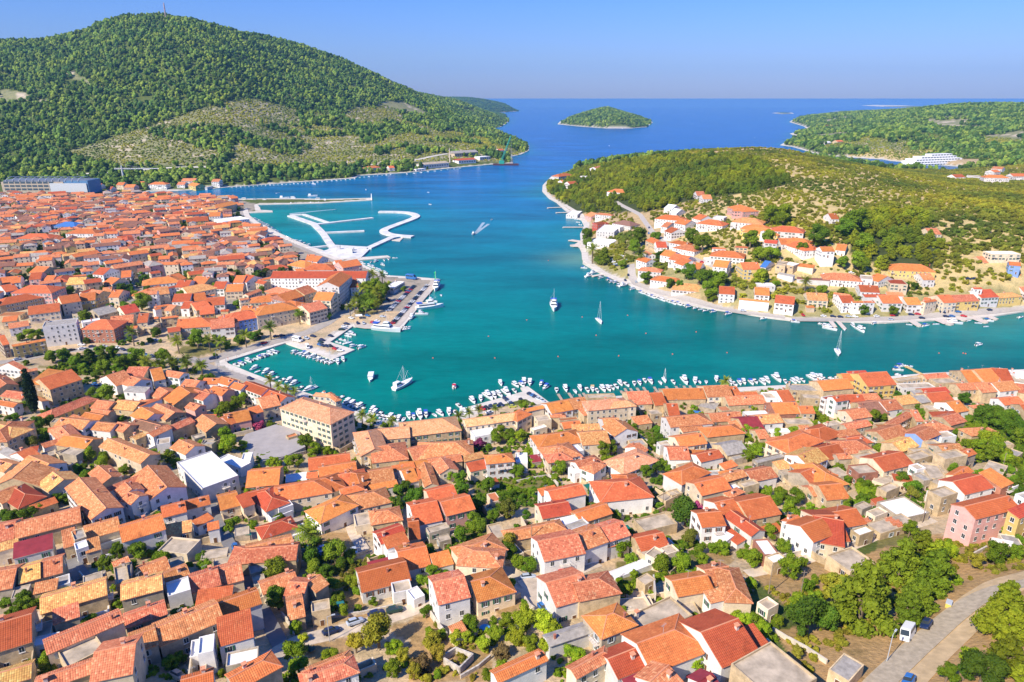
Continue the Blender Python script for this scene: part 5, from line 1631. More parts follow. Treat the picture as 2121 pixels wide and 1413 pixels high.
TDATA = '''
@0 1130 5
250 560 130 b
80 600 100 b
1230 90 130 b
1440 100 150 b
1560 90 90 b
1660 40 100 b
1100 210 140 b
980 200 60 b
1520 850 120 b
1420 880 60 b
1720 780 80 b
2080 190 90 b
2050 500 80 b
1180 440 70 y
1590 1300 50 b
@424 1130 5
710 270 250 l
1090 160 210 b
1150 250 150 l
1350 110 250 l
1500 120 110 l
760 580 240 b
1330 430 140 b
1530 400 130 l
1570 480 90 l
1740 590 90 l
1430 700 120 b
1960 640 60 b
950 880 120 b
1020 970 100 l
930 1130 230 b
1080 1060 120 a
1300 1140 170 b
1800 950 340 o
1560 1040 220 o
1960 1300 180 b
980 1270 200 b
1570 1390 100 b
1590 650 80 l
2060 1160 160 o
1820 220 0 b
30 230 110 b
@848 1130 5
150 400 160 b
250 300 140 b
380 290 90 b
1000 90 200 b
1120 210 190 b
1230 230 150 b
1050 440 110 b
1860 140 110 o
740 330 90 b
180 700 110 b
640 840 200 b
860 780 80 l
1000 830 190 l
1200 800 260 l
1400 820 260 l
1480 890 190 l
900 930 170 l
1100 970 190 l
1250 1030 200 l
1400 1080 170 l
960 1100 190 n
770 1050 130 l
480 990 140 l
600 980 120 l
300 1130 190 o
130 1230 220 n
220 1000 190 o
60 1330 140 o
820 1370 120 b
960 1250 110 b
1850 620 190 b
2000 560 140 b
1680 1130 180 b
1760 1180 130 b
1730 660 120 b
970 560 90 b
1190 590 70 o
1180 1000 100 o
180 520 120 b
240 620 70 b
300 1330 90 n
2080 330 60 b
350 1380 0 b
@1272 1130 5
90 40 200 b
510 210 220 b
690 190 200 b
1430 170 190 b
1840 250 250 b
1960 170 90 b
2000 440 130 b
1140 640 120 b
1260 700 100 b
860 1250 220 b
1030 1230 170 b
740 1270 160 b
1350 790 130 b
1450 820 130 b
1550 900 150 b
1590 690 120 b
1690 810 110 b
1600 960 90 b
2000 800 330 d
1900 620 200 b
2080 600 200 b
120 500 110 b
80 670 100 b
170 170 130 b
900 60 110 b
640 80 110 b
60 380 80 b
370 490 60 b
210 300 80 b
1900 1130 110 y
480 150 60 b
2070 350 90 b
@1696 1130 5
1050 100 300 p
1200 150 280 p
850 250 330 q
440 640 500 q
1200 330 340 q
1020 570 300 q
930 700 260 q
1450 300 100 c
180 480 300 o
120 400 200 o
60 780 250 d
600 400 180 q
1830 110 240 b
1620 180 150 o
2040 110 130 b
1950 620 350 p
1800 800 320 p
2000 880 330 p
1950 1180 360 p
1560 1200 220 b
1700 1320 320 d
1330 1340 220 b
2080 1350 200 p
20 560 120 o
1350 80 150 b
1500 1350 160 d
@0 940 5
290 640 170 b
400 600 110 b
60 650 90 b
1630 520 110 b
1080 90 120 b
930 40 120 b
1300 170 100 b
890 220 90 b
820 30 80 b
1650 70 90 P
1760 70 80 b
1820 90 90 b
190 180 80 y
1650 1000 90 l
1740 960 100 l
1430 1040 150 b
@424 940 5
1080 900 230 P
300 740 130 b
240 770 90 o
960 100 110 b
870 110 110 b
1130 60 80 b
1860 470 130 b
2000 420 130 b
2080 380 120 b
1980 560 150 b
1990 620 100 l
2080 500 90 b
1780 750 110 b
1880 740 80 b
500 740 90 b
440 690 60 b
420 60 60 b
960 40 60 b
@848 940 5
400 240 130 b
520 310 150 b
560 390 120 b
60 470 150 b
100 400 100 b
30 350 90 b
650 730 170 b
720 770 140 b
730 550 150 b
520 870 150 b
1080 140 120 b
1120 200 130 b
1230 130 110 b
1380 120 100 b
1550 170 130 b
1520 260 80 b
820 370 130 b
1020 600 190 o
960 540 120 b
1200 640 90 m
1060 420 80 b
1270 410 80 b
1170 450 70 b
980 430 80 b
870 680 120 b
1040 960 180 o
1960 720 110 b
2050 480 120 b
2080 560 110 b
1880 400 90 b
800 20 60 b
1350 710 70 b
1850 560 50 b
@1272 940 5
740 660 260 d
720 560 180 l
800 880 180 o
910 90 120 b
330 210 120 b
440 170 110 b
250 200 90 b
30 190 110 b
560 170 90 o
520 110 70 b
350 530 110 b
250 550 110 b
10 490 80 b
870 550 120 m
950 560 80 b
1860 470 180 b
1580 390 100 l
1700 450 70 l
1520 700 90 b
1640 670 110 b
1800 600 130 b
1900 620 100 b
1600 850 140 b
1760 980 170 b
380 40 70 b
1400 40 90 b
1090 550 60 b
2030 560 90 l
1100 950 90 b
1500 110 70 b
@1696 940 5
850 300 170 b
980 360 170 b
960 430 110 o
1380 160 130 b
940 800 160 b
500 320 90 b
560 430 100 l
450 470 100 b
260 530 140 b
1930 80 110 b
1980 100 90 b
1800 20 200 b
2080 250 110 b
2060 340 110 b
2080 690 140 b
1920 800 130 b
50 590 80 b
1830 10 150 b
1150 70 70 b
1900 210 80 b
1260 1060 140 b
@0 730 4.4167
190 430 85 c
295 450 95 c
350 680 100 b
450 650 90 b
320 760 90 b
270 850 120 o
470 60 90 b
590 50 80 b
820 60 100 q
950 60 90 q
1030 20 70 b
690 100 90 b
950 160 110 b
1130 130 160 b
1260 60 180 b
1080 170 100 b
1340 110 110 P
1490 60 110 b
1470 130 90 P
1590 110 90 P
1700 120 100 P
1840 150 90 P
970 400 160 l
850 380 90 b
1000 240 80 b
890 210 80 b
2050 530 100 b
2110 510 80 b
2060 770 100 b
2080 870 120 b
1560 970 100 b
1460 1000 90 P
830 520 70 l
2000 560 80 b
660 160 70 b
560 130 60 b
760 150 80 b
950 990 90 b
740 950 90 b
820 980 90 b
240 100 50 b
@424 740 5
340 500 120 b
400 450 110 b
180 520 80 b
1050 900 140 b
1130 970 110 b
1270 980 90 b
570 710 130 m
690 730 90 b
260 920 150 b
190 940 90 o
680 280 100 P
770 330 90 P
850 360 90 P
930 380 80 P
1740 680 100 P
1630 640 100 P
1940 690 90 P
750 470 60 b
1180 960 80 b
@848 740 5
510 660 110 P
620 600 90 P
720 570 80 P
890 560 70 P
930 820 130 b
880 860 120 b
1030 830 120 b
1150 850 120 b
720 910 130 m
810 940 80 o
1240 980 90 b
1880 660 60 b
2000 990 130 b
2080 960 120 b
2050 1100 120 b
790 1020 50 b
1180 1130 0 b
@1272 740 5
1150 270 100 P
210 560 90 b
210 600 90 b
710 500 80 b
1040 490 80 b
1120 480 60 b
1380 790 110 b
1460 800 110 b
1500 870 100 b
1400 830 100 b
570 800 60 P
400 880 90 b
1540 920 80 b
1680 790 100 b
1850 760 90 b
2100 620 90 b
2080 580 70 b
1430 550 80 b
1340 560 60 b
1480 990 130 b
1360 1040 110 b
2030 490 60 b
1400 870 80 b
1050 690 50 b
@1696 740 5
570 650 110 b
670 640 90 b
960 520 80 b
1040 540 90 b
620 960 100 b
640 930 80 b
1500 450 110 b
1780 600 190 b
1700 640 200 b
1950 640 220 b
1860 690 170 b
2050 690 160 b
1660 790 180 b
1560 790 130 b
1450 770 90 b
1760 880 200 b
1840 950 180 b
1680 950 160 b
2000 770 170 b
1950 1040 130 l
2040 1070 100 l
2080 850 140 b
1520 900 90 b
50 650 90 b
20 620 60 b
1520 630 70 b
1920 390 70 b
1640 610 90 b
@0 560 6.424
690 1180 140 b
850 1160 150 b
1190 1120 110 q
1330 1110 150 b
1390 1190 90 q
1500 1110 130 b
1370 1310 130 b
1150 650 130 b
1100 620 120 b
1880 450 200 b
1650 480 120 b
1800 330 120 o
950 300 130 b
850 300 90 b
1760 870 150 P
1160 940 80 b
400 880 140 b
520 860 120 b
270 900 100 b
1890 80 110 b
@310 560 6.424
370 980 140 P
790 960 130 P
930 970 130 P
630 950 200 b
560 960 120 b
1270 900 140 P
1600 790 150 P
1370 880 120 b
1460 860 110 b
1170 930 120 b
1040 1000 100 b
80 840 120 b
860 1090 60 c
170 1170 150 b
490 1240 150 P
690 1280 130 P
290 1250 120 P
130 1290 140 P
440 330 120 b
1180 460 110 b
1390 470 110 b
1990 620 110 P
870 220 100 b
540 160 90 b
1500 260 100 b
@600 530 6.424
1110 290 120 P
1230 290 100 P
970 470 120 P
1040 500 110 P
900 590 120 P
860 660 110 P
800 720 110 P
1010 690 110 P
1100 600 130 P
1160 510 130 P
1290 420 100 P
1190 580 120 b
1100 440 120 b
1240 500 120 b
1220 570 110 b
1060 640 110 b
940 720 80 b
1520 440 70 b
510 810 90 b
700 690 70 b
130 820 90 P
1330 390 80 b
1160 660 100 P
@1180 480 5.048
360 290 120 q
240 230 110 P
180 60 110 b
200 130 100 b
290 300 90 q
560 350 90 o
730 90 160 b
680 190 120 b
740 250 110 P
1240 450 130 b
1360 480 180 b
1440 530 180 b
1550 540 160 b
1450 640 150 b
1470 690 100 b
810 510 110 b
900 50 90 b
1390 150 160 b
1250 90 130 b
940 260 90 b
1690 490 0 b
2000 500 130 l
1050 550 90 b
1150 560 80 b
@1500 380 5.048
390 1000 120 l
550 1000 70 c
850 1060 100 P
450 620 150 b
270 620 150 b
400 760 150 b
500 750 130 b
960 580 220 b
1450 660 150 b
620 340 180 b
480 350 180 b
560 410 130 b
1390 440 250 b
1250 480 200 b
1890 1070 80 b
1990 1080 70 b
1450 1330 100 b
1760 1340 90 b
1250 840 120 b
1400 840 150 b
1440 880 120 b
820 700 110 b
1020 1110 90 b
@600 530 6.424
1000 620 150 b
1120 660 150 b
1060 560 140 b
1180 640 150 o
960 680 130 b
1150 430 150 b
1230 470 150 b
1030 440 130 b
'''
# ------------------------------------------------------------- foliage
def folmat(name, c1, c2, v0=.66, v1=1.4):
    m, n, b = mat(name, .75, .15); o = nd(n, 'ShaderNodeObjectInfo'); p = geopos(n)
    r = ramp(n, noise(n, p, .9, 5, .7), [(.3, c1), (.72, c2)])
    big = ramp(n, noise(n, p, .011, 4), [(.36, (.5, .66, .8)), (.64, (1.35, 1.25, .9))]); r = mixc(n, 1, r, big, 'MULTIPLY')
    hs = nd(n, 'ShaderNodeHueSaturation'); n.links.new(r, hs.inputs['Color'])
    mr = nd(n, 'ShaderNodeMapRange'); mr.inputs[3].default_value = v0; mr.inputs[4].default_value = v1
    n.links.new(o.outputs['Random'], mr.inputs[0]); n.links.new(mr.outputs[0], hs.inputs['Value'])
    mh = nd(n, 'ShaderNodeMapRange'); mh.inputs[3].default_value = .485; mh.inputs[4].default_value = .515
    wn = nd(n, 'ShaderNodeTexWhiteNoise', noise_dimensions='1D'); n.links.new(o.outputs['Random'], wn.inputs['W']); n.links.new(wn.outputs[0], mh.inputs[0]); n.links.new(mh.outputs[0], hs.inputs['Hue'])
    n.links.new(hs.outputs[0], b.inputs['Base Color'])
    tr = nd(n, 'ShaderNodeBsdfTranslucent'); n.links.new(hs.outputs[0], tr.inputs['Color']); mx = nd(n, 'ShaderNodeMixShader'); mx.inputs[0].default_value = .22
    n.links.new(b.outputs[0], mx.inputs[1]); n.links.new(tr.outputs[0], mx.inputs[2]); n.links.new(mx.outputs[0], n.nodes['Material Output'].inputs['Surface']); return m
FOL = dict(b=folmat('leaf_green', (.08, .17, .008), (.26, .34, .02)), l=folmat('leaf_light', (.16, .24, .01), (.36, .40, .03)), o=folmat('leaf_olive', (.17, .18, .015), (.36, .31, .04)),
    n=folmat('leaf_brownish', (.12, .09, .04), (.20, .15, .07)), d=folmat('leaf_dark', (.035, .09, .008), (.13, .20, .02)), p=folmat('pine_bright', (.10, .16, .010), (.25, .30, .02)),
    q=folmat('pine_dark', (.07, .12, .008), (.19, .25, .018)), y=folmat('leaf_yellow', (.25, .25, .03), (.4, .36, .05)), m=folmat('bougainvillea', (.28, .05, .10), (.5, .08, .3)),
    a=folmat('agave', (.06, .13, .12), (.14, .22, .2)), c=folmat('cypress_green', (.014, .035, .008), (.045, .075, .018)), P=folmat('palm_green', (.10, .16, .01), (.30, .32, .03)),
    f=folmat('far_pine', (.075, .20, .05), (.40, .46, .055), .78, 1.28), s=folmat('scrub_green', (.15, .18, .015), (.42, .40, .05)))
FOL['e'] = folmat('pine_yellow_green', (.13, .18, .01), (.38, .40, .025))  # brighter yellow-green leaf colour of the pine wood
BARK = plain('bark', (.20, .15, .10), .95)
def leaf_mesh(name, blobs, nleaf, size, seed, core=True, flat=0):
    """crown of unit width: leaf-sized faces spread over many clumps, gaps between the clumps"""
    r_ = np.random.default_rng(seed); V = []; F = []
    for (cx, cy, cz, rr) in blobs:
        k = max(8, int(nleaf*rr*rr/sum(b[3]**2 for b in blobs)))
        d = r_.normal(size=(k, 3)); d[:, 2] = np.where(d[:, 2] < -.5, -d[:, 2]*.5, d[:, 2]); d /= np.linalg.norm(d, axis=1)[:, None]
        p = np.array([cx, cy, cz])+d*rr*r_.uniform(.72, 1.08, (k, 1))*np.array([1, 1, 1-flat])
        nrm = d+r_.normal(size=(k, 3))*.55; nrm /= np.linalg.norm(nrm, axis=1)[:, None]
        a = np.cross(nrm, r_.normal(size=(k, 3))); a /= np.linalg.norm(a, axis=1)[:, None]+1e-9; b = np.cross(nrm, a)
        s = size*r_.uniform(.6, 1.35, (k, 1))
        for q in (p-a*s-b*s*.6, p+a*s-b*s*.5, p+a*s*.8+b*s*.6, p-a*s*.7+b*s*.7): V.append(q)
        base = sum(len(v) for v in V[:-4]); F += [(base+i, base+k+i, base+2*k+i, base+3*k+i) for i in range(k)]
    V = [tuple(v) for arr in V for v in arr]
    if core:
        for (cx, cy, cz, rr) in blobs:
            b = len(V); n1, n2 = 6, 4
            for j in range(n2+1):
                for i in range(n1):
                    th = math.pi*j/n2; ph = 2*math.pi*i/n1+j*.5; q = rr*.74*(1+.15*math.sin(i*7+j*5+seed))
                    V.append((cx+q*math.sin(th)*math.cos(ph), cy+q*math.sin(th)*math.sin(ph), cz+q*math.cos(th)*(1-flat)))
            for j in range(n2):
                for i in range(n1): F.append((b+j*n1+i, b+(j+1)*n1+i, b+(j+1)*n1+(i+1) % n1, b+j*n1+(i+1) % n1))
    me = bpy.data.meshes.new(name); me.from_pydata(V, [], F); me.materials.append(FOL['b']); me.update(); return me
def blobs_round(seed, n, h=.8, lift=0):
    r_ = random.Random(seed); B = []
    for i in range(n):
        t = r_.uniform(0, 2*math.pi); rad = .33*math.sqrt(r_.random()); z = r_.uniform(.12, .95)*h
        w = 1-abs(z/h-.45)*.75; B.append((rad*w*math.cos(t)*1.05, rad*w*math.sin(t)*1.05, z+lift, r_.uniform(.12, .21)))
    return B
def blobs_pine(seed, n, h):
    r_ = random.Random(seed); B = []
    for i in range(n):
        f = (i+.5)/n; t = i*2.4+r_.random(); w = .40*(1-f)**.7+.03; rad = w*r_.uniform(.45, 1)
        B.append((rad*math.cos(t), rad*math.sin(t), .08*h+f*h*.86, .09+.12*(1-f)*r_.uniform(.7, 1.1)))
    return B
CROWN = {}
for sd in range(4): CROWN['round', sd] = leaf_mesh('crown_round', blobs_round(sd+1, 16), 2300, .026, sd)
for sd in range(3): CROWN['bush', sd] = leaf_mesh('crown_bush', blobs_round(sd+21, 12, .6), 1300, .034, sd+9)
for sd in range(3): CROWN['pine', sd] = leaf_mesh('crown_pine', blobs_pine(sd+41, 26, 1.05), 2600, .028, sd+19, flat=.2)
for sd in range(2): CROWN['cyp', sd] = leaf_mesh('crown_cypress', [(0, 0, .3+i*.28, .30*math.sin(math.pi*min(1, (i+2.2)/13))**.8+.08) for i in range(11)], 1500, .06, sd+31)
def palm_mesh(seed):
    r_ = random.Random(seed); V = []; F = []
    for i in range(38):
        t = i*2.4; el = R(r_.uniform(-25, 78)); L = r_.uniform(.42, .52); n = 7; p = Vector((0, 0, 0)); d = Vector((math.cos(t)*math.cos(el), math.sin(t)*math.cos(el), math.sin(el)))
        side = Vector((-math.sin(t), math.cos(t), 0)); pts = [p.copy()]
        for k in range(n): p = p+d*L/n; d = (d+Vector((0, 0, -.17))).normalized(); pts.append(p.copy())
        for k in range(n):
            w = .075*math.sin(math.pi*(k+.8)/(n+1.2)); a, c = pts[k], pts[k+1]; dr = Vector((0, 0, -w*.55)); b = len(V)
            for s in (-1, 1):
                b = len(V); V += [tuple(a), tuple(a.lerp(c, .62)), tuple(a.lerp(c, .95)+side*s*w*1.25+dr), tuple(a.lerp(c, .5)+side*s*w*1.25+dr)]; F.append((b, b+1, b+2, b+3))
    me = bpy.data.meshes.new('palm_fronds'); me.from_pydata(V, [], F); me.materials.append(FOL['P']); me.update(); return me
for sd in range(3): CROWN['palm', sd] = palm_mesh(sd)
def spiky(seed):
    V = []; F = []
    for i in range(26):
        t = i*2.4; el = R(15+(i*37) % 60); d = Vector((math.cos(t)*math.cos(el), math.sin(t)*math.cos(el), math.sin(el))); s = Vector((-math.sin(t), math.cos(t), 0))*.05; b = len(V)
        V += [tuple(s), tuple(-s), tuple(d*.3-s*1.2), tuple(d*.5), tuple(d*.3+s*1.2)]; F.append((b, b+1, b+2, b+3, b+4))
    me = bpy.data.meshes.new('agave'); me.from_pydata(V, [], F); me.materials.append(FOL['a']); me.update(); return me
CROWN['agave', 0] = spiky(0)
mb = MB(); mb.tube((0, 0, -.3), (.02, .01, .35), .05, .035, 7); mb.tube((.02, .01, .35), (.16, .06, .62), .03, .012, 5); mb.tube((.02, .01, .35), (-.13, .08, .66), .028, .012, 5); mb.tube((.02, .01, .35), (.0, -.14, .6), .026, .012, 5); TRUNK = mb.mesh('trunk', [BARK])
mb = MB(); mb.tube((0, 0, -.5), (0, 0, 1), .035, .028, 8); TRUNKP = mb.mesh('palm_trunk', [BARK])
TLIST = []
for ox, oy, s, rest, p in parse(TDATA):
    if float(p[2]) <= 0: continue
    px, py = ox+float(p[0])/s, oy+float(p[1])/s; w = float(p[2])/s; TLIST.append((px, py, w, p[3]))
NAMES = dict(b=('leafy_tree', 'green leafy tree', 'tree'), l=('leafy_tree', 'bright yellow-green leafy tree', 'tree'), o=('leafy_tree', 'dull olive-green tree', 'tree'), n=('bare_shrub', 'brownish bare-twigged shrub', 'shrub'),
    d=('leafy_tree', 'dark green dense tree', 'tree'), p=('pine_tree', 'bright green pine', 'tree'), q=('pine_tree', 'dark green conifer', 'tree'), y=('leafy_tree', 'yellow-leaved small tree', 'tree'), m=('bougainvillea', 'magenta flowering bougainvillea', 'shrub'),
    a=('agave', 'blue-green spiky agave', 'plant'), c=('cypress', 'narrow dark cypress', 'tree'), P=('palm_tree', 'date palm with arching fronds', 'palm'))
TI = []; rest_trees = []
TLIST.sort(key=lambda q: -q[2])
for i, (px, py, w, k) in enumerate(TLIST):
    g = ground(px, py, 1.5); sc_m = w/pxm(g.x, g.y, g.z)               # crown width, metres
    hgt = sc_m*.35 if k not in 'Pc' else 0
    if k == 'P': g = ground(px, py, sc_m*.95)
    else: g = ground(px, py, max(.8, sc_m*(.42 if k not in 'c' else 1.2)))
    D = w/pxm(g.x, g.y, g.z+1)*(1.55 if k == 'P' else 1.42 if w < 32 or k in 'qd' else 1.3 if k == 'p' and py < 1250 else 1.2)
    if D < 1.2 or g.z < .3: continue
    if i >= 300 and k != 'P': rest_trees.append((g, D, k)); continue
    nm, look, cat = NAMES[k]; small = D < 3.2 and k in 'blod'
    if small: nm = 'shrub'; look = look.replace('leafy tree', 'leafy shrub').replace('tree', 'shrub'); cat = 'shrub'
    size = 'small ' if D < 3.8 and not small else 'large ' if D > 8.5 else ''
    t = thing(nm, None, cat, (g.x, g.y, g.z), rng.uniform(0, 6.28), {'tree': 'trees among the houses', 'shrub': 'garden shrubs', 'palm': 'date palms', 'plant': 'agaves'}[cat])
    TI.append((t, (size+look).strip(), px, py))
    if k == 'P':
        H = D*rng.uniform(.75, .95); link('trunk', TRUNKP, t, (0, 0, 0), sc_=(D*1.2, D*1.2, H)); link('crown', CROWN['palm', i % 3], t, (0, 0, H), sc_=(D, D, D)); continue
    if k == 'a': link('leaves', CROWN['agave', 0], t, (0, 0, 0), sc_=(D, D, D)); continue
    typ = 'pine' if k in 'pq' else 'cyp' if k == 'c' else 'bush' if (small or k in 'nm') else 'round'
    v = i % {'round': 4, 'bush': 3, 'pine': 3, 'cyp': 2}[typ]
    if typ == 'cyp': H = D*1.0; sz = (D, D, D)
    elif typ == 'pine': sz = (D, D, D*rng.uniform(.9, 1.1))
    else: sz = (D, D, D*rng.uniform(.8, 1.0))
    c = link('crown', CROWN[typ, v], t, (0, 0, D*(.12 if typ == 'round' else 0)), sc_=sz); unslot(c, FOL[k])
    if typ != 'bush': link('trunk', TRUNK, t, (0, 0, 0), sc_=(D, D, D))
label_all(TI)
# ------------------------------------------------------------- woods and scrub: instanced crowns, nobody could count them
def far_crown(name, seed, h, n1=7, n2=5):
    r_ = random.Random(seed); V = []; F = []
    for (cx, cy, cz, rr) in ([(r_.uniform(-.22, .22), r_.uniform(-.22, .22), r_.uniform(.25, .8)*h, r_.uniform(.2, .32)) for _ in range(5)]):
        b = len(V)
        for j in range(n2+1):
            for i in range(n1):
                th = math.pi*j/n2; ph = 2*math.pi*i/n1+j*.4; q = rr*r_.uniform(.75, 1.2); V.append((cx+q*math.sin(th)*math.cos(ph), cy+q*math.sin(th)*math.sin(ph), cz+q*math.cos(th)))
        for j in range(n2):
            for i in range(n1): F.append((b+j*n1+i, b+(j+1)*n1+i, b+(j+1)*n1+(i+1) % n1, b+j*n1+(i+1) % n1))
    me = bpy.data.meshes.new(name); me.from_pydata(V, [], F); me.update(); return me
def scatter(name, pts, scl, protos, m, label, cat):
    """one object: points with a random crown instanced on each by geometry nodes"""
    P_ = np.array(pts, dtype=np.float32); me = bpy.data.meshes.new(name); me.vertices.add(len(P_)); me.vertices.foreach_set('co', P_.ravel())
    a = me.attributes.new('sc', 'FLOAT_VECTOR', 'POINT'); S = np.array(scl, dtype=np.float32); a.data.foreach_set('vector', S.ravel())
    k = me.attributes.new('kind_i', 'INT', 'POINT'); k.data.foreach_set('value', nrng.integers(0, len(protos), len(P_)).astype(np.int32))
    rz = me.attributes.new('rz', 'FLOAT_VECTOR', 'POINT'); rr = np.zeros((len(P_), 3), np.float32); rr[:, 2] = nrng.uniform(0, 6.28, len(P_)); rz.data.foreach_set('vector', rr.ravel())
    o = link(name, me); g = bpy.data.node_groups.new(name, 'GeometryNodeTree')
    g.interface.new_socket('Geometry', in_out='INPUT', socket_type='NodeSocketGeometry'); g.interface.new_socket('Geometry', in_out='OUTPUT', socket_type='NodeSocketGeometry')
    gi = g.nodes.new('NodeGroupInput'); go = g.nodes.new('NodeGroupOutput'); ip = g.nodes.new('GeometryNodeInstanceOnPoints')
    gj = g.nodes.new('GeometryNodeGeometryToInstance')
    for pr in reversed(protos):
        ob = bpy.data.objects.new('crown_source', pr); pr.materials.clear(); pr.materials.append(m)
        oi = g.nodes.new('GeometryNodeObjectInfo'); oi.inputs['Object'].default_value = ob; oi.inputs['As Instance'].default_value = True
        g.links.new(oi.outputs['Geometry'], gj.inputs[0])
    g.links.new(gi.outputs[0], ip.inputs['Points']); g.links.new(gj.outputs[0], ip.inputs['Instance']); ip.inputs['Pick Instance'].default_value = True
    def na(nm, t): x = g.nodes.new('GeometryNodeInputNamedAttribute'); x.data_type = t; x.inputs[0].default_value = nm; return [q for q in x.outputs if q.enabled and q.name == 'Attribute'][0]
    g.links.new(na('kind_i', 'INT'), ip.inputs['Instance Index']); g.links.new(na('sc', 'FLOAT_VECTOR'), ip.inputs['Scale']); g.links.new(na('rz', 'FLOAT_VECTOR'), ip.inputs['Rotation'])
    g.links.new(ip.outputs[0], go.inputs[0]); md = o.modifiers.new('scatter', 'NODES'); md.node_group = g
    return tag(o, label, cat, kind='stuff')
def Hvec(X, Y):
    u = np.clip((X/Y-U0)/(U1-U0)*(NU-1), 0, NU-1.001); w = np.clip((np.log(Y)-L0)/(L1-L0)*(NW-1), 0, NW-1.001); i = w.astype(int); j = u.astype(int); a = w-i; b = u-j
    return (HG[i, j]*(1-b)+HG[i, j+1]*b)*(1-a)+(HG[i+1, j]*(1-b)+HG[i+1, j+1]*b)*a
def SDvec(X, Y):
    u = np.clip((X/Y-U0)/(U1-U0)*(NU-1), 0, NU-1.001).astype(int); w = np.clip((np.log(Y)-L0)/(L1-L0)*(NW-1), 0, NW-1.001).astype(int); return SD[w, u]
def cand(x0, x1, y0, y1, sp, J=1.0):
    X, Y = np.meshgrid(np.arange(x0, x1, sp), np.arange(y0, y1, sp)); X = X.ravel()+nrng.uniform(-J, J, X.size)*sp; Y = Y.ravel()+nrng.uniform(-J, J, Y.size)*sp
    ok = (np.abs(X/Y) < .92) & (Y > 60); X, Y = X[ok], Y[ok]; ok = (SDvec(X, Y) > 4+.002*Y); return X[ok], Y[ok]
hs_ = np.array([(a, b, c) for a, b, c in HOUSES])
def clear_houses(X, Y, rad=3.0):
    ok = np.ones(X.shape, bool)
    for a, b, c in HOUSES:
        if b > 380: ok &= (X-a)**2+(Y-b)**2 > (c+rad)**2
    return ok
ROADP = [o for o in COL.objects if o.type == 'MESH' and o.get('kind') == 'structure' and o.name.split('.')[0] in ('road', 'path', 'lane', 'car_park')]
rp = np.array([v.co[:2] for o in ROADP for v in o.data.vertices]); 
def clear_roads(X, Y, d=4.5):
    cell = set((int(a//4), int(b//4)) for a, b in rp)
    return np.array([not any((int(x//4)+i, int(y//4)+j) in cell for i in (-1, 0, 1) for j in (-1, 0, 1)) for x, y in zip(X, Y)])
FC = [far_crown('far_crown', i, 1.0) for i in range(4)]; FC2 = [far_crown('pine_crown', i+9, 1.3) for i in range(4)]; SCB = [far_crown('scrub_crown', i+19, .7) for i in range(4)]
# mountain and far coast forest
X, Y = cand(-2600, 2600, 1180, 5200, 8.6)
scr = inany(X, Y, SCRUB); twn = inany(X, Y, TOWN+TOWNB); z = Hvec(X, Y)
big = vnoise(X, Y, 130, 3)*.6+vnoise(X, Y, 45, 4)*.4
keep = np.where(scr, big > .53, big > .22) & ~twn & (Y > 1180) & ~((X > 0) & (Y < 1500)) & clear_houses(X, Y, 6) & clear_roads(X, Y) 
qx = at_z(940, 345, 0); keep &= ~((np.abs(X-qx.x+0) < 190) & (np.abs(Y-qx.y-10) < 90) & (X > at_z(855, 350, 0).x) & (X < at_z(1035, 340, 0).x))
X, Y, z, scr = X[keep], Y[keep], z[keep], scr[keep]; S = 5.5+10.5*nrng.random(X.size)**1.7; S3 = np.stack([S, S, S*nrng.uniform(.8, 1.15, X.size)], 1)
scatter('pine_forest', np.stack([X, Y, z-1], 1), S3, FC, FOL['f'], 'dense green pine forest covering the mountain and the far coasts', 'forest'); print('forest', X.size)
X, Y = cand(-1500, 2200, 5200, 10500, 24); z = Hvec(X, Y); S = nrng.uniform(22, 34, X.size)
scatter('distant_forest', np.stack([X, Y, z-3], 1), np.stack([S, S, S*.6], 1), FC[:2], FOL['d'], 'distant forest on the headland at the mouth of the bay', 'forest')
# scrub on the terraced slopes
X, Y = cand(-900, 1500, 1150, 2400, 5.8); scr = inany(X, Y, SCRUB); keep = scr & (vnoise(X, Y, 22, 8)*.4+nrng.random(X.size)*.5 > .27) & clear_roads(X, Y) & clear_houses(X, Y, 2)
X, Y = X[keep], Y[keep]; S = nrng.uniform(3, 6.5, X.size)
scatter('mountain_scrub', np.stack([X, Y, Hvec(X, Y)-.5], 1), np.stack([S, S, S*.7], 1), SCB, FOL['s'], 'low grey-green scrub on the terraced slopes below the mountain', 'scrub'); print('scrub', X.size)
# wooded peninsula: pines, olives and scrub
X, Y = cand(20, 1500, 470, 1720, 4.4); inB = inpoly(X, Y, coastB); pn = inany(X, Y, PINE); tb = inany(X, Y, TOWNB)
dn = vnoise(X, Y, 17, 11)*.45+vnoise(X, Y, 6, 12)*.3+nrng.random(X.size)*.25; MIX = [zone([(1560, 440), (1700, 470), (1800, 430), (2121, 400), (2200, 560), (1900, 565), (1720, 520), (1580, 520)])]; mx_ = inany(X, Y, MIX)
keep = inB & clear_houses(X, Y, 1.5) & clear_roads(X, Y) & np.where(pn, dn > .12, np.where(tb, dn > .36, np.where(mx_, dn > .33, dn > .38))) & (SDvec(X, Y) > 5)
X, Y, pn, mx_, tb = X[keep], Y[keep], pn[keep], mx_[keep], tb[keep]; S = np.where(pn, nrng.uniform(7.5, 12.5, X.size), np.where(mx_, nrng.uniform(3.5, 9, X.size), np.where(tb, nrng.uniform(3.5, 8, X.size), nrng.uniform(2.6, 6.2, X.size)))); z = Hvec(X, Y)
sel = pn & (nrng.random(X.size) < .34)
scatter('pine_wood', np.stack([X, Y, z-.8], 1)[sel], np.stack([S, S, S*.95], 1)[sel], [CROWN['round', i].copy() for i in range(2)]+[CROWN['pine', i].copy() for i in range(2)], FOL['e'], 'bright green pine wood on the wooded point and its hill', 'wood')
sel = ~pn
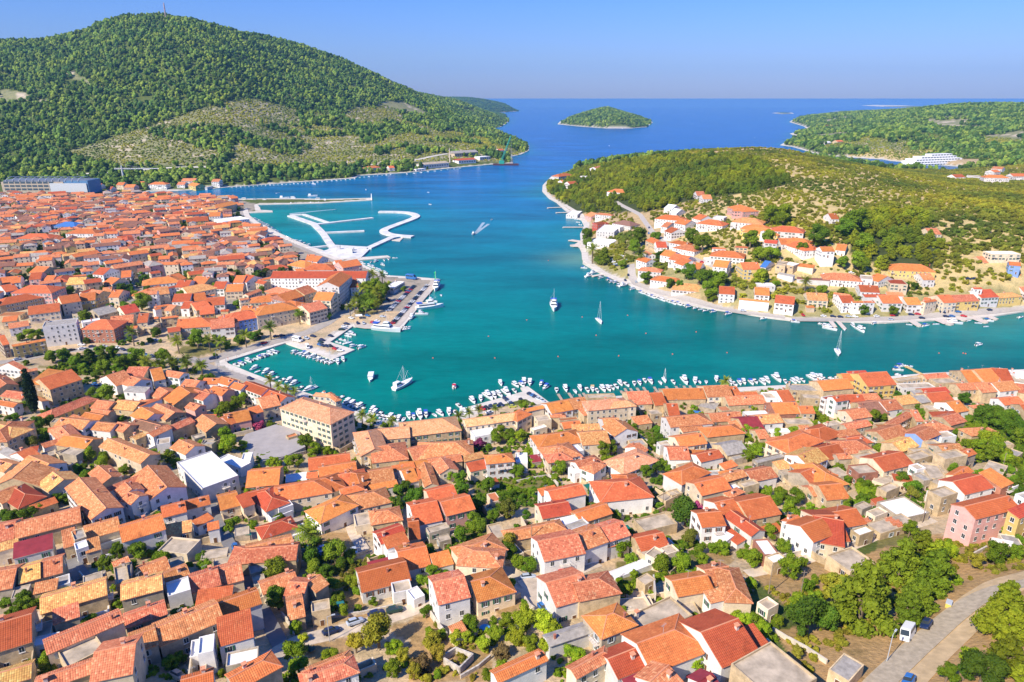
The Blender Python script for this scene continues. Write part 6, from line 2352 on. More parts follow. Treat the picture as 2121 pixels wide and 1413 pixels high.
scatter('olive_scrub', np.stack([X, Y, z-.4], 1)[sel], np.stack([S, S, S*.75], 1)[sel], [CROWN['bush', i].copy() for i in range(3)], FOL['s'], 'olive trees and round bushes dotted over the stony hillside', 'scrub'); print('peninsula', X.size)
X, Y = cand(-260, 420, 110, 420, 6.0); nn = vnoise(X, Y, 30, 31); k = inany(X, Y, TOWN) & (nn > .38) & (SDvec(X, Y) > 12) & clear_roads(X, Y)
for a, b, c in HOUSES: k &= (X-a)**2+(Y-b)**2 > (c+.2)**2
for t in TI: k &= (X-t[0].location.x)**2+(Y-t[0].location.y)**2 > 9
yb = inany(X, Y, [[tuple(p.xy) for p in yp]]); k &= ~yb; print('gap trees', k.sum())
for x, y in zip(X[k], Y[k]): rest_trees.append((Vector((x, y, Hat(x, y))), rng.uniform(2.4, 5.2), 'b'))
# remaining smaller trees of the town, beyond the three hundred largest
if rest_trees:
    scatter('garden_trees', [(g.x, g.y, g.z-.2) for g, D, k in rest_trees], [(D, D, D*.9) for g, D, k in rest_trees], [CROWN['round', i].copy() for i in range(3)], FOL['b'], 'small leafy trees scattered through the farther gardens and streets', 'trees')
X, Y = cand(-900, 60, 480, 1180, 7); k = inany(X, Y, [FILL]) & clear_houses(X, Y, .8) & (nrng.random(X.size) < .6); X, Y = X[k], Y[k]; S = nrng.uniform(4, 9.5, X.size)
scatter('town_greenery', np.stack([X, Y, Hvec(X, Y)], 1), np.stack([S, S, S*.9], 1), [CROWN['round', i].copy() for i in range(2)], FOL['d'], 'dark green trees between the far old-town houses', 'trees')
# weeds and low growth in the foreground gardens
X, Y = cand(-260, 420, 90, 380, 1.25); gd = inany(X, Y, GARD); dr = inany(X, Y, DRY); nn = vnoise(X, Y, 5, 21)*.6+vnoise(X, Y, 1.7, 22)*.4
def clear_near(X, Y):
    ok = np.ones(X.shape, bool)
    for a, b, c in HOUSES:
        if b < 390: ok &= (X-a)**2+(Y-b)**2 > (c*.8)**2
    return ok
tw = inany(X, Y, TOWN) & ~gd & ~dr
k = ((gd & (nn > .36)) | (dr & (nn > .56)) | (tw & (nn > .64))) & clear_near(X, Y) & clear_roads(X, Y); X, Y, dr = X[k], Y[k], dr[k]; S = nrng.uniform(.8, 2.5, X.size)
for nm, sel, f, lb in (('ground_cover', ~dr, FOL['b'], 'low green plants and vegetables in the gardens between the houses'), ('dry_brush', dr, FOL['o'], 'dry yellow-green brush on the empty plots in the foreground')):
    scatter(nm, np.stack([X, Y, Hvec(X, Y)-.1], 1)[sel], np.stack([S, S, S*.8], 1)[sel], [CROWN['bush', i].copy() for i in range(3)], f, lb, 'undergrowth')
print('undergrowth', X.size)
BDATA = '''
@0 0 1 the palm-lined inner quay
R 491 758 574 729 12 m
@440 680 3.736 the inner quay beside the palms
320 312 -9 4 k
345 335 -9 4 d
410 340 -9 5 k
450 360 -9 4 k
485 388 -9 5 m
535 402 -9 4 m
590 408 -9 5 k
625 430 -9 4 k
675 462 -9 5 m
735 478 -9 4 k
775 465 -9 4 t
840 507 -9 4 m
@440 680 3.736 the near side of the square pier
R 640 190 920 272 11 m
970 262 2 9 k
1012 243 5 8 k
@600 530 6.424 the far side of the square pier
830 1040 9 2 k
780 1065 9 2 k
705 1115 9 2 m
650 1150 9 3 m
770 1160 9 -2 t
845 1200 9 -2 k
960 1215 9 -3 k
@680 780 7.07 the curved quay below the school
170 310 -9 4 m
265 380 -9 5 k
335 405 -9 5 k
395 420 -9 5 m
450 435 -9 5 k
480 480 -9 5 m
640 490 -8 5 k
585 540 -8 5 d
670 535 -8 6 k
745 550 -7 6 m
775 590 -7 6 m
830 605 -6 7 m
900 605 -6 7 k
950 612 -6 7 m
1030 620 -4 8 k
1100 630 -4 8 d
1180 580 4 9 k
1250 590 4 9 b
1340 570 2 9 K
1430 555 3 9 b
1560 560 7 6 d
1640 540 7 6 k
1770 525 1 9 k
1860 525 2 9 m
1950 520 0 9 k
2000 525 0 9 k
1920 430 7 5 m
@848 740 5 the south car park quay
655 450 7 6 k
740 430 3 9 k
815 405 8 6 K
875 400 7 6 k
930 385 7 6 k
1005 370 8 6 K
1090 345 6 6 m
945 270 5 8 k
1100 287 8 5 k
1165 285 7 5 b
1190 255 2 9 k
1248 265 1 9 k
1365 275 -6 8 b
1410 312 -7 6 b
@848 740 5 the south shore jetties
1525 338 1 9 m
1618 328 4 9 k
1718 352 5 8 d
1768 322 5 8 k
1845 338 5 8 m
1898 330 3 8 c
1945 345 5 8 m
2005 330 6 7 k
2060 325 7 6 k
2100 312 7 6 m
@1272 740 5 the south shore jetties
25 300 6 7 m
65 270 7 6 k
130 280 7 6 m
210 270 2 8 m
265 265 5 8 b
320 240 4 8 m
378 250 6 8 b
480 262 5 8 d
520 235 5 8 t
615 255 6 7 m
730 245 6 7 K
840 250 1 9 k
885 252 5 6 d
955 255 1 9 d
1060 230 3 9 k
@1272 740 5 the south shore boatyard
1200 262 6 7 k
1250 275 6 7 m
1300 262 6 7 b
1345 255 6 7 k
1420 260 7 6 b
1465 248 7 6 m
1540 260 7 6 k
1585 240 7 6 k
1685 220 7 6 K
1775 250 6 8 m
1860 250 7 5 k
1900 240 8 5 k
1955 237 7 6 m
2060 220 8 5 K
2105 205 8 5 k
@1696 740 5 the yellow villa
20 210 6 8 k
65 225 7 6 m
150 225 9 3 m
212 215 9 3 m
820 128 9 1 b
850 92 9 -1 b
925 92 9 1 m
850 190 9 2 m
1910 120 9 2 d
@0 0 1 open water
835 798 8 -4 Y
768 783 -1 9 F
941 800 1 -9 r
1241 665 6 7 s
1147 636 3 9 X
1735 730 3 9 s
2028 714 9 -2 k
980 485 -6 6 K
1018 455 -6 6 m
758 393 1 5 k
887 398 9 1 d
891 423 9 1 m
1289 267 1 5 Y
1434 257 1 4 k
1364 313 1 4 m
1262 302 9 1 m
1560 241 9 1 k
1563 285 9 1 m
650 381 9 1 K
692 434 9 -1 p
@1180 480 5.048 the stone quay below the hotel
150 378 9 1 b
200 462 9 -2 K
245 432 9 -2 K
328 482 9 -2 k
410 497 9 -2 b
440 522 9 -2 k
480 527 9 -2 k
520 558 9 -2 k
560 562 9 -2 K
660 598 9 -2 k
@1180 480 5.048 the long promenade of the far bank
750 637 8 3 b
800 652 8 3 m
832 668 8 3 k
870 684 8 3 b
922 692 8 3 m
970 714 8 3 k
1030 728 8 3 m
1085 748 8 3 b
1140 757 8 3 b
1185 764 8 3 m
1247 782 9 -2 b
1315 797 9 -2 m
1370 810 9 -1 d
1422 824 9 -1 m
1505 834 9 -1 b
1660 858 9 -1 b
2025 908 9 -1 m
@1640 640 2.796 the right-hand far bank houses
20 74 9 1 b
175 86 9 1 m
220 114 9 2 K
200 97 9 2 k
305 117 2 8 d
355 97 8 5 k
395 122 8 4 K
412 105 8 4 m
480 82 9 -3 k
680 89 9 1 d
775 97 9 -1 b
835 87 9 0 d
920 68 9 2 k
945 80 9 1 K
1025 67 9 -1 d
1080 80 9 1 d
1140 68 9 1 b
1125 100 9 0 d
1325 47 9 -2 m
@310 380 6.424 the north basin promenade
R 1385 468 1710 655 14 w
R 1960 772 2110 830 5 w
1830 712 9 1 m
1890 748 9 1 m
@600 530 6.424 the narrow old mole
1080 82 -3 6 m
1150 72 9 -3 k
1258 55 4 8 m
1315 42 4 8 m
970 102 9 1 k
1060 132 9 3 k
1110 152 9 3 k
1170 182 9 2 k
1205 195 9 2 k
1270 228 9 2 k
1300 262 9 1 m
1240 118 9 2 k
1400 27 9 0 m
@600 530 6.424 the main passenger pier
1890 605 9 1 K
1860 690 9 -1 X
1755 775 9 0 K
1620 825 -7 9 K
1560 948 9 -1 m
1550 975 9 -1 m
1285 985 9 1 X
1950 425 -3 9 X
2015 522 4 5 d
@480 370 4.203 the fishing breakwater
R 345 222 790 211 14 w
460 170 9 0 Y
705 152 9 0 Y
755 187 9 0 K
812 190 3 6 F
400 126 9 -1 m
330 186 9 0 m
@480 370 4.711 the wooded northern shore
R 5 88 760 44 20 w
R 790 38 1200 6 10 w
@560 180 3.535 the white factory shore
R 655 664 880 644 8 w
R 1000 640 1390 596 9 w
@1100 300 4.82 the bathing jetties
410 712 9 1 K
450 742 9 1 m
470 772 9 1 m
492 797 9 1 m
232 626 9 -1 d
'''
CDATA = '''
@600 530 6.424 the main quay car park
R 1655 398 1320 722 20 9 2
R 1830 388 1370 892 30 9 3
820 822 9 2 w
1235 802 9 1 s
905 890 3 5 n
985 892 3 5 s
755 898 9 2 n
725 932 9 1 w
688 982 9 1 g
722 968 9 1 s
1110 878 9 1 r
1165 862 9 1 w
880 512 -3 9 b
960 450 -3 9 w
1335 592 9 2 n
1300 572 9 2 n
1040 790 9 2 b
@600 530 6.424 the square pier
310 1062 9 2 n
225 1094 9 3 s
545 1060 9 4 n
430 1112 9 3 n
408 1140 9 3 g
400 1176 9 3 b
440 1188 9 3 n
492 1194 9 3 n
540 1192 9 3 k
602 1230 9 3 r
642 1236 9 3 n
672 1252 9 1 w
240 1217 3 5 wV
105 1122 9 2 wB
1620 300 9 1 bT
@848 740 5 the south car park quay
682 540 6 3 w
755 530 6 3 r
800 520 6 3 k
850 506 6 3 n
900 494 6 3 n
952 488 6 3 n
992 432 6 3 n
1020 448 6 3 n
1045 464 6 3 s
1060 482 6 3 n
1070 505 8 -1 y
1160 440 6 4 k
1250 378 6 3 n
1285 394 6 3 b
1310 412 6 3 n
1338 430 6 3 s
1372 450 6 2 s
830 566 9 -3 w
@0 560 6.424 the balconied apartment block
230 1180 9 -2 s
385 1145 9 -2 n
515 1120 9 -2 g
665 1095 9 -2 n
810 1076 9 -2 g
950 1056 9 -2 k
1090 1036 9 -2 w
1225 1010 9 -1 n
1385 1006 9 0 s
1085 985 9 0 w
@0 560 6.424 the street above the park
1565 1025 8 3 w
1640 1050 8 3 n
1720 1070 8 3 n
1820 1092 8 3 n
1940 1120 8 3 b
2020 1142 8 3 n
2060 925 9 0 s
@310 560 6.424 the palm-lined shore road
75 922 9 0 s
30 1138 9 3 n
850 1162 9 -2 n
1520 962 9 -2 r
360 1212 8 3 n
1680 872 9 -2 n
1760 862 9 -2 n
2085 892 8 2 s
@0 730 4.4167 the walled bank building
872 290 8 2 b
925 296 8 2 n
1960 46 9 -1 n
345 20 9 -2 g
@424 740 5 the promenade road
470 216 8 3 n
80 10 9 -1 n
@424 1130 5 the sloping lane in the foreground
1310 900 9 -3 n
1560 812 9 -3 s
1780 735 9 -3 n
1970 692 9 -2 g
1550 52 3 9 s
1232 22 9 -3 b
1225 72 9 -5 b
312 30 2 9 b
@848 1130 5 the small square in the foreground
1230 330 9 -1 s
1585 282 9 -3 r
1390 638 6 7 b
1040 540 6 6 k
@1696 1130 5 the curving road at the lower right
930 922 -5 8 wV
1120 822 -5 7 n
940 1402 -5 8 b
@0 1130 5 the roofs at the lower left
110 132 9 -4 r
1835 1345 8 4 c
@1820 440 5.047 the far bank road
340 1062 9 1 n
410 1058 9 1 r
452 1100 9 1 n
130 1118 9 1 s
670 1040 9 2 n
832 1034 9 1 b
705 1082 9 1 n
768 1080 9 1 b
890 1078 9 2 r
150 1072 9 0 r
1160 1015 9 0 n
940 690 9 0 n
1005 688 9 0 n
@1500 380 5.048 the far bank houses
825 1372 6 6 r
1040 1382 9 0 w
1140 1385 9 1 n
1215 1390 9 0 n
1300 1385 9 1 s
1370 1388 9 2 w
1595 1385 9 0 w
1395 1010 9 1 r
200 1326 9 1 s
1050 948 9 0 w
1092 952 9 0 r
1330 928 9 0 w
@1180 480 5.048 the beach hotel
1388 316 9 1 r
1295 296 9 0 n
450 290 9 -1 s
462 312 9 -1 w
478 334 9 -1 s
490 350 9 -1 n
550 226 9 1 n
548 252 9 0 w
665 270 4 -8 wV
600 296 9 -1 s
612 450 1 8 n
695 522 4 8 s
580 512 4 8 n
1815 822 9 1 s
@1100 300 4.82 the lane up the wooded hill
1180 826 3 8 n
1176 880 3 8 b
@480 370 4.711 the fishing breakwater
40 203 9 0 wB
125 203 9 0 wB
225 203 9 0 sV
320 205 9 0 wV
600 190 9 0 wB
845 205 9 0 wB
'''
# ------------------------------------------------------------- vehicles
PAINT = {k: plain('paint_'+n, c, .3, .5, .03) for k, (n, c) in dict(w=('white', (.8, .8, .78)), s=('silver', (.45, .5, .56)), n=('navy', (.015, .03, .09)), g=('dark_green', (.02, .05, .04)), k=('black', (.02, .02, .025)),
    r=('red', (.55, .02, .03)), b=('blue', (.04, .16, .42)), y=('yellow_green', (.5, .5, .08)), c=('beige', (.42, .34, .24))).items()}
TYRE = plain('tyre', (.02, .02, .02), .9); CNAME = dict(w='white', s='silver', n='navy blue', g='dark green', k='black', r='red', b='blue', y='yellow-green', c='beige')
def loft(mb, secs, mi=0, close=True):
    """secs: list of rings of equal length"""
    n = len(secs[0]); b = len(mb.v)
    for s in secs: mb.v += [tuple(p) for p in s]
    for k in range(len(secs)-1):
        for i in range(n):
            j = (i+1) % n; mb.f.append((b+k*n+i, b+k*n+j, b+(k+1)*n+j, b+(k+1)*n+i)); mb.m.append(mi); mb.uv += [(0, 0)]*4
    if close: mb.f.append(tuple(b+i for i in range(n))[::-1]); mb.m.append(mi); mb.uv += [(0, 0)]*n; mb.f.append(tuple(b+(len(secs)-1)*n+i for i in range(n))); mb.m.append(mi); mb.uv += [(0, 0)]*n
def carsec(x, w, z0, z1, c=.12): return [(x, -w, z0), (x, w, z0), (x, w, z1-c), (x, w-c, z1), (x, -w+c, z1), (x, -w, z1-c)]
def car_parts(van=False):
    b = MB()
    if van: P_ = [(-2.7, .9, .35, 2.2), (-2.6, .98, .3, 2.45), (1.2, .98, .3, 2.5), (1.5, .95, .3, 2.4), (2.2, .93, .32, 1.35), (2.75, .85, .4, 1.1)]
    else: P_ = [(-2.05, .75, .4, .85), (-1.95, .84, .28, .98), (-.9, .87, .25, 1.0), (.9, .87, .25, .98), (1.75, .83, .28, .86), (2.08, .72, .4, .7)]
    loft(b, [carsec(*q) for q in P_]); body = b
    g = MB(); r = MB()
    if van:
        loft(g, [[(1.35, -.86, 1.5), (1.35, .86, 1.5), (1.35, .8, 2.3), (1.35, -.8, 2.3)], [(2.25, -.84, 1.38), (2.25, .84, 1.38), (1.62, .78, 2.3), (1.62, -.78, 2.3)]])
        for s in (-1, 1):
            for x0, x1 in ((-2.3, -1.5), (-1.35, -.5), (-.35, .45), (.6, 1.3)): g.box(x0, min(s*.96, s*1.0), 1.5, x1, max(s*.96, s*1.0), 2.1)
        g.box(-2.74, -.7, 1.5, -2.6, .7, 2.1)
    else:
        loft(g, [[(-1.75, -.72, .95), (-1.75, .72, .95), (-1.35, .6, 1.36), (-1.35, -.6, 1.36)], [(1.0, -.74, .95), (1.0, .74, .95), (.3, .6, 1.38), (.3, -.6, 1.38)]])
        loft(r, [[(-1.4, -.6, 1.37), (-1.4, .6, 1.37), (-1.3, .55, 1.46), (-1.3, -.55, 1.46)], [(.34, -.6, 1.38), (.34, .6, 1.38), (.22, .55, 1.46), (.22, -.55, 1.46)]])
    w = MB(); w.tube((0, -.12, 0), (0, .12, 0), .33, n=10); h = MB(); h.box(-.04, -.16, -.08, .04, .16, .08)
    return body, g, r, w, h
LAMP = plain('lamp_lens', (.8, .8, .75), .2, .6)
CB, CG, CR, CW, CH_ = car_parts(); VB, VG, VR, VW, VH_ = car_parts(True)
CM = dict(body=CB.mesh('car_body', [PAINT['w']]), glass=CG.mesh('car_windows', [GLASS]), roof=CR.mesh('car_roof', [PAINT['w']]), wheel=CW.mesh('wheel', [TYRE]), lamp=CH_.mesh('headlight', [LAMP]))
VM = dict(body=VB.mesh('van_body', [PAINT['w']]), glass=VG.mesh('van_windows', [GLASS]), wheel=VW.mesh('wheel', [TYRE]), lamp=VH_.mesh('headlight', [LAMP]))
far = MB()
for src, mi, off in ((CB, 0, None), (CG, 1, None), (CR, 0, None)):
    b0 = len(far.v); far.v += src.v; far.f += [tuple(i+b0 for i in f) for f in src.f]; far.m += [mi]*len(src.f); far.uv += src.uv
for x in (-1.3, 1.3): far.box(x-.3, -.88, 0, x+.3, .88, .5, 2)
FARCAR = far.mesh('far_car', [PAINT['w'], GLASS, TYRE])
CITEMS = {}
def slope_rot(x, y, ang):
    c, s = math.cos(ang), math.sin(ang); e = 1.8
    p = math.atan2(Hat(x+c*e, y+s*e)-Hat(x-c*e, y-s*e), 2*e); r_ = math.atan2(Hat(x-s*e, y+c*e)-Hat(x+s*e, y-c*e), 2*e)
    return (Matrix.Rotation(ang, 4, 'Z') @ Matrix.Rotation(-p, 4, 'Y') @ Matrix.Rotation(r_, 4, 'X')).to_euler()
def put_car(px, py, dx, dy, code, where):
    g = ground(px, py, .8); g2 = ground(px+dx*.6, py+dy*.6, .8); d = (g2-g).xy; ang = math.atan2(d.y, d.x); col = code[0]; typ = code[1:] or 'C'
    zt = surf(g.x, g.y)+.03
    nm = {'C': 'parked_car', 'V': 'van', 'B': 'bus', 'T': 'truck'}[typ]; cat = {'C': 'car', 'V': 'van', 'B': 'bus', 'T': 'truck'}[typ]
    o = thing(nm, None, cat, (g.x, g.y, zt), ang, {'C': 'parked cars', 'V': 'vans', 'B': None, 'T': None}[typ])
    if g.z > 4: o.rotation_euler = slope_rot(g.x, g.y, ang)
    CITEMS.setdefault((CNAME[col]+' '+{'C': 'car', 'V': 'van', 'B': 'minibus', 'T': 'tanker truck'}[typ], where), []).append((px, o))
    m = PAINT[col]; near = pxm(g.x, g.y, g.z) > 5.5 or typ != 'C'
    if not near:
        c = link('body', FARCAR, o); unslot(c, m); return
    M_ = CM if typ == 'C' else VM; sc_ = 1 if typ in 'CV' else 1.35 if typ == 'B' else 1.8
    c = link('body', M_['body'], o, sc_=(sc_,)*3); unslot(c, m)
    link('window_glass', M_['glass'], o, sc_=(sc_,)*3)
    if typ == 'C': c = link('roof', M_['roof'], o); unslot(c, m)
    xs = (-1.3, 1.32) if typ == 'C' else (-1.8*sc_, 1.75*sc_); yy = .8*sc_ if typ == 'C' else .92*sc_
    for x in xs:
        for s in (-1, 1): link('wheel', M_['wheel'], o, (x, s*yy, .33*sc_), sc_=(sc_,)*3)
    for s in (-1, 1): link('headlight', M_['lamp'], o, ((2.0 if typ == 'C' else 2.72*sc_), s*.55*sc_, .62*sc_ if typ == 'C' else .85*sc_))
    if typ == 'T': q = MB(); q.tube((-4.6, 0, 2.6), (1.6, 0, 2.6), 1.5, n=12); q.build('tank', PAINT['w'], o)
for ox, oy, s, where, p in parse(CDATA):
    if p[0] == 'R':
        x1, y1, x2, y2 = (float(q) for q in p[1:5]); n_ = int(p[5]); dx, dy = float(p[6]), float(p[7])
        for i in range(n_):
            t_ = i/(n_-1); put_car(ox+(x1+(x2-x1)*t_)/s, oy+(y1+(y2-y1)*t_)/s, dx, -dy*.4, rng.choice('wwssnnkgrbwsn'), where)
    else: put_car(ox+float(p[0])/s, oy+float(p[1])/s, float(p[2]), float(p[3]), p[4], where)
def label_rows(D, verb):
    for (look, where), l in D.items():
        l.sort(key=lambda q: q[0])
        for i, (_, o) in enumerate(l):
            o['label'] = f'{look} {verb} {where}' if len(l) == 1 else f'{ordn(i)} {look} from the left {verb} {where}'
label_rows(CITEMS, 'at')
# ------------------------------------------------------------- boats
HULLW = plain('gelcoat_white', (.82, .82, .80), .35, .5, .04); DECK = plain('deck_cream', (.62, .52, .38), .7); BLUEC = plain('canvas_blue', (.03, .10, .45), .8); REDC = plain('canvas_red', (.5, .02, .05), .8); TANC = plain('canvas_tan', (.6, .42, .2), .8)
BOATW = plain('seat_grey', (.35, .36, .36), .8); MASTM = plain('mast_aluminium', (.7, .72, .72), .4); NAVY = plain('hull_blue', (.03, .09, .28), .4); ENG = plain('outboard_black', (.04, .04, .05), .4)
def hull(L, B, H, m=HULLW, n=9, deck=True, sheer=.25):
    mb = MB(); secs = []
    for i in range(n):
        t = i/(n-1); x = -L/2+L*t; w = B/2*(1 if t < .45 else math.cos((t-.45)/.55*math.pi/2)**.75)*(.88+.12*min(1, t*4)); w = max(w, .03); z = H*(1+sheer*t*t)
        secs.append([(x, -w*.55, -.25*H), (x, w*.55, -.25*H), (x+.02*L*t, w, z), (x+.02*L*t, w*.8, z+.02), (x+.02*L*t, -w*.8, z+.02), (x+.02*L*t, -w, z)])
    loft(mb, secs); return mb
def boat_meshes(k):
    P_ = []
    def add(nm, mb, m): P_.append((nm, mb.mesh(nm, m if isinstance(m, list) else [m])))
    def box(nm, m, *a): q = MB(); q.box(*a); add(nm, q, m)
    def cab(nm, m, x0, x1, w, z0, z1, sl=.5):
        q = MB(); loft(q, [[(x0, -w, z0), (x0, w, z0), (x0, w*.9, z1), (x0, -w*.9, z1)], [(x1, -w*.85, z0), (x1, w*.85, z0), (x1-sl, w*.75, z1), (x1-sl, -w*.75, z1)]]); add(nm, q, m)
    if k in 'dp': 
        L = 4.2 if k == 'd' else 6.5; add('hull', hull(L, 1.6, .55), HULLW); box('cockpit', BOATW, -L*.4, -.55, .5, L*.22, .55, .6); box('outboard', ENG, -L/2-.35, -.18, .1, -L/2+.05, .18, 1.0)
        if k == 'p': cab('windscreen', GLASS, -.2, .8, .6, .6, 1.1, .4)
    if k == 'm': add('hull', hull(5.4, 2.0, .75), HULLW); box('cockpit', DECK, -2.2, -.75, .7, .6, .75, .8); cab('windscreen', GLASS, .1, 1.1, .75, .8, 1.35, .7); box('seat', HULLW, -1.9, -.6, .8, -1.3, .6, 1.15); box('outboard', ENG, -3.1, -.2, .1, -2.6, .2, 1.35)
    if k in 'kbrc': 
        add('hull', hull(6, 2.2, .8), HULLW); cab('cabin', HULLW, -.4, 1.8, .8, .8, 1.75, .7); cab('window', GLASS, -.3, 1.72, .82, 1.25, 1.6, .45); box('cockpit', DECK if k != 'k' else BOATW, -2.6, -.8, .75, -.5, .8, .84)
        m = {'k': HULLW, 'b': BLUEC, 'r': REDC, 'c': TANC}[k]; q = MB(); q.box(-2.4, -.95, 2.05, -.2, .95, 2.13)
        for x in (-2.3, -.3):
            for y in (-.85, .85): q.tube((x, y, .8), (x, y, 2.06), .03, n=4)
        add('canopy', q, m); box('outboard', ENG, -3.4, -.2, .1, -2.95, .2, 1.4)
    if k in 'ts':
        L, B, H, MH = (6.5, 2.2, .8, 8) if k == 't' else (11.5, 3.5, 1.1, 15.5); add('hull', hull(L, B, H), HULLW); cab('cabin', HULLW, -L*.15, L*.25, B*.28, H, H+.5, .6); box('cockpit', DECK, -L*.42, -B*.25, H, -L*.18, B*.25, H+.06)
        q = MB(); q.tube((L*.08, 0, H), (L*.08, 0, MH), .09, .05, 6); q.tube((L*.08, -.9, MH*.55), (L*.08, .9, MH*.55), .03, n=4); add('mast', q, MASTM)
        q = MB(); q.tube((L*.08, 0, H+1.2), (-L*.35, 0, H+1.2), .16, n=6); add('boom', q, HULLW if k == 't' else BLUEC)
        q = MB()
        for a in ((L*.5, 0), (-L*.48, 0), (L*.05, B*.45), (L*.05, -B*.45)): q.tube((a[0], a[1], H), (L*.08, 0, MH), .03, n=3)
        add('rigging', q, MASTM)
    if k == 'K':
        add('hull', hull(9.5, 3.1, 1.15), HULLW); cab('cabin', HULLW, -2.2, 2.4, 1.2, 1.15, 2.2, 1.2); cab('window', GLASS, -2.1, 2.25, 1.22, 1.6, 2.0, .7); box('cockpit', DECK, -4.2, -1.2, 1.1, -2.2, 1.2, 1.2)
        box('flybridge', HULLW, -2.0, -1.0, 2.2, .6, 1.0, 2.75); q = MB(); q.box(-2, -.95, 3.5, -.2, .95, 3.6); [q.tube((x, y, 2.6), (x, y, 3.55), .04, n=4) for x in (-1.9, -.3) for y in (-.85, .85)]; add('canopy', q, HULLW)
    if k == 'F':
        add('hull', hull(10, 3.4, 1.1), HULLW); box('cabin', HULLW, -4.2, -1.35, 1.1, 2.2, 1.35, 2.6)
        for s in (-1, 1):
            for x in (-3.6, -2.0, -.4, 1.0): box('window', GLASS, x, min(s*1.33, s*1.38), 1.7, x+1.1, max(s*1.33, s*1.38), 2.3)
        for y in (-.95, -.3, .35): box('window', GLASS, -4.26, y, 1.6, -4.18, y+.5, 2.3)
        box('roof', HULLW, -4.5, -1.55, 2.6, 2.5, 1.55, 2.72)
    if k == 'Y':
        add('hull', hull(15, 4.4, 1.7, sheer=.5), HULLW); box('deck', BOATW, -2, -1.5, 1.7, 5, 1.5, 1.95); cab('wheelhouse', HULLW, -6.5, -2.6, 1.5, 1.7, 4.2, .4); cab('window', GLASS, -6.2, -2.52, 1.53, 2.9, 3.6, .2)
        q = MB(); q.tube((.6, 0, 1.7), (.6, 0, 12), .14, .08, 6); q.tube((.6, 0, 3), (-2.4, 0, 9), .07, n=4); q.tube((.6, 0, 3), (4.5, 0, 8), .07, n=4); add('mast', q, MASTM)
        q = MB(); [q.tube(a, (.6, 0, 11.6), .035, n=3) for a in ((8, 0, 2.4), (-6, 0, 4), (.3, 2.1, 1.8), (.3, -2.1, 1.8), (4, 1.5, 1.9), (4, -1.5, 1.9))]; add('rigging', q, MASTM)
    if k == 'X':
        add('hull', hull(21, 6, 2.2, sheer=.4), HULLW); q = MB(); q.box(-9.5, -2.9, 1.2, 5, -2.84, 1.8); q.box(-9.5, 2.84, 1.2, 5, 2.9, 1.8)
        cab('saloon', HULLW, -8.5, 4.5, 2.5, 2.2, 4.6, 1.2); cab('window', GLASS, -8.3, 4.3, 2.55, 3.2, 4.0, .6); cab('bridge', HULLW, -1.5, 3.2, 1.6, 4.6, 6.4, 1); cab('window', GLASS, -1.4, 3.1, 1.64, 5.4, 6.0, .6)
        box('sun_deck', DECK, -8.2, -2.2, 4.62, -1.8, 2.2, 4.7); q = MB(); q.box(-9.8, -2.3, 5.0, -5.6, 2.3, 5.15); [q.tube((x, y, 4.6), (x, y, 5.05), .05, n=4) for x in (-8.2, -5.8) for y in (-2, 2)]; add('awning', q, BLUEC)
        q = MB(); q.tube((.5, 0, 6.4), (.5, 0, 15), .14, .06, 6); q.tube((.5, 0, 7), (4.5, -3, 9), .06, n=4); q.tube((.5, 0, 12), (4.5, -3, 9), .03, n=3); add('mast', q, MASTM)
    return P_
BM = {k: boat_meshes(k) for k in 'dpmkbrctsKFYX'}
BL = dict(d=('rowing_boat', 'small open dinghy', 'boat'), p=('speedboat', 'white speedboat', 'boat'), m=('motorboat', 'white open motorboat', 'boat'), k=('motorboat', 'white cuddy motorboat', 'boat'), b=('motorboat', 'motorboat with blue canopy', 'boat'),
          r=('motorboat', 'motorboat with red canopy', 'boat'), c=('motorboat', 'motorboat with tan canopy', 'boat'), t=('sailing_boat', 'small sailing boat', 'sailboat'), s=('sailing_yacht', 'white sailing yacht with bare mast', 'sailboat'), K=('cabin_cruiser', 'white cabin cruiser', 'boat'),
          F=('cabin_boat', 'boxy white cabin boat', 'boat'), Y=('fishing_ketch', 'white wooden ketch with rigged mast', 'fishing boat'), X=('excursion_ship', 'white excursion ship with blue awning', 'ship'))
BITEMS = {}; BPROTO = {}
def put_boat(px, py, d, k, where):
    p = at_z(px, py, .6); ang = math.atan2(d.y, d.x)+rng.gauss(0, .05); nm, look, cat = BL[k]
    o = thing(nm, None, cat, (p.x, p.y, 0), ang, 'boats moored in the harbour' if cat != 'ship' else 'excursion ships'); near = pxm(p.x, p.y, 0) > 1.5
    s = rng.uniform(.92, 1.12) if k in 'dmkb' else 1; o.scale = (s, s, s)
    for part, me in BM[k][:(None if near else 3)]: link(part, me, o)
    BITEMS.setdefault((look, where), []).append((px, o))
for ox, oy, s, where, p in parse(BDATA):
    if p[0] == 'R':
        x1, y1, x2, y2 = (float(q) for q in p[1:5]); a, b_ = at_z(ox+x1/s, oy+y1/s, 0), at_z(ox+x2/s, oy+y2/s, 0); d = (b_-a).xy.normalized(); n_ = int(p[5])
        hd = Vector((-d.y, d.x)) if rng.random() < 2 else d
        for i in range(n_):
            q = a.lerp(b_, i/(n_-1))+Vector((rng.uniform(-.4, .4), rng.uniform(-.5, .5), 0)); px, py = proj(q.x, q.y, .6); k = rng.choice('mkkmbd') if p[6] in 'wm' else p[6]
            put_boat(px, py, hd if rng.random() < .5 else -hd, k, where)
    else:
        px, py = ox+float(p[0])/s, oy+float(p[1])/s; a, b_ = at_z(px, py, .6), at_z(px+float(p[2])*.7, py+float(p[3])*.7, .6); put_boat(px, py, (b_-a).xy, p[4], where)
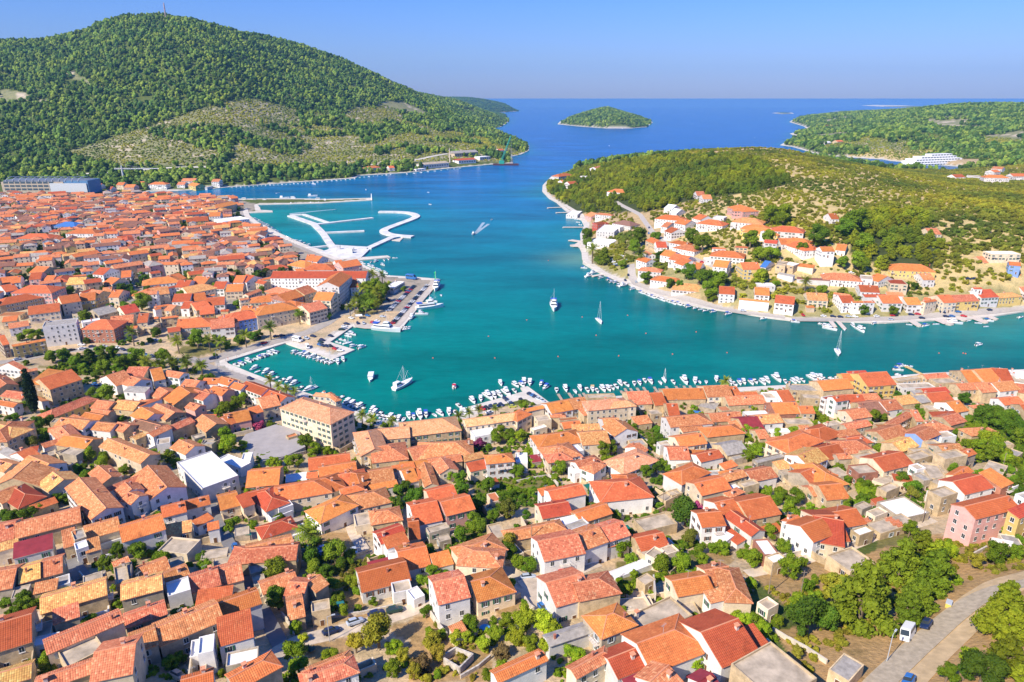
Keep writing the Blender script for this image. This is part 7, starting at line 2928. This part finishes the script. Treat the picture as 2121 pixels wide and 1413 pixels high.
for (look, where), l in BITEMS.items():
    l.sort(key=lambda q: q[0])
    for i, (_, o) in enumerate(l):
        v = 'on' if where == 'open water' else 'off'
        o['label'] = f'{look} {v} {where}' if len(l) == 1 else f'{ordn(i)} {look} from the left {v} {where}'
# buoys and wake
BU = MB(); BU.tube((0, 0, -.1), (0, 0, .45), .45, .25, 8); BUM = BU.mesh('buoy', [plain('buoy_orange', (.75, .12, .05), .5)]); BI = []
for i, (x, y) in enumerate([(1206, 657), (1235, 695), (1338, 691), (1300, 653.5), (1281.5, 737.5), (1393, 734), (1442, 688), (1506, 731), (1156, 739), (897, 742), (1025, 742), (1012, 697), (1091, 663), (1995, 732), (1945, 732), (2000, 733), (1136, 540)]):
    p = at_z(x, y, 0); o = link('mooring_buoy', BUM, None, (p.x, p.y, 0)); tag(o, None, 'buoy', 'mooring buoys'); BI.append((x, o))
BI.sort(key=lambda q: q[0])
for i, (_, o) in enumerate(BI): o['label'] = f'{ordn(i)} small mooring buoy from the left on the open bay'
m, n, b = mat('foam', .8, .2); b.inputs['Base Color'].default_value = (.62, .72, .78, 1)
f = ramp(n, noise(n, geopos(n), 1.3, 6, .8), [(.36, gray(0)), (.6, gray(.85))]); n.links.new(f, b.inputs['Alpha']); FOAM = m
def wake(nm, pts, w0, w1):
    L = [at_z(x, y, .05) for x, y in pts]; mb = MB(); n_ = len(L)
    for i in range(n_-1):
        t = (L[i+1]-L[i]).xy.normalized(); nn_ = Vector((-t.y, t.x, 0)); a = w0+(w1-w0)*i/(n_-1); c = w0+(w1-w0)*(i+1)/(n_-1); mb.quadv([L[i]-nn_*a, L[i+1]-nn_*c, L[i+1]+nn_*c, L[i]+nn_*a])
    tag(mb.build(nm, FOAM), kind='structure')
wake('wake', [(981, 485), (988, 478), (995, 470), (1002, 461)], .8, 2.0); wake('wake', [(983, 486), (991, 480), (1001, 472), (1012, 464)], .8, 2.0); wake('wake', [(982, 485), (989, 479), (997, 472)], 1.6, 1.0); wake('wake', [(692, 434), (660, 437), (630, 440), (600, 443)], 1.5, 3.5)
# ------------------------------------------------------------- street furniture and garden things
POLE = plain('pole_wood', (.28, .22, .16), .9)
def pole(px, py, h, label, lamp=False):
    g = ground(px, py); t = thing('street_lamp' if lamp else 'utility_pole', label, 'street lamp' if lamp else 'utility pole', (g.x, g.y, g.z), rng.uniform(0, 1), 'street lamps' if lamp else 'utility poles')
    mb = MB(); mb.tube((0, 0, -.5), (0, 0, h), .13 if not lamp else .09, .08, 7); mb.build('pole', POLE if not lamp else GREYM, t)
    mb = MB()
    if lamp: mb.tube((0, 0, h), (1.2, 0, h+.25), .05, n=5); mb.build('arm', GREYM, t); mb = MB(); mb.box(1.0, -.18, h+.15, 1.8, .18, h+.32); mb.build('lamp_head', GREYM, t)
    else: mb.box(-.7, -.05, h-.6, .7, .05, h-.48); mb.build('crossarm', POLE, t)
for a in [(1696+700/5, 1130+1215/5, 7, 'tall street lamp beside the curving road below the white van', True), (424+1295/5, 1130+995/5, 7, 'street lamp beside the navy car in the sloping lane', True), (1272+1598/5, 1130+500/5, 9, 'leaning wooden pole right of the concrete garage', False),
          (1272+1925/5, 1130+545/5, 8, 'thin wooden pole at the edge of the tree grove', False), (1272+498/5, 940+585/5, 8, 'wooden pole at the small concrete sheds by the lane', False), (848+1265/5, 940+975/5, 9, 'tall pole in front of the wide tiled roof in the square', False),
          (848+1870/5, 940+740/5, 9, 'pole rising through the orange roof beside the green awning', False), (1696+1065/5, 940+730/5, 9, 'pole at the stone wall left of the pink house', False), (1696+1890/5, 940+190/5, 8, 'pole behind the two orange roofs above the pink house', False),
          (1272+1860/5, 740+1080/5, 9, 'pole in front of the tall cream house wall', False), (424+1820/5, 940+1090/5, 8, 'pole at the corner of the white-walled houses', False), (453, 774, 14, 'very tall slim lamp mast at the promenade corner', True), (684, 745, 10, 'lamp mast on the square pier', True)]: pole(*a)
CAN = {'g': plain('awning_green', (.01, .15, .11), .7), 'w': plain('awning_white', (.8, .79, .76), .7), 't': plain('net_teal', (.02, .16, .17), .8), 'b': plain('awning_blue', (.05, .2, .5), .7)}
for ox, oy, s, x0, y0, x1, y1, x2, y2, h, m_, l in [(424, 940, 5, 310, 770, 460, 760, 330, 850, 2.6, 'g', 'dark green garden awning beside the grey lane'), (848, 940, 5, 1620, 715, 1770, 680, 1670, 780, 4, 'g', 'green awning on the white house terrace'), (848, 940, 5, 1800, 320, 1930, 290, 1880, 400, 3, 'g', 'dark green shade roof beside the red-roofed house'),
    (1272, 940, 5, 50, 750, 140, 735, 140, 850, 2.5, 'g', 'dark green tarpaulin over the white-framed pool yard'), (848, 1130, 5, -30, 480, 60, 450, 60, 560, 3, 't', 'teal shade net in front of the white lean-to'), (424, 1130, 5, 1350, 570, 1430, 560, 1400, 670, 2.4, 't', 'teal shade net in the shadow of the tiled house'), (1272, 740, 5, 1690, 890, 1750, 880, 1710, 920, 2.4, 't', 'small teal pool cover in the walled yard'),
    (600, 530, 6.424, 870, 780, 960, 775, 880, 805, 2.6, 'w', 'white sunshade at the foot of the palm grove'), (848, 740, 5, 650, 790, 850, 760, 700, 840, 3, 'w', 'pale pink-white sunshade on the terrace of the quay house'), (1272, 740, 5, 820, 550, 900, 560, 840, 575, 2.5, 'b', 'blue tarpaulin among the stored boats'), (0, 740, 1, 0, 0, 0, 0, 0, 0, 0, 'b', '')]:
    if not l: continue
    P_ = [(ox+x0/s, oy+y0/s), (ox+x1/s, oy+y1/s), (ox+x2/s, oy+y2/s)]; g = ground(*P_[0], h); z = g.z+h; A, B_, C_ = [at_z(x, y, z) for x, y in P_]; D_ = C_+(B_-A)
    t = thing('shade_awning', l, 'awning', (g.x, g.y, g.z), 0, 'awnings and shade nets'); mb = MB(); rel = lambda p: (p.x-g.x, p.y-g.y, p.z-g.z); q = [rel(A), rel(B_), rel(D_), rel(C_)]
    mb.quadv(q); mb.quadv([(a, b, c-.06) for a, b, c in q][::-1])
    for i in range(4): j = (i+1) % 4; mb.quadv([(q[i][0], q[i][1], q[i][2]-.06), (q[j][0], q[j][1], q[j][2]-.06), q[j], q[i]])
    mb.build('canvas', CAN[m_], t)
    for a, b, c in q: mb = MB(); mb.tube((a, b, -1), (a, b, c), .05, n=5); mb.build('post', GREYM, t)
# garden and lane walls
def wall(pts, h, m, label, w=.35):
    P_ = [ground(x, y) for x, y in pts]; mb = MB()
    for a, b in zip(P_, P_[1:]):
        k = max(1, int((b-a).length/3)); pr = None
        for i in range(k):
            p, q = a.lerp(b, i/k), a.lerp(b, (i+1)/k); d = (q-p).xy.normalized(); n_ = Vector((-d.y, d.x))*w/2; zp, zq = Hat(p.x, p.y), Hat(q.x, q.y); hh = h+rng.uniform(-.06, .06)
            v = [(p.x-n_.x, p.y-n_.y), (q.x-n_.x, q.y-n_.y), (q.x+n_.x, q.y+n_.y), (p.x+n_.x, p.y+n_.y)]; Z = [zp, zq, zq, zp]; lo = [(x, y, z-.6) for (x, y), z in zip(v, Z)]; hi = [(x, y, z+hh) for (x, y), z in zip(v, Z)]
            mb.quadv(hi)
            for i2 in range(4): j = (i2+1) % 4; mb.quadv([lo[i2], lo[j], hi[j], hi[i2]])
    o = mb.build('garden_wall', m); tag(o, label, 'wall', 'garden and terrace walls')
WC = plain('plaster_wall', (.62, .55, .45), .9, .1, .2)
for ox, oy, s, pts, h, m_, l in [(424, 1130, 5, [(490, 320), (560, 470), (650, 640)], 2, WC, 'plastered wall along the shaded lane left of the round tree'), (424, 1130, 5, [(1290, 760), (1600, 720), (2050, 620)], 1, STONE, 'rubble wall along the upper edge of the lane with cars'), (424, 1130, 5, [(800, 730), (880, 830), (930, 960)], 1.4, STONE, 'stone wall corner beside the lane below the tiled house'),
    (848, 1130, 5, [(210, 720), (300, 850), (390, 960)], 1.6, WC, 'pale wall below the three-storey red-roofed house'), (848, 1130, 5, [(350, 1200), (480, 1120), (660, 1190), (520, 1330), (360, 1230)], 1.8, STONE, 'roofless ring of ruined stone walls at the bottom edge'), (848, 1130, 5, [(530, 1380), (720, 1270), (840, 1170)], 1, STONE, 'low dry-stone wall right of the ruined walls'),
    (848, 1130, 5, [(920, 620), (1060, 580), (1150, 540)], 1.8, STONE, 'old stone garden wall left of the blue car'), (848, 1130, 5, [(1190, 560), (1240, 640), (1290, 680)], 1.2, STONE, 'tumbled stone wall beside the blue car'), (1272, 1130, 5, [(1640, 890), (1800, 990), (2000, 1100), (2200, 1230)], 1.2, WC, 'long pale wall running down beside the big grey flat roof'),
    (1272, 1130, 5, [(400, 400), (420, 590)], 3, WC, 'tall pale wall left of the tiled courtyard house'), (1272, 940, 5, [(1720, 1100), (1900, 1050), (1950, 1040)], 1.5, WC, 'pale roadside wall before the long-slope house'), (1696, 940, 5, [(330, 970), (600, 870), (860, 775)], 1.6, WC, 'long pale wall along the lane above the barn'),
    (1696, 940, 5, [(1600, 1060), (1730, 990)], 1.2, STONE, 'dry-stone wall below the pink house'), (1696, 940, 5, [(1770, 960), (1990, 1010)], 3, CAN['w'], 'white wall beside the pink house forecourt'), (848, 940, 5, [(800, 560), (980, 500)], 1, STONE, 'low wall in the middle of the kitchen garden'), (848, 940, 5, [(640, 280), (900, 230), (1060, 210)], 1.5, WC, 'garden wall below the white house with a garden'),
    (848, 940, 5, [(1110, 300), (1300, 260), (1440, 240)], 1, STONE, 'garden wall along the bean rows'), (848, 940, 5, [(1440, 240), (1540, 340)], 1.5, WC, 'garden wall falling right to the red-roofed house'), (424, 940, 5, [(480, 690), (730, 660)], 1.2, WC, 'pale wall in front of the white row houses'), (424, 940, 5, [(1570, 1060), (1700, 1010)], 1, STONE, 'rubble wall beside the parked silver car'),
    (1272, 940, 5, [(200, 1200), (50, 1310)], 1, STONE, 'low plot wall left of the small concrete shed'), (1272, 740, 5, [(240, 840), (330, 880), (430, 940)], 1.4, WC, 'wall of the brown vegetable plot'), (1272, 740, 5, [(1320, 880), (1480, 950), (1600, 1010)], 1.8, WC, 'pale wall diagonal through the gardens right of the maroon roof'), (424, 740, 5, [(600, 1110), (1050, 1000)], 1.5, STONE, 'hedge-lined wall of the school yard'),
    (0, 1130, 5, [(830, 310), (880, 370)], 1.5, WC, 'curved pale wall at the bend of the grey lane'), (1272, 1130, 5, [(0, 550), (180, 690)], 1.4, WC, 'low wall of the pale courtyard behind the stained terrace')]: wall(T(ox, oy, s, pts), h, m_, l)
# pallets of tiles and the waste bin by the road
g = ground(1696+1340/5, 1130+630/5); t = thing('waste_container', 'grey-lidded yellow waste container beside the curving road', 'waste container', tuple(g), R(50)); mb = MB(); mb.box(-.9, -.55, 0, .9, .55, 1.1); mb.build('bin', plain('bin_yellow', (.6, .5, .12)), t); mb = MB(); mb.box(-.95, -.6, 1.1, .95, .6, 1.3); mb.build('lid', GREYM, t)
for i, (x, y, l) in enumerate(((490, 700, 'round stack of spare roof tiles left of the larger pair'), (735, 690, 'stack of spare roof tiles behind the largest stack'), (810, 720, 'largest stack of spare roof tiles on the concrete terrace'))):
    p = ground(1696+x/5, 940+y/5, 3.2); t = MB()
    for k in range(14): a = k*.9; rr = .4+.09*k; t.box(p.x+rr*math.cos(a)-.35, p.y+rr*math.sin(a)-.25, p.z+3, p.x+rr*math.cos(a)+.35, p.y+rr*math.sin(a)+.25, p.z+3.5+(k % 3)*.15)
    tag(t.build('tile_stack', plain('stacked_tile', (.55, .2, .1), .9)), l, 'roof tiles', 'stacks of spare roof tiles')
# skylights and a small blue pool
p = ground(848+780/5, 1130+868/5); t = thing('paddling_pool', 'small round blue paddling pool in the garden below the tall house', 'pool', tuple(p)); mb = MB(); mb.tube((0, 0, 0), (0, 0, .45), 1.2, 1.2, 16); mb.build('tub', plain('pool_rim', (.2, .4, .6)), t); mb = MB(); mb.tube((0, 0, .4), (0, 0, .47), 1.05, 1.05, 16); mb.build('water', plain('pool_water', (.1, .4, .6), .1), t)
p = ground(848+825/5, 940+228/5, 2); t = thing('parasol', 'white round garden parasol in the garden', 'parasol', tuple(p)); mb = MB(); mb.tube((0, 0, 2), (0, 0, 2.5), 1.6, .05, 10); mb.build('canopy', CAN['w'], t); mb = MB(); mb.tube((0, 0, 0), (0, 0, 2.1), .04, n=5); mb.build('pole', GREYM, t)
label_all(list(HITEMS.values()))
# belfry on the small quay chapel and courtyard canopy
# people on the promenade: a few walkers
SKIN = plain('skin', (.5, .3, .2)); CL = [plain('cloth_'+n, c) for n, c in (('white', (.7, .7, .7)), ('blue', (.05, .12, .3)), ('red', (.5, .05, .05)), ('dark', (.04, .04, .05)))]
def person(px, py, k, label):
    g = ground(px, py); o = thing('person', label, 'person', (g.x, g.y, surf(g.x, g.y)), rng.uniform(0, 6))
    mb = MB(); ring = lambda z, rx, ry, cx=0, cy=0: [(cx+rx*math.cos(a*math.pi/4), cy+ry*math.sin(a*math.pi/4), z) for a in range(8)]
    loft(mb, [ring(.86, .17, .13), ring(1.05, .14, .1), ring(1.3, .2, .12), ring(1.43, .19, .1), ring(1.5, .06, .06), ring(1.56, .07, .08), ring(1.66, .085, .1), ring(1.76, .05, .06)])
    for s in (-1, 1):
        loft(mb, [ring(0, .05, .1, s*.1, s*.15), ring(.1, .05, .05, s*.1, s*.15), ring(.48, .06, .06, s*.1, s*.05), ring(.9, .09, .09, s*.08, 0)]); loft(mb, [ring(.8, .03, .04, s*.3, -s*.12), ring(1.1, .04, .04, s*.27, 0), ring(1.42, .05, .05, s*.2, 0)])
    mb.build('body', SKIN, o); q = MB(); loft(q, [ring(.84, .19, .15), ring(1.06, .17, .13), ring(1.3, .22, .14), ring(1.44, .2, .12)]); q.build('shirt', CL[k % 4], o)
for a in [(468.5, 752, 0, 'person in pale clothes standing at the promenade corner'), (473, 748, 2, 'person with a red top at the promenade corner'), (490, 740, 0, 'walker in white beside the quay road'), (556, 718, 1, 'walker in blue near the pier entrance'), (562, 715, 0, 'walker in white near the pier entrance'), (640, 718, 3, 'person in dark clothes on the square pier')]: person(*a)
# ------------------------------------------------------------- air between here and the far hills
mb = MB(); mb.box(-16000, -700, -3.5, 16000, 13000, 640); hz = mb.build('haze', []); hz.data.materials.clear()
m = bpy.data.materials.new('haze'); m.use_nodes = True; n = m.node_tree; n.nodes.clear(); out = nd(n, 'ShaderNodeOutputMaterial'); v = nd(n, 'ShaderNodeVolumePrincipled')
v.inputs['Color'].default_value = (.25, .58, 1, 1); v.inputs['Density'].default_value = HAZE; v.inputs['Anisotropy'].default_value = 0; n.links.new(v.outputs[0], out.inputs['Volume']); hz.data.materials.append(m)
tag(hz, 'pale blue haze in the air', 'haze', kind='stuff')
